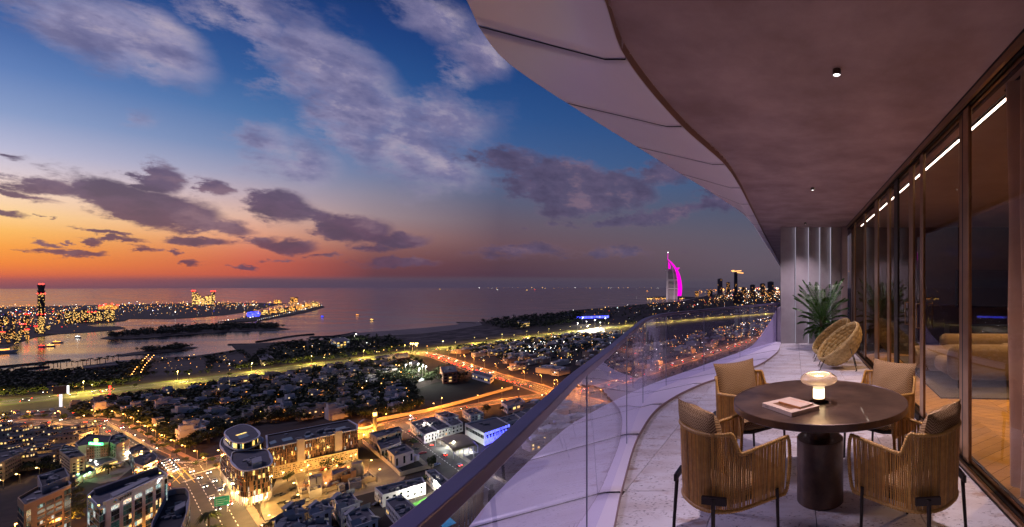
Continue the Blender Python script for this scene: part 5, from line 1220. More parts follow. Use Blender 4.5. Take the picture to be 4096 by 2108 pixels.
# ---- beige utility buildings, hall with blue lights, canopy, rows
for k, (px, h, lab, m) in enumerate((([(1477,1730),(1598,1705),(1608,1722),(1508,1750)],9,'blank beige utility building with a stepped flat roof behind the long wall',BEIGE),([(1506,1765),(1598,1742),(1604,1768),(1522,1798)],6.5,'lower beige utility hall with vertical window slots',BEIGE),([(1548,1795),(1622,1775),(1655,1800),(1578,1826)],8,'square beige pump house with a raised roof',BEIGE))):
    t, o, P = bld('utility_building', lab, px, h, m, ROOFG, n_units=4); auto_wins(t, o, P, 1, h-1.2, 4.5, 2.2, .5, .8, [(WD,1)], keep=.6 if k != 1 else 1)
for x, y in ((1637,1848),(1662,1842)):
    q = G(x,y); tk = thing('water_tank', 'short round white water tank beside the pump house', 'tank', (q[0],q[1],0), group='water tanks by the pump house'); mb = MB(); mb.lathe([(2,0),(2,3.2),(1.8,3.5),(0,3.8)],16); build('tank', mb, CONCG, tk); mb = MB(); mb.lathe([(.3,3.7),(.3,4.1),(0,4.15)],8); build('hatch', mb, STEEL, tk)
t, o, P = bld('events_hall', 'white hall with a grey pitched roof and blue lit front', [(1860,1693),(1986,1667),(2040,1697),(1938,1733)], 9, WHITER, ROOFG, 'hall', n_units=3)
auto_wins(t, o, P[:], 3.5, 8, 4, 3.2, .8, .55, [(WD,1)])
wins(t, o, G(1938,1733,9), G(2040,1697,9), 1, 9.6, 9, 3, .55, .6, [(WB,1)], name='blue_light', depth=2.5)
q = G(1975,1760); street_lamp(q[0],q[1],'white',5,0,'white lamp before the blue lit hall','lamps before the blue lit hall')
bl_ = bpy.data.lights.new('blue_wash','POINT'); bl_.energy = 26000; bl_.color = (.08,.08,1); bl_.shadow_soft_size = 1; q2 = G(1990,1760,4); ob('wash', bl_, t, (q2[0]-o[0],q2[1]-o[1]-2,4))
# canopy
cpx = [(1741,1752),(1835,1731),(1911,1776),(1814,1800)]; Pc = [Vector(G(x,y,6)) for x,y in cpx]; o = sum(Pc, Vector())/4
cn = thing('arched_canopy', 'arched tan canopy lit white from beneath over a small court', 'canopy', (o.x,o.y,0))
rows = []
for j in range(13):
    v = j/12; a = Pc[0].lerp(Pc[1],v); b = Pc[3].lerp(Pc[2],v); 
    rows.append([(a.lerp(b,u/8).x-o.x, a.lerp(b,u/8).y-o.y, 5.2+2.4*math.sin(math.pi*(u/8))+.5*math.sin(math.pi*v)) for u in range(9)])
mb = MB(); mb.grid(rows); oo = build('arched_roof', mb, pm('canopy_tan',(.30,.22,.11),(.34,.26,.14),.3,.7), cn, smooth=True); oo.modifiers.new('s','SOLIDIFY').thickness = .3
for v in (0,.2,.4,.6,.8,1):
    for a, b in ((Pc[0],Pc[1]),(Pc[3],Pc[2])):
        p = a.lerp(b,v); mb = MB(); mb.tube([(p.x-o.x,p.y-o.y,0),(p.x-o.x,p.y-o.y,5.2)],.16,6); build('post', mb, STEEL, cn)
for v in (.25,.75):
    p = Pc[0].lerp(Pc[2],v); ll = bpy.data.lights.new('canopy_light','POINT'); ll.energy = 9000; ll.color = (.9,1,.92); ll.shadow_soft_size = .6; ob('light', ll, cn, (p.x-o.x,p.y-o.y,4.6)); mb = MB(); mb.box((0,0,0),(2,.5,.2)); oo = build('lamp_tube', mb, emis('tube_white',(.95,1,.95),14,False), cn); oo.location = (p.x-o.x,p.y-o.y,4.9)
sheet('court', gp([(1741,1790),(1835,1765),(1911,1812),(1814,1838)]), .03, PALEP, kind='structure')
ROWS = [([(1641,1690),(1690,1677),(1750,1722),(1697,1738)],7),([(1692,1675),(1738,1664),(1805,1704),(1752,1720)],7),([(1742,1655),(1790,1643),(1835,1660),(1790,1672)],6.5),([(1783,1685),(1830,1673),(1852,1690),(1806,1704)],7),([(1850,1640),(1900,1628),(1935,1650),(1885,1662)],6)]
for px, h in ROWS:
    t, o, P = bld('terrace_block', 'white three storey terrace block with roof plant by the straight street', px, h, WHITER, ROOFG, 'house', 'white terrace blocks by the straight street', n_units=14); auto_wins(t, o, P, .8, h-.8, 2.4, 2.6, .36, .5, [(WD,4),(WW,.7),(WC,.7)])
for k, (px, h, lab) in enumerate((([(1499,1949),(1689,1907),(1703,1930),(1530,1980)],6.5,'long white row of houses with rooftop air units facing the yard'),([(1701,1883),(1740,1876),(1794,1922),(1767,1945)],6.5,'short white row of houses beside the handrail end of the yard'),([(1543,2000),(1604,1977),(1673,2035),(1615,2085)],7,'white house row with a dark pergola roof and an orange lit porch'))):
    t, o, P = bld('row_houses', lab, px, h, WHITER, ROOFG, 'house', n_units=12); auto_wins(t, o, P, .8, h-.9, 2.8, 2.8, .34, .46, [(WD,4),(WG,.6),(WC,.4)])
q = G(1590,2070); street_lamp(q[0],q[1],'sodium',3,2600,'orange porch lamp by the pergola house','porch lamps',0,.3)
for k, (px, h) in enumerate((([(1141,2022),(1200,2006),(1218,2046),(1152,2068)],10),([(1237,2018),(1308,1998),(1326,2034),(1250,2058)],9),([(1330,1985),(1398,1962),(1440,2008),(1364,2036)],9),([(1385,2046),(1462,2020),(1512,2074),(1420,2106)],9),([(1098,2066),(1190,2058),(1205,2112),(1100,2122)],9.5),([(1215,2085),(1300,2070),(1330,2125),(1225,2135)],8))):
    t, o, P = bld('modern_villa', 'modern white villa with grey skylight hoods and stepped roof terraces', px, h, WHITER, ROOFG, 'house', 'modern white villas with skylight hoods', n_units=5); auto_wins(t, o, P, .8, h-.8, 3, 3, .4, .55, [(WD,5),(WT,1),(WW,.4)])
    Q = inset(P, 2.2)
    for i in range(len(Q)):
        c = Q[i]; mb = MB(); mb.add([(-1.6,-1.6,0),(1.6,-1.6,0),(1.6,1.6,0),(-1.6,1.6,0),(-1.6,-1.6,.5),(1.6,-1.6,.5),(1.6,1.6,2.6),(-1.6,1.6,2.6)],[(4,5,6,7),(0,1,5,4),(1,2,6,5),(2,3,7,6),(3,0,4,7)])
        oo = build('skylight_hood', mb, CONCG, t); oo.location = (c[0]-o[0],c[1]-o[1],h-.8); d = (P[1][0]-P[0][0],P[1][1]-P[0][1]); oo.rotation_euler = (0,0,math.atan2(d[1],d[0])+i*R(90))
sheet('football_pitch', gp([(1628,2024),(1738,1975),(1850,2012),(1700,2080)]), .03, pm('lit_turf',(.05,.22,.03),(.07,.27,.04),.2,.9), kind='structure')
for x, y, p_ in ((1735,1975,12000),(1660,2000,9000),(1840,2015,12000)): q = G(x,y); street_lamp(q[0],q[1],'white',6,p_,'white floodlight at the edge of the small green pitch','floodlights of the green pitch',0,.4)
sheet('swimming_pool', gp([(1732,2070),(1775,2050),(1826,2092),(1775,2115)]), .05, pm('pool_water',(.03,.25,.42),rough=.1,em=(.05,.35,.6),es=.25), kind='structure')
# ---- mosque
q = G(1458,1740); ms = thing('mosque', 'small golden lit mosque with a dome beside a slim minaret', 'mosque', (q[0],q[1],0))
GOLD = pm('sandstone',(.42,.29,.13),(.48,.34,.17),.5,.8)
mb = MB(); mb.bb(-9,9,-7,7,0,6); mb.bb(-6,6,-10,-7,0,4); build('prayer_hall', mb, GOLD, ms); mb = MB(); mb.lathe([(4.2,6),(4.2,7.5),(4,9),(3,10.8),(1.4,11.8),(0,12.4)],20); build('dome', mb, pm('dome_brown',(.2,.1,.05)), ms, smooth=True); mb = MB(); mb.lathe([(4.6,6),(4.6,7.2),(4.1,7.2)],10); build('drum', mb, emis('dome_ring',(1,.5,.1),4,False), ms)
wins(ms, (0,0), (-9,-7), (9,-7), 1, 5, 9, 1, .5, .7, [(WG,1)], depth=1.5)
q2 = G(1500,1742); mn = thing('minaret', 'slim lit minaret with a glowing gallery near the top', 'minaret', (q2[0],q2[1],0)); mb = MB(); mb.lathe([(1.6,0),(1.5,4),(1.25,4.2),(1.2,14),(1.8,14.3),(1.8,14.8),(1.0,15),(1.0,18),(1.3,18.2),(.9,19),(0,21.5)],10); build('shaft', mb, GOLD, mn); mb = MB(); mb.lathe([(1.08,15.2),(1.08,17.8)],10); build('lit_gallery', mb, emis('gallery_gold',(1,.62,.12),7,False), mn)
for dx, dy in ((-11,-12),(0,-14),(11,-12),(14,-6)): street_lamp(q[0]+dx,q[1]+dy,'yellow',4,4200,'golden lamp in front of the mosque','lamps in front of the mosque',0,.3)
street_lamp(q2[0]+3,q2[1]-5,'yellow',5,3500,'golden lamp in front of the mosque','lamps in front of the mosque',0,.3)
# ---- cream villas with dark roofs on the left, and the four storey block
for k, (x, y, w_, d_, rz) in enumerate(((15,1735,16,10,20),(55,1712,12,9,22),(70,1760,14,10,25),(25,1785,16,9,24),(120,1735,12,9,18),(150,1765,17,10,20),(95,1800,14,9,25),(175,1722,12,8,20),(215,1745,16,10,22),(205,1790,15,10,24),(255,1722,12,9,20),(285,1748,14,9,22),(160,1815,16,10,26),(120,1845,14,10,24),(20,1705,12,8,18),(320,1725,13,8,24))):
    q = G(x,y+28); h = random.choice((6.5,7.5,8)); ca, sa_ = math.cos(R(rz)), math.sin(R(rz))
    P = [(q[0]+a*w_*ca-b*d_*sa_, q[1]+a*w_*sa_+b*d_*ca) for a, b in ((-.5,-.5),(.5,-.5),(.5,.5),(-.5,.5))]
    t = thing('townhouse', 'cream townhouse with a dark flat roof and a lit lantern room', 'house', (q[0],q[1],0), 0, 'cream townhouses with lantern rooms'); mass(t, q, P, 0, h, BEIGE, ROOFD, .5, .35)
    auto_wins(t, q, P, 1, h-.7, 2.9, 2.3, .34, .42, [(WD,5),(WW,.8),(WC,.2)])
    c = lerp2(P[0],P[2],random.uniform(.25,.5)); Q = [(c[0]+a*5*ca-b*4*sa_, c[1]+a*5*sa_+b*4*ca) for a, b in ((-.5,-.5),(.5,-.5),(.5,.5),(-.5,.5))]; mass(t, q, Q, h-.6, h+2.2, BEIGE, ROOFD, .1, .2, 'lantern_roof', 'lantern_wall'); auto_wins(t, q, Q, h, h+1.9, 1.8, 1.5, .5, .55, [(WG,.5),(WW,1),(WD,1.2)], depth=.8)
t, o, P = bld('apartment_block', 'four storey beige block with a notched parapet and small paired windows', [(-60,1862),(18,1846),(107,1802),(78,1786),(-60,1815)], 11, BEIGE, ROOFD, n_units=7); auto_wins(t, o, P, 1, 10.4, 2.5, 2.0, .34, .42, [(WD,6),(WW,.5)])
for k in range(14):
    p = lerp2(G(18,1846,11),G(107,1802,11),(k+.5)/14); mb = MB(); mb.box((p[0]-o[0],p[1]-o[1],11.25),(.9,.5,.5),rz=math.atan2(P[1][1]-P[0][1],P[1][0]-P[0][0])); build('merlon', mb, BEIGE, t)
for x, y in ((120,1835),(135,1850),(100,1862),(150,1838)): q = G(x,y); street_lamp(q[0],q[1],'yellow',3.5,2200,'warm lamp in the courtyard beside the beige block','courtyard lamps beside the beige block',0,.3)
# ================================================================ CITY: vegetation, villas, far shore, traffic
def inpoly(x, y, P):
    c = False; j = len(P)-1
    for i in range(len(P)):
        if (P[i][1] > y) != (P[j][1] > y) and x < (P[j][0]-P[i][0])*(y-P[i][1])/(P[j][1]-P[i][1])+P[i][0]: c = not c
        j = i
    return c
def rnd_in(px, n):         # even scatter over the ground inside a traced outline
    P = gp(px); xs = [p[0] for p in P]; ys = [p[1] for p in P]; out = []; k = 0
    while len(out) < n and k < n*60:
        k += 1; x, y = random.uniform(min(xs),max(xs)), random.uniform(min(ys),max(ys))
        if inpoly(x, y, P): out.append((x,y))
    return out
ROADS = [(HW,26),(RR,13),(RG,15),(OR,12),(NR,12),(SR,20),(CR,13),(TR_,8),(IR,12)]
_rp = [(p.x,p.y,w) for path, w in ROADS for p in path]
def on_road(x, y, m=0):
    return any((x-a)**2+(y-b)**2 < (w+m)**2 for a, b, w in _rp)
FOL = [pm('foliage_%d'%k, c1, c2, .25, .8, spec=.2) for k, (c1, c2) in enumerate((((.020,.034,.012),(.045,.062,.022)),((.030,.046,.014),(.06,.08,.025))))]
BARK = pm('bark', (.06,.045,.035), rough=.9)
def crown(mb, c, rx, rz, n, leaf):
    lobes = [(random.gauss(0,.42)*rx, random.gauss(0,.42)*rx, random.uniform(-.35,.55)*rz, random.uniform(.42,.72)) for _ in range(7)]
    for _ in range(n):
        l = random.choice(lobes); v = Vector((random.gauss(0,1),random.gauss(0,1),random.gauss(0,1))).normalized()*random.uniform(.7,1.05)*l[3]
        p = Vector((c[0]+l[0]+v.x*rx, c[1]+l[1]+v.y*rx, c[2]+l[2]+v.z*rz))
        a = Vector((random.uniform(-1,1),random.uniform(-1,1),random.uniform(-.6,.6))).normalized()*leaf*random.uniform(.6,1.3); b = a.cross(v+Vector((random.uniform(-.5,.5),random.uniform(-.5,.5),.3))).normalized()*leaf*random.uniform(.5,1)
        mb.add([p-a,p-b*.7,p+a,p+b*.7],[(0,1,2,3)])
TREES = []
for k in range(5):
    mb = MB(); r_ = (3.0,3.6,2.6,4.0,2.2)[k]; h = (6.5,7.5,6,8,7)[k]; crown(mb,(0,0,h*.62),r_,h*.40,340,.55); cr_ = mb.mesh('crown', FOL[k%2])
    mb = MB(); mb.tube([(0,0,0),(.1,0,h*.3),(0,.1,h*.55)],[.28,.2,.1],5); mb.tube([(.08,0,h*.28),(r_*.4,.3,h*.6)],[.12,.04],4); mb.tube([(.08,0,h*.3),(-r_*.35,-.4,h*.62)],[.12,.04],4); TREES.append((mb.mesh('trunk', BARK), cr_))
def tree(x, y, label, group, s=1.0):
    k = random.randrange(5); t = thing('tree', label, 'tree', (x,y,0), random.uniform(0,6.28), group); t.scale = (s,s,s*random.uniform(.85,1.15)); ob('trunk', TREES[k][0], t); ob('crown', TREES[k][1], t)
def forest(pts, hmin, hmax, leafn, label, name='woodland'):
    mb = MB()
    for x, y in pts:
        h = random.uniform(hmin,hmax); r_ = h*random.uniform(.34,.5); crown(mb,(x,y,h*.6),r_,h*.42,leafn,r_*.42)
        mb.add([(x-.2,y,-.1),(x+.2,y,-.1),(x,y+.2,h*.5)],[(0,1,2)])
    o = build(name, mb, FOL[0], kind='stuff'); o['label'] = label; o['category'] = 'trees'
VPX = [(250,1652),(420,1618),(640,1588),(940,1540),(1280,1486),(1620,1440),(1690,1452),(1600,1500),(1680,1530),(1640,1560),(1660,1600),(1690,1640),(1500,1678),(1400,1668),(1200,1685),(1000,1698),(880,1742),(800,1800),(700,1822),(600,1780),(500,1728),(430,1688),(330,1672)]
VP = gp(VPX)
# villa prototypes
def villa_proto(k):
    t = thing('villa', '', 'house'); mb = MB()
    blocks = [[(0,0,11,9,6.2),(3.5,-3.8,5,4,3.4),(-2.5,1.5,5,5,8.2)],[(0,0,13,8,5.8),(-4,-3,5,5,8.0),(4.5,-4.6,4,3,3.2)],[(0,0,9,10,6.4),(2,2,4.5,4.5,8.6),(-5.2,1,3.5,6,3.3)],[(0,0,15,7.5,6.0),(5,-1,4.6,6.5,8.2),(-5,.5,4,5,7.6),(0,-4.6,6,2.4,3.1)]][k]
    vm = pm('villa_render_%d'%k, [(.42,.40,.41),(.34,.31,.29),(.46,.44,.44),(.34,.29,.24)][k], [(.50,.48,.49),(.41,.38,.36),(.54,.52,.52),(.41,.36,.31)][k], .4, .85)
    for (x,y,w,d,h) in blocks:
        # walls with a recessed roof terrace behind a parapet
        P = [(x-w/2,y-d/2),(x+w/2,y-d/2),(x+w/2,y+d/2),(x-w/2,y+d/2)]; mass(t,(0,0),P,0,h,vm,ROOFG if k%2 else CONCG,.8,.4)
        wins(t,(0,0),P[0],P[1],.8,h-1.1,max(1,round(w/3)),2 if h > 5 else 1,.32,.5,[(WD,4),(WW,1.6)]); wins(t,(0,0),P[1],P[2],.8,h-1.1,max(1,round(d/3.4)),2 if h > 5 else 1,.3,.5,[(WD,4),(WW,1.3)])
        units(t,(0,0),P,h-.8,2,.7,1.4,1.3)
    return t
VPR = [villa_proto(k) for k in range(4)]; used = [False]*4
u_ = (Vector(G(913,1506)[:2])-Vector(G(272,1584)[:2])).normalized(); v_ = Vector((-u_.y,u_.x)); base = Vector(G(900,1650)[:2])
VLAB = ['white flat-roofed villa with a corner tower among the compound trees','grey white villa with a long low block among the compound trees','bright white square villa with a roof room among the compound trees','sand coloured terrace of joined villas among the compound trees']
spots = []
for i in range(-40,41):
    for j in range(-26,27):
        p = base+u_*(i*21+(j%2)*8+random.uniform(-2.5,2.5))+v_*(j*23+random.uniform(-2.5,2.5))
        if inpoly(p.x,p.y,VP) and not on_road(p.x,p.y,7) and random.random() < .80: spots.append((p.length,p.x,p.y))
spots.sort(); spots = spots[:300]
rows_a = math.atan2(u_.y,u_.x)
for _, x, y in spots:
    k = random.choices((0,1,2,3),(3,2,3,2))[0]
    t = VPR[k] if not used[k] else copy_tree(VPR[k]); used[k] = True
    t.location = (x,y,0); t.rotation_euler = (0,0,rows_a+random.choice((0,0,R(90),R(180)))+R(random.uniform(-8,8))); s_ = random.uniform(1.0,1.3); t.scale = (s_,s_,s_*random.uniform(.95,1.2)); t['label'] = VLAB[k]; t['group'] = VLAB[k].replace(' villa ',' villas ',1) if k < 3 else 'sand coloured terraces in the compound'
vset = [(x,y) for _, x, y in spots]
def free(x, y, d=8): return not on_road(x,y,1) and all((x-a)**2+(y-b)**2 > d*d for a, b in vset)
pts = [p for p in rnd_in(VPX, 2500) if free(*p, 7.6)]; pts.sort(key=lambda p: math.hypot(*p))
for p in pts[:190]: tree(p[0],p[1],'dark garden tree between the villas of the compound','garden trees between the villas',random.uniform(.8,1.35))
forest(pts[190:], 5, 10.5, 46, 'dark garden trees packed between the villas')
for k, p in enumerate(rnd_in(VPX, 150)):
    if free(*p, 6): street_lamp(p[0],p[1],'sodium' if k % 3 else 'yellow',4,1700,'orange garden lamp glowing between the villas and trees','garden lamps between the villas',random.uniform(0,6),.4,1.1)
# avenue trees and strips
for path, off, st, n in ((NR,13,11,34),(NR,6.5,17,20),(SR,-13,9,12),(HW,0,46,26)):
    p = offset(path,off) if off else path; acc = 0; c = 0
    for a, b in zip(p,p[1:]):
        acc += (b-a).length
        if acc > st and c < n and 0 < b.y < 1200 and -100 < PX+F*b.x/b.y < 2700:
            acc = 0; c += 1; tree(b.x+random.uniform(-1,1),b.y+random.uniform(-1,1),{1:'low tree in the planted strip by the avenue',0:'small tree on the highway median'}[1 if path is not HW else 0],'trees along the roads',random.uniform(.45,.7))
forest([p for p in rnd_in([(0,1500),(150,1500),(330,1490),(480,1465),(590,1440),(560,1500),(560,1535),(300,1560),(0,1595)],620) if not on_road(*p,4)], 4, 9, 34, 'dark wooded park between the beach and the highway')
forest(rnd_in([(435,1346),(543,1333),(761,1313),(924,1302),(1087,1305),(1140,1315),(924,1323),(707,1337),(587,1347),(450,1354)],420), 7, 15, 30, 'dark trees covering the long island', 'island_trees')
forest(rnd_in([(540,1406),(600,1400),(750,1387),(770,1388),(707,1402),(598,1410)],80), 5, 10, 34, 'dark trees on the small island', 'island_trees')
forest([p for p in rnd_in([(1080,1385),(1300,1365),(1440,1352),(1560,1350),(1640,1395),(1500,1425),(1280,1452),(1080,1470),(960,1475),(1010,1440)],420) if not on_road(*p,6)], 5, 12, 34, 'dark trees of the palace park beside the beach')
for px in ([(580,1505),(600,1462),(700,1444),(815,1437),(845,1445),(835,1475),(795,1497)],[(840,1440),(950,1410),(1010,1450),(965,1478)]):
    line = resample(gp(px+[px[0]]), 9); forest([(p.x+random.uniform(-3,3),p.y+random.uniform(-3,3)) for p in line if not on_road(p.x,p.y,3)], 4, 8, 34, 'dark hedge of trees round the sandy lot', 'hedge')
forest(rnd_in([(1930,1290),(2060,1277),(2230,1260),(2340,1250),(2330,1290),(2150,1318),(2000,1318)],420), 9, 18, 26, 'dark belt of trees behind the beach')
forest([p for p in rnd_in([(2340,1245),(2640,1212),(2800,1205),(3100,1190),(3110,1240),(2900,1270),(2600,1292),(2400,1310)],700) if not on_road(*p,10)], 7, 14, 18, 'dark trees between the lights of the far suburb')
forest([p for p in rnd_in([(1560,1500),(1640,1470),(1740,1470),(1900,1520),(1740,1530),(1640,1545)],90) if not on_road(*p,5)], 5, 10, 40, 'dark trees round the floodlit court')
forest([p for p in rnd_in([(1780,1400),(2050,1370),(2300,1340),(2480,1335),(2420,1400),(2200,1450),(2000,1440)],260) if not on_road(*p,5)], 5, 10, 32, 'garden trees of the low town beyond the boulevard')
forest([p for p in rnd_in([(2250,1560),(2500,1500),(2750,1420),(3050,1320),(3080,1380),(2900,1450),(2600,1560),(2300,1680)],260) if not on_road(*p,4)], 3, 6, 34, 'low dark shrubs on the flat ground behind the glass', 'shrubland')
for x, y in ((1895,1660),(1950,1650),(2010,1645),(1650,1785),(1690,1765),(1715,1760),(1725,1875),(1150,1925),(1310,1880),(330,2060),(310,2020),(300,1985),(285,1960),(265,2108),(290,2040),(1700,1935),(240,1870),(215,1880),(190,1870),(170,1885),(230,1895),(255,1905),(1560,1840),(1580,1860)):
    q = G(x,y); tree(q[0],q[1],'bushy street tree among the nearer city blocks','street trees among the nearer blocks',random.uniform(.7,1.1))
# palms
def palm_mesh(h, r_, n):
    mb = MB(); mb.tube([(0,0,0),(.15,0,h*.5),(0,0,h)],[.28,.22,.18],5); tk = mb.mesh('trunk', BARK); mb = MB()
    for k in range(n):
        a = k*2.399; up = random.uniform(-.1,.75); prev = Vector((0,0,h)); d = Vector((math.cos(a),math.sin(a),0)); s = Vector((-d.y,d.x,0))
        P = [Vector((0,0,h))+d*r_*q+Vector((0,0,r_*(up*q-.9*q*q))) for q in (0,.3,.65,1)]; w = [.08,.42,.34,.02]
        mb.grid([[tuple(p-s*ww-Vector((0,0,ww*.5))),tuple(p),tuple(p+s*ww-Vector((0,0,ww*.5)))] for p, ww in zip(P,w)])
    return tk, mb.mesh('crown', FOL[1])
PALMS = [palm_mesh(7,2.6,18), palm_mesh(5,3.4,22)]
def palm(x, y, k, label, group, s=1): t = thing('palm_tree', label, 'palm', (x,y,0), random.uniform(0,6), group); t.scale = (s,)*3; ob('trunk', PALMS[k][0], t); ob('crown', PALMS[k][1], t)
for k in range(24):
    q = G(40+k*19+random.uniform(-8,8), 1493-k*2.1+random.uniform(-4,6)); palm(q[0],q[1],0,'slender palm silhouetted along the pale beach','palms along the beach',random.uniform(1.0,1.5))
for x, y, s in ((432,1898,1.2),(836,2105,1.3),(850,2160,1.2),(110,1890,1),(125,1880,1.1),(145,1872,1),(500,1700,.9),(380,1705,.9),(1440,1745,1),(1490,1735,1)):
    q = G(x,y); palm(q[0],q[1],1,'broad date palm standing among the nearer streets','date palms among the nearer streets',s)
# ---------------------------------------------------------------- far lights
DOTC = {'gold':((1,.54,.13),6),'amber':((1,.34,.05),5.5),'white':((1,.95,.85),8),'red':((1,.04,.02),6),'blue':((.05,.07,1),6),'pale':((.75,.95,1),6)}
def dots(pts, mix_, label, zr=(1,8), sz=(.16,.36), name='city_lights'):
    kinds = list(mix_); mb = MB()
    for x, y in pts:
        k = random.choices(range(len(kinds)), [mix_[c] for c in kinds])[0]; D = max(150,y); r_ = D/437*random.uniform(*sz)*(.45+.8*random.random()**3); z = random.uniform(*zr); mb.mi = k
        mb.add([(x-r_,y,z),(x+r_,y,z),(x,y-r_,z),(x,y+r_,z),(x,y,z-r_),(x,y,z+r_)],[(0,2,5),(2,1,5),(1,3,5),(3,0,5),(2,0,4),(1,2,4),(3,1,4),(0,3,4)])
    me = mb.mesh(name, [emis('dot_'+c, DOTC[c][0], DOTC[c][1], False) for c in kinds]); o = ob(name, me, kind='stuff', label=label, category='lights'); return o
PALMPX = [(0,1385),(71,1362),(136,1342),(234,1330),(435,1318),(470,1306),(340,1300),(391,1295),(500,1281),(679,1274),(761,1269),(902,1258),(978,1247),(1060,1231),(1140,1217),(1000,1213),(870,1212),(543,1220),(300,1226),(0,1232)]
dots(rnd_in(PALMPX, 620), {'gold':5,'amber':5,'white':2,'red':.5,'blue':.3,'pale':.5}, 'sparkle of street and window lights across the palm shaped island', (2,22))
dots(rnd_in([(0,1395),(71,1370),(136,1348),(234,1334),(330,1328),(300,1262),(0,1270)],240), {'gold':4,'amber':5,'white':2,'red':1,'blue':.6}, 'dense lights between the towers on the island shore', (2,30))
dots(rnd_in([(935,1280),(1011,1276),(1109,1262),(1223,1242),(1290,1226),(1270,1216),(1200,1222),(1087,1240),(1005,1262)],260), {'gold':6,'amber':4,'white':1}, 'golden lights crowding the crescent island', (2,26))
dots([G(880+k*11,1287-k*1.4+random.uniform(-.4,.4))[:2] for k in range(14)]+[G(1030+k*8,1283-k*1.9)[:2] for k in range(33)], {'gold':4,'white':3}, 'string of lamps along the crescent sea wall', (2,3))
dots(rnd_in([(2280,1246),(2500,1226),(2640,1213),(2760,1206),(2900,1180),(3120,1165),(3120,1250),(2900,1275),(2600,1298),(2400,1312)],560), {'gold':5,'amber':5,'white':3,'red':.4,'pale':.6}, 'glitter of street lights over the far suburb', (2,16))
dots(rnd_in([(2760,1172),(2900,1158),(3115,1155),(3115,1185),(2800,1196)],130), {'gold':5,'amber':6,'white':1,'red':.5}, 'lights on the hazy far shore', (5,60), (.3,.7))
dots([(G(1900+k*22+random.uniform(-9,9),1151+random.uniform(0,3))[:2]) for k in range(34)], {'gold':3,'white':2}, 'line of tiny lights on the horizon of the sea', (5,30), (.16,.32))
dots([p for p in rnd_in([(1760,1400),(2050,1368),(2300,1335),(2500,1328),(2470,1420),(2250,1500),(2100,1525),(1950,1470)],330) if not on_road(*p,2)], {'gold':3,'amber':4,'white':4,'pale':1}, 'house and garden lights of the low town beyond the boulevard', (2,6), (.2,.42))
dots([p for p in rnd_in([(2050,1395),(2180,1372),(2260,1380),(2200,1420),(2080,1425)],60)], {'white':5,'pale':1}, 'cluster of white garden lamps in the low town', (3,7), (.35,.6))
dots([p for p in rnd_in([(2400,1420),(2700,1350),(3080,1270),(3090,1330),(2750,1450),(2450,1550)],330) if not on_road(*p,2)], {'gold':4,'amber':5,'white':3,'red':.6}, 'lights of the district seen through the glass balustrade', (2,6), (.2,.45))
dots([p for p in rnd_in(VPX,640)], {'amber':6,'gold':4,'white':.6}, 'porch lights scattered among the villas', (3.5,7.5), (.30,.50))
dots([p for p in rnd_in([(560,1515),(600,1440),(830,1425),(1000,1440),(960,1490),(800,1505)],60)], {'amber':3,'gold':4,'white':.6}, 'lamps round the sandy lots beside the highway', (3,5), (.2,.36))
dots([p for p in rnd_in([(0,1510),(330,1500),(560,1470),(560,1540),(300,1565),(0,1600)],90)], {'amber':3,'gold':4,'white':1}, 'garden lights in the wooded beach park', (2,4), (.25,.45))
dots([p for p in rnd_in([(1090,1395),(1300,1372),(1430,1370),(1620,1372),(1640,1400),(1400,1425),(1150,1450)],80)], {'gold':5,'white':2}, 'garden lights in the palace park', (2,4), (.25,.45))
# ---------------------------------------------------------------- far buildings
def lit_faces(t, o, w, d, h, n, cols, sz, z0=0):
    mb = MB()
    for _ in range(n):
        z = z0+random.uniform(.03,.97)*(h-z0); k = random.random()
        if k < .62: x = random.uniform(-.47,.47)*w; mb.add([(x-sz,-d/2-.3,z-sz),(x+sz,-d/2-.3,z-sz),(x+sz,-d/2-.3,z+sz),(x-sz,-d/2-.3,z+sz)],[(0,1,2,3)])
        else: y = random.uniform(-.47,.47)*d; mb.add([(w/2+.3,y-sz,z-sz),(w/2+.3,y+sz,z-sz),(w/2+.3,y+sz,z+sz),(w/2+.3,y-sz,z+sz)],[(0,1,2,3)])
    oo = build('lit_windows', mb, cols, t); oo['kind'] = 'stuff'
FARW = [pm('far_wall_a',(.10,.075,.07),(.13,.10,.09),.05,.85), pm('far_wall_b',(.17,.13,.115),(.21,.17,.15),.05,.85), pm('far_wall_c',(.05,.042,.045),(.07,.06,.06),.05,.85)]
FGOLD, FAMB, FWHT = emis('far_gold',(1,.58,.16),2.4,False), emis('far_amber',(1,.42,.08),2.6,False), emis('far_white',(.9,.95,1),3,False)
def tower(x0, x1, yt, yb, label, wm=0, n=40, lit=None, dep=.8, name='tower', cat='tower', group=None, top=None, red=False, sz=.2):
    D = F*CZ/(yb-PY); x = ((x0+x1)/2-PX)/F*D; rz = -math.atan2(x,D); w = (x1-x0)/F*D*math.cos(rz); h = (yb-yt)/F*D; d = w*dep
    t = thing(name, label, cat, (x-math.sin(rz)*d/2,D+math.cos(rz)*d/2,0), rz, group); mb = MB(); mb.bb(-w/2,w/2,-d/2,d/2,0,h); mb.bb(-w*.3,w*.3,-d*.3,d*.3,h,h*1.04); build('shaft', mb, FARW[wm], t)
    if n: lit_faces(t, None, w, d, h, n, lit or FGOLD, D/437*sz)
    mb = MB(); mb.bb(-w/2-.4,w/2+.4,-d/2-.4,d/2+.4,h*.985,h*1.005); build('cornice', mb, FARW[(wm+1)%3], t)
    if red:
        for sx_ in (-1,0,1):
            for zf in (red if isinstance(red,(list,tuple)) else (1.03,)):
                r_ = D/437*.55; mb = MB(); mb.lathe([(0,-r_),(r_,0),(0,r_)],6); oo = build('beacon', mb, emis('beacon_red',(1,.03,.02),9,False), t); oo.location = (sx_*w*.5,-d/2-.5,h*zf)
    return t, w, d, h, D
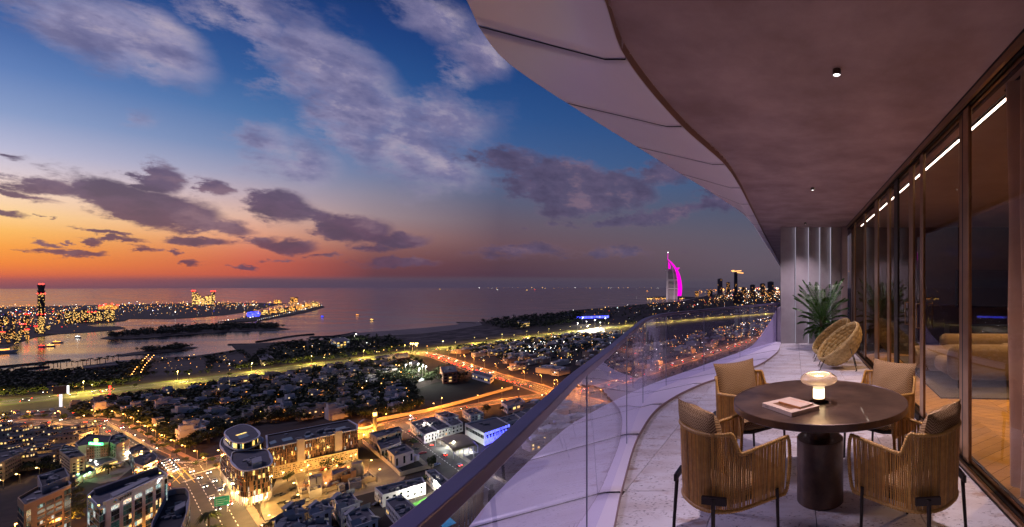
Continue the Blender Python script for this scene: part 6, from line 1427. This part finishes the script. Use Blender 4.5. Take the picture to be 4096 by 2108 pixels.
t, w, d, h, D = tower(150,180,1162,1335,'tall dark tower with red beacons and a flared crown on the island',2,90,red=(.93,.45))
mb = MB(); mb.add([(-w*.38,-d*.38,h),(w*.38,-d*.38,h),(w*.38,d*.38,h),(-w*.38,d*.38,h),(-w*.58,-d*.58,h*1.13),(w*.58,-d*.58,h*1.13),(w*.58,d*.58,h*1.13),(-w*.58,d*.58,h*1.13)],[(0,1,5,4),(1,2,6,5),(2,3,7,6),(3,0,4,7),(4,5,6,7)]); build('crown', mb, FARW[2], t)
for sx_ in (-.2,.2): mb = MB(); mb.lathe([(0,-2),(2,0),(0,2)],6); oo = build('beacon', mb, MATS['beacon_red'], t); oo.location = (sx_*w,-d*.4,h*1.15)
lit_faces(t, None, w, d, h*.42, 70, FGOLD, D/437*.2)
# arch hotel on the outer island
D = F*CZ/(1236-PY); mpp = D/F; x = (435-PX)/F*D; t = thing('arch_hotel', 'golden floodlit hotel with a pointed arch in its middle', 'hotel', (x,D,0), -math.atan2(x,D)); mpp *= math.cos(math.atan2(x,D))
ARW = pm('arch_stone',(.42,.25,.11)); 
def flood(t, loc, rx, power, col, ang=80):
    l_ = bpy.data.lights.new('flood_beam','SPOT'); l_.energy = power; l_.color = col; l_.spot_size = R(ang); l_.spot_blend = .6; l_.shadow_soft_size = 2; ob('floodlight', l_, t, loc, (R(rx),0,0))
flood(t, (0,-110,6), 100, 500000, (1,.45,.10), 100)
for (a,b,h1) in ((-40,-17,24),(-17,-9,36),(9,17,36),(17,40,24)): mb = MB(); mb.bb(a*mpp,b*mpp,-25,25,0,h1*mpp); build('wing', mb, FARW[1] if abs(a+b) > 40 else ARW, t); 
mb = MB(); mb.bb(-9*mpp,9*mpp,-22,22,27*mpp,34*mpp); build('arch_bridge', mb, ARW, t)
for sx_ in (-1,1): mb = MB(); mb.add([(sx_*9*mpp,-24,27*mpp),(sx_*9*mpp,-24,12*mpp),(sx_*6*mpp,-24,20*mpp),(0,-24,27*mpp)],[(0,1,2,3),(3,2,1,0)]); build('arch_haunch', mb, emis('arch_gold',(1,.42,.08),2.2,False), t)
lit_faces(t, None, 80*mpp, 52, 24*mpp, 110, FAMB, D/437*.2)
for a, z in ((-37,26),(-24,28),(-13,38),(13,40),(33,28),(38,27)): r_ = D/437*.6; mb = MB(); mb.lathe([(0,-r_),(r_,0),(0,r_)],6); oo = build('beacon', mb, MATS['beacon_red'], t); oo.location = (a*mpp,-26,z*mpp)
for k, (a,b,yt) in enumerate(((768,780,1164),(782,792,1172),(793,803,1180),(806,818,1188),(820,832,1184),(832,846,1182),(846,860,1166))): tower(a,b,yt,1218,['tall gold-lit tower at the left end of the beach residences','gold-lit tower of the beach residences'][0 if k == 0 else 1],1,70,dep=1,group='gold-lit beach residences',red=(1.03,) if k in (0,6) else None)
for k, (a,b,yt,yb) in enumerate(((258,288,1246,1293),(290,322,1246,1292),(324,352,1240,1290),(354,382,1248,1289),(384,412,1244,1286),(416,436,1240,1284),(438,460,1240,1282))): tower(a,b,yt,yb,'dark apartment block with scattered gold windows on the island shore',2,60,dep=.7,name='apartment_block',cat='building',group='dark apartment blocks on the island shore',red=(1.02,) if k == 3 else None)
random.seed(11)
for k in range(30):
    yb = random.uniform(1290,1380); xm = max(2,(1398-yb)*1.9); a = random.uniform(-30,min(245,xm+40)); wd = random.uniform(9,22); hh = random.uniform(18,52)
    tower(a,a+wd,yb-hh,yb,'tan apartment tower crowded on the inner shore of the island',random.choice((0,1,1)),random.randint(10,22),lit=random.choice((FGOLD,FAMB)),dep=.9,name='apartment_tower',cat='building',group='tan apartment towers on the island',red=(1.03,) if k % 6 == 0 else None)
for k, (a,b,yt,yb,m) in enumerate(((1002,1040,1246,1262,FGOLD),(1045,1075,1240,1259,FGOLD),(1080,1110,1236,1254,FAMB),(1115,1150,1234,1250,FGOLD),(1155,1180,1226,1244,FAMB),(1185,1210,1222,1238,FAMB),(1214,1240,1215,1233,FAMB),(1244,1272,1208,1228,FGOLD),(1160,1192,1190,1210,FAMB),(1095,1125,1200,1213,FAMB))): tower(a,b,yt,yb,'low gold-lit hotel block on the crescent island',1,46,lit=m,dep=.6,name='island_hotel',cat='hotel',group='hotels on the crescent island',sz=.24)
t, w, d, h, D = tower(988,1040,1246,1266,'blue floodlit hotel at the tip of the crescent island',2,0,name='island_hotel',cat='hotel'); lit_faces(t,None,w,d,h,160,emis('far_blue',(.04,.05,1),5,False),D/437*.34)
for k, (a,b,yt,yb) in enumerate(((2780,2795,1165,1180),(2870,2890,1116,1172),(2905,2920,1130,1176),(2965,2985,1150,1185),(3000,3020,1140,1190),(3040,3060,1135,1185),(3070,3095,1128,1188),(2830,2850,1160,1185))): tower(a,b,yt,yb,'hazy dark block with amber lights on the far shore',2,15,lit=FAMB,name='far_block',cat='building',group='hazy blocks on the far shore')
t, w, d, h, D = tower(2936,2950,1092,1212,'slim dark tower under construction with orange crane lights',2,8,lit=FAMB)
for (a,b,z0,z1) in ((-1.0,1.6,1.05,1.08),(-1.3,-.4,1.07,1.09),(.4,2.2,1.02,1.0)): mb = MB(); mb.tube([(a*w,0,h*z0),(b*w,0,h*z1)],D/437*.45,5); build('crane_jib', mb, emis('crane_amber',(1,.42,.12),2.5,False), t)
tower(2932,2966,1172,1214,'dark podium block at the foot of the unfinished tower',2,10,lit=FAMB,name='podium_block',cat='building')
# ---------------------------------------------------------------- sail-shaped hotel
D = F*CZ/(1199-PY); mpp = D/F
def S(x, y, dy=0): return ((x-2690)*mpp, dy, (1199-y)*mpp)
sl = thing('sail_hotel', 'white sail shaped tower hotel with a magenta lit outer curve', 'hotel', ((2690-PX)/F*D, D, 0))
def slab(pts, y0, y1, mat, name, parent=sl):
    n = len(pts); mb = MB(); A = [S(x,y,y0) for x,y in pts]; Bq = [S(x,y,y1) for x,y in pts]; mb.add(A+Bq,[tuple(range(n)),tuple(range(n,2*n))[::-1]]+[(i,n+i,n+(i+1)%n,(i+1)%n) for i in range(n)]); return build(name, mb, mat, parent)
SW = pm('sail_white',(.62,.58,.56),rough=.7); MG = emis('sail_magenta',(1,.0,.72),1.25,False); SDK = pm('sail_dark',(.17,.14,.14),rough=.7)
slab([(2667,1199),(2709,1199),(2711,1150),(2710,1120),(2703,1080),(2672,1078)], 10, 70, SDK, 'room_wall')
for k in range(24):
    y = 1082+k*4.9; xr = 2702+8*min(1,(y-1078)/45); slab([(2671,y),(xr,y),(xr,y+1.5),(2671,y+1.5)], 5, 12, SW, 'floor_slab')
for y in (1118,1152): slab([(2671,y),(2708,y),(2708,y+3),(2671,y+3)], 2, 12, SW, 'cross_brace')
slab([(2665,1199),(2671,1199),(2672.5,1040),(2669.5,1036)], -6, 14, SW, 'left_mast')
arc = [(2671,1037),(2683,1047),(2693,1058),(2701,1069),(2708,1080),(2714,1092),(2718,1104),(2722,1122),(2724.5,1140),(2725,1155),(2724,1172),(2722,1184)]
inn = [(2710,1184),(2711,1172),(2712,1155),(2711.5,1140),(2710,1122),(2707,1104),(2704,1090),(2700,1078),(2693,1066),(2686,1056),(2679,1047),(2672,1040)]
slab(arc+inn, -4, 30, MG, 'magenta_sail')
slab([(2673,1045),(2679,1060),(2680,1074),(2674,1075)], 0, 20, MG, 'magenta_panel')
rib = [(2675,1043),(2684,1058),(2690,1072),(2695,1095),(2698,1120),(2699,1150),(2698,1198),(2695.5,1198),(2696.5,1150),(2695.5,1120),(2692,1095),(2687.5,1074),(2682,1060),(2674,1046)]
slab(rib, -4, 10, SW, 'centre_rib')
mb = MB(); mb.tube([S(2671,1040),S(2672,1010)],[2.6,1.6],6); build('spire', mb, MG, sl); mb = MB(); mb.lathe([(0,-4),(4,0),(0,4)],8); oo = build('spire_lamp', mb, emis('spire_white',(1,.95,1),8,False), sl); oo.location = S(2672,1010)
slab([(2703,1072),(2716,1070),(2709,1079),(2704,1079)], 0, 30, MG, 'helipad'); slab([(2660,1079),(2673,1079),(2673,1083),(2664,1082)], -10, 20, SW, 'sky_restaurant')
flood(sl, (10,-170,8), 118, 800000, (1,.74,.84), 90)
dots([G(x,random.uniform(1193,1197))[:2] for x in range(2590,2740,5)], {'gold':6,'amber':3}, 'row of golden lamps along the sail hotel island', (2,5), (.3,.5))
# ---------------------------------------------------------------- landmarks on the coast
BLUE = emis('blue_glow',(.03,.03,1),1.8,False)
t, o, P = bld('blue_lit_resort', 'long low resort building floodlit deep blue near the shore', [(2285,1256),(2430,1250),(2440,1262),(2290,1266)], 9, FARW[2], ROOFD); auto_wins(t, o, P, .5, 9, 9, 9, .9, .9, [(WB,1)], name='blue_light', depth=3)
pts = rnd_in([(2200,1262),(2290,1255),(2440,1262),(2430,1275),(2290,1275)],60); dots(pts, {'blue':4,'gold':3,'white':2}, 'blue and golden lights round the resort', (2,6), (.3,.5))
sheet('floodlit_lot', gp([(2310,1325),(2400,1308),(2420,1318),(2340,1342)]), .06, pm('lot_white',(.5,.48,.45)), kind='structure')
for x, y in ((2310,1328),(2345,1320),(2380,1312),(2400,1325),(2350,1340),(2330,1300),(2420,1305)): q = G(x,y); street_lamp(q[0],q[1],'white',10,60000,'white floodlight over the pale lot by the highway','floodlights over the pale lot',0,.4,2.2)
sheet('sports_court', gp([(1620,1512),(1650,1500),(1706,1518),(1672,1528)]), .06, pm('court_blue',(.35,.45,.5)), kind='structure')
for x, y in ((1622,1512),(1640,1503),(1672,1507),(1690,1513),(1702,1520),(1676,1530)): q = G(x,y); street_lamp(q[0],q[1],'white',9,14000,'bright white floodlight over the blue sports court','floodlights over the sports court',0,.4,1.8)
for x in (1641,1650,1660,1667): q = G(x,1452); street_lamp(q[0],q[1],'yellow',12,16000,'warm stadium floodlight in the row beside the junction','row of stadium floodlights',0,.4,2.4)
t, o, P = bld('floodlit_villa', 'white palace with terraces lit among the park trees', [(1322,1354),(1375,1348),(1400,1360),(1345,1368)], 14, WHITER, ROOFG, 'palace'); auto_wins(t, o, P, 1, 13, 4, 7, .6, .6, [(WG,2),(WC,1),(WD,2)]); q = G(1345,1392); street_lamp(q[0],q[1],'yellow',7,26000,'floodlight before the white park palace','park palace floodlights'); q = G(1420,1372); street_lamp(q[0],q[1],'white',9,9000,'white floodlight before the park palace','park palace floodlights',scl=2)
t, o, P = bld('beach_pavilion', 'white pavilion lit gold beside the dark belt of trees', [(2070,1283),(2110,1278),(2120,1288),(2080,1294)], 12, WHITER, ROOFG); auto_wins(t, o, P, 1, 11, 5, 10, .6, .6, [(WG,1)])
for k, (px, h, lab) in enumerate((([(915,1510),(990,1500),(995,1512),(920,1522)],12,'large pale shed on the corner of the villa compound'),([(1500,1425),(1545,1418),(1556,1426),(1508,1434)],8,'flat shed with a warm lit clerestory near the junction'),([(1580,1415),(1630,1410),(1640,1428),(1590,1434)],11,'brown brick school block near the junction'),([(1760,1465),(1820,1458),(1830,1485),(1772,1492)],13,'dark red brick block beside the boulevard'),([(1900,1482),(1975,1500),(1960,1512),(1888,1492)],7,'long white school block at the edge of the dark field'),([(330,1462),(460,1450),(475,1458),(345,1472)],9,'wide dark hall with a curved roof behind the beach'),([(1030,1420),(1075,1415),(1095,1432),(1045,1440)],8,'pale shed with a ribbed roof beside the park'),([(2005,1608),(2080,1590),(2100,1605),(2030,1625)],7,'white workshop row beside the interchange'),([(2050,1650),(2140,1625),(2170,1650),(2090,1680)],7,'grey roofed warehouse next to the handrail'),([(1995,1672),(2060,1655),(2085,1672),(2020,1692)],7,'white warehouse behind the blue lit hall'))):
    t, o, P = bld('low_block', lab, px, h, [CONCG,BEIGE,REDR,REDR,WHITER,ROOFG,CONCG,WHITER,BEIGE,WHITER][k], ROOFG if k != 5 else ROOFD, n_units=3); auto_wins(t, o, P, 1, h-1, 3.5, 5, .6, .4, [(WD,4),(WW,.8),(WG,.5)])
# town houses beyond the boulevard and behind the glass
def house_proto(k):
    t = thing('low_house', '', 'house'); w, d, h = ((15,11,6),(22,12,7),(12,14,8))[k]; P = [(-w/2,-d/2),(w/2,-d/2),(w/2,d/2),(-w/2,d/2)]; mass(t,(0,0),P,0,h,pm('town_render_%d'%k,[(.40,.36,.33),(.46,.43,.41),(.30,.22,.18)][k],rough=.85),[ROOFG,CONCG,pm('tile_roof',(.16,.07,.05))][k],.6,.4)
    mb = MB(); mb.bb(-w*.2,w*.1,-d*.1,d*.25,h-.6,h+1.8); build('stair_house', mb, WHITER, t); wins(t,(0,0),P[0],P[1],.8,h-1,3,2,.35,.5,[(WD,2),(WG,1)]); wins(t,(0,0),P[1],P[2],.8,h-1,2,2,.35,.5,[(WD,2),(WW,1)]); return t
HP = [house_proto(k) for k in range(3)]; hu = [False]*3
for px, n, lab, grp in (([(1780,1400),(2050,1372),(2300,1340),(2480,1335),(2440,1420),(2250,1500),(2120,1520),(1980,1470)],95,'low house of the town beyond the red boulevard','houses beyond the boulevard'),([(2420,1420),(2700,1360),(3080,1285),(3080,1330),(2800,1420),(2500,1520)],60,'low house of the district behind the glass balustrade','houses behind the glass'),([(2150,1640),(2330,1625),(2560,1660),(2300,1760),(2080,1830),(2000,1800)],30,'low yard building below the glass balustrade','yard buildings below the glass')):
    for p in [p for p in rnd_in(px, n) if not on_road(*p,9)]:
        k = random.randrange(3); t = HP[k] if not hu[k] else copy_tree(HP[k]); hu[k] = True; s = random.uniform(.8,1.25); t.location = (p[0],p[1],0); t.rotation_euler = (0,0,rows_a+R(random.choice((0,90,180)))+R(random.uniform(-12,12))); t.scale = (s,s,s*.9)
        kn = ('beige','white','brown tile-roofed')[k]; t['label'] = kn+' '+lab; t['group'] = kn+' '+grp
# ---------------------------------------------------------------- traffic
HEADL, TAILL = emis('head_lamp',(1,.92,.75),22,False), emis('tail_lamp',(1,.025,.01),34,False)
def car_meshes(c):
    body = MB(); L_, W_ = 4.5, 1.85
    prof = [(-2.25,.35),(-2.2,.8),(-1.6,.95),(-1.1,1.42),(.4,1.45),(1.1,.98),(2.1,.82),(2.25,.4)]
    for y in (0,): 
        A = [(x,-W_/2,z) for x,z in prof]; Bq = [(x,W_/2,z) for x,z in prof]; n = len(prof); body.add(A+Bq,[tuple(range(n))[::-1],tuple(range(n,2*n))]+[(i,(i+1)%n,n+(i+1)%n,n+i) for i in range(n)])
    gl = MB(); gl.add([(-1.55,-.8,.97),(-1.12,-.72,1.40),(-1.12,.72,1.40),(-1.55,.8,.97)],[(0,1,2,3)]); gl.add([(.46,-.72,1.42),(1.08,-.8,1.0),(1.08,.8,1.0),(.46,.72,1.42)],[(0,1,2,3)])
    for y in (-.935,.935): gl.add([(-1.3,y,1.0),(.85,y,1.0),(.35,y,1.36),(-1.0,y,1.36)],[(0,1,2,3)])
    wh = MB(); wh.lathe([(.0,-.12),(.33,-.12),(.33,.12),(0,.12)],10)
    return body.mesh('body', pm('car_paint_%d'%c,[(.36,.36,.36),(.02,.02,.025),(.35,.02,.02),(.12,.16,.3),(.25,.22,.18)][c],rough=.3,coat=.5)), gl.mesh('glass', WD), wh.mesh('wheel', pm('tyre',(.015,.015,.015),rough=.8))
CARS = [car_meshes(c) for c in range(5)]
LB = {}
for nm, m in (('headlight',HEADL),('taillight',TAILL)): mb = MB(); mb.box((0,0,0),(.1,.42,.2)); LB[nm] = mb.mesh(nm, m)
def car(x, y, rz, label, group, lights=True, full=True, s=1.0):
    c = random.choices(range(5),(2,5,1,2,3))[0]; t = thing('car', label, 'car', (x,y,.04), rz, group); t.scale = (s,)*3; b, g, w = CARS[c]; ob('body', b, t)
    if full:
        ob('glass', g, t, (0,0,.012))
        for wx in (-1.4,1.4):
            for wy in (-.85,.85): ob('wheel', w, t, (wx,wy,.33), (R(90),0,0))
    if lights:
        for yy_ in (-.62,.62): ob('headlight', LB['headlight'], t, (2.24,yy_,.62)); ob('taillight', LB['taillight'], t, (-2.24,yy_,.72))
def cars_on(path, off, st, n, label, group, rev=False, y0=0, full=False, jit=.4, pxr=(-50,2500), s=1.0):
    p = offset(path,off) if off else path; acc = 0; c = 0
    for a, b in zip(p,p[1:]):
        L_ = (b-a).length; k = 0; t = (b-a)/max(L_,1e-6); rz = math.atan2(t.y,t.x)+(math.pi if rev else 0); acc += L_
        while acc >= st and c < n:
            acc -= st*random.uniform(1-jit,1+jit); q = b-t*max(0,min(L_,acc)); pxx = PX+F*q.x/q.y
            if pxr[0] < pxx < pxr[1]: car(q.x,q.y,rz,label,group,True,full,s); c += 1
cars_on(HW, 6.5, 13, 34, 'car with headlights on in the queue on the highway', 'cars queuing on the highway', rev=True, pxr=(70,470))
cars_on(HW, -8, 60, 16, 'car with red tail lights on the landward carriageway', 'cars on the landward carriageway', pxr=(0,2400))
for off in (-6.2,-2.6): cars_on(RR, off, 13, 30, 'car with tail lights in the dense queue on the boulevard', 'cars queuing on the boulevard', rev=True, pxr=(1700,2150))
for off in (2.6,6.2): cars_on(RR, off, 34, 9, 'car with headlights coming down the boulevard', 'cars coming down the boulevard', rev=False, pxr=(1700,2180))
cars_on(RG, -4, 30, 22, 'car with tail lights on the boulevard behind the glass', 'cars behind the glass', pxr=(2150,3100)); cars_on(RG, 4, 34, 18, 'car with headlights on the boulevard behind the glass', 'cars behind the glass heading this way', rev=True, pxr=(2150,3100))
for x, y, k in [(652+i*8+j*9, 1852+i*9-j*4, 0) for i in range(5) for j in range(3)]:
    q = G(x,y); e_ = G(x+30,y+26); car(q[0],q[1],math.atan2(e_[1]-q[1],e_[0]-q[0]),'car waiting with headlights on in the pack at the junction','cars waiting at the junction')
for off, lab, rev in ((-9.5,'car with tail lights on the wide avenue past the office arcade',True),(-6,'car with tail lights on the wide avenue past the office arcade',True),(5,'car with headlights on the wide avenue under the crescent block',False),(9,'car with headlights on the wide avenue under the crescent block',False)):
    cars_on(SR, off, 24, 4, lab, lab.replace('car with','cars with',1), rev=rev, full=True)
cars_on(CR, 3, 16, 5, 'car turning out of the street beside the terracotta office', 'cars in the street beside the office', rev=True, full=True); cars_on(NR, -3.5, 30, 14, 'car on the hotel avenue', 'cars on the hotel avenue', full=True, rev=True); cars_on(NR, 3.5, 36, 10, 'car heading up the hotel avenue', 'cars heading up the hotel avenue', full=True)
cars_on(OR, 3.5, 38, 9, 'car on the orange-lit curving avenue', 'cars on the curving avenue', full=True); cars_on(IR, 3, 26, 6, 'car with red lights on the straight dark street', 'cars on the straight street', rev=True, full=True)
for x, y, a in ((1118,1983,10),(1133,2014,12),(1172,1958,80),(1188,1990,75),(1214,2006,20),(1300,1880,60),(1360,1862,60),(1392,1850,60),(1068,2100,80),(1510,2018,70),(1690,1815,45),(1660,1800,45),(1745,1862,50)): q = G(x,y); car(q[0],q[1],R(a),'parked car with its lights off in the yards round the office','cars parked in the yards',False,True)
for k in range(24): q = G(random.uniform(20,330), random.uniform(1640,1685)); car(q[0],q[1],rows_a+R(random.choice((0,90))),'parked car in the big lot beside the highway','cars parked in the big lot',random.random() < .15,False)
# bus
q = G(450,1872); bs = thing('minibus', 'white minibus parked in the hotel forecourt', 'bus', (q[0],q[1],.04), R(20)); mb = MB(); mb.bb(-4.2,4.2,-1.2,1.2,.4,2.9); oo = build('body', mb, WHITEP, bs); bevel(oo,.25,2)
mb = MB(); mb.bb(-3.9,3.9,-1.22,1.22,1.6,2.4); build('windows', mb, WD, bs)
for wx in (-2.7,2.7):
    for wy in (-1.05,1.05): ob('wheel', CARS[0][2], bs, (wx,wy,.4), (R(90),0,0), 1.25)
# billboard, green sign, red sign mast, boats
q = G(243,1627); bbd = thing('billboard', 'tall billboard with a white lit post beside the highway', 'billboard', (q[0],q[1],0)); mb = MB(); mb.bb(-.7,.7,-.5,.5,0,12); build('post', mb, pm('lit_post',(.6,.6,.62),em=(.8,.85,1),es=1.2), bbd); mb = MB(); mb.box((0,0,16),(8,1.2,8),rz=R(30)); build('board', mb, pm('board_dark',(.05,.06,.08)), bbd); mb = MB(); mb.box((3.6,2.0,16),(.4,1.3,7.6),rz=R(30)); build('lit_edge', mb, emis('board_edge',(1,.95,.95),4,False), bbd)
q = G(888,2050); rs = thing('road_sign', 'green direction sign on two posts by the red paved walk', 'sign', (q[0],q[1],0), R(25))
for x in (-1.8,1.8): mb = MB(); mb.tube([(x,0,0),(x,0,8)],.12,6); build('post', mb, STEEL, rs)
mb = MB(); mb.bb(-2.6,2.6,-.1,.1,3.6,8.2); build('panel', mb, pm('sign_green_paint',(.02,.20,.10),em=(.02,.35,.18),es=.35), rs)
mb = MB(); mb.bb(-2.2,2.2,-.14,-.11,5.7,5.85); mb.bb(-2.2,1.2,-.14,-.11,6.7,6.9); mb.bb(-2.2,.6,-.14,-.11,4.6,4.8); build('print', mb, WHITEP, rs)
q = G(440,1612); rm = thing('red_mast', 'mast of glowing red lamps at the edge of the compound', 'mast', (q[0],q[1],0)); mb = MB(); mb.tube([(0,0,0),(0,0,17)],.25,6); build('pole', mb, STEEL, rm)
for z, dx in ((3,-1.5),(5.5,-.5),(9,0),(12,.2),(15,.5),(16.5,.3)): mb = MB(); mb.lathe([(0,-.8),(.8,0),(0,.8)],8); oo = build('red_lamp', mb, MATS['beacon_red'], rm); oo.location = (dx,-.3,z)
rl = bpy.data.lights.new('red_glow','POINT'); rl.energy = 9000; rl.color = (1,.04,.02); rl.shadow_soft_size = .6; ob('glow', rl, rm, (0,-2,12))
def boat(x, y, lab, s, rz, col):
    q = G(x,y,-1); t = thing('boat', lab, 'boat', (q[0],q[1],-1), rz); t.scale = (s,)*3; mb = MB(); mb.add([(-4,-1.3,.0),(3,-1.3,.0),(5,0,.2),(3,1.3,0),(-4,1.3,0),(-4,-1.6,1.2),(3,-1.6,1.3),(5.8,0,1.7),(3,1.6,1.3),(-4,1.6,1.2)],[(0,1,6,5),(1,2,7,6),(2,3,8,7),(3,4,9,8),(4,0,5,9),(5,6,7,8,9)]); build('hull', mb, WHITER, t)
    mb = MB(); mb.bb(-3,1.5,-1.1,1.1,1.2,2.6); build('cabin', mb, WHITER, t); mb = MB(); mb.bb(-3.02,1.52,-1.14,1.14,1.6,2.2); mb.bb(-2,-1.6,-.2,.2,2.6,3.4); build('cabin_lights', mb, emis('boat_'+col,DOTC[col][0],5,False), t)
boat(10,1412,'lit dinner boat moored at the end of the shore',3.2,R(20),'amber')
for k, (x, y, c, lab) in enumerate(((168,1388,'red','boat with red lights crossing the lagoon'),(204,1386,'gold','boat with golden lights crossing the lagoon'),(312,1351,'white','white lit boat near the island shore'),(230,1372,'amber','boat with amber lights in the middle of the lagoon'),(1488,1281,'gold','golden lit boat out on the open sea'),(1430,1262,'amber','amber lit boat out on the open sea'),(1290,1268,'blue','blue lit boat off the crescent island'),(2590,1166,'amber','orange lit ship far out before the sail hotel'),(1990,1160,'white','white lit ship under the dusk horizon'),(2108,1162,'gold','ship with golden lights on the horizon'),(2140,1160,'red','ship with a red mast light on the horizon'),(1760,1158,'gold','small golden ship on the open horizon'))): boat(x,y,lab,1.6 if y > 1250 else 6.0,R(random.uniform(-20,20)),c)

# ================================================================ air: thin dusk haze over land and sea
hb = MB(); hb.bb(-37000,37000,-3500,41000,-3,480)
hm = bpy.data.materials.new('haze_air'); hm.use_nodes = True; ht = hm.node_tree; ht.nodes.clear()
hv = ht.nodes.new('ShaderNodeVolumePrincipled'); hv.inputs['Color'].default_value = (.42,.37,.46,1); hv.inputs['Density'].default_value = 1.3e-5; hv.inputs['Anisotropy'].default_value = .2
ho = ht.nodes.new('ShaderNodeOutputMaterial'); ht.links.new(hv.outputs[0], ho.inputs['Volume'])
build('haze', hb, hm, kind='stuff')
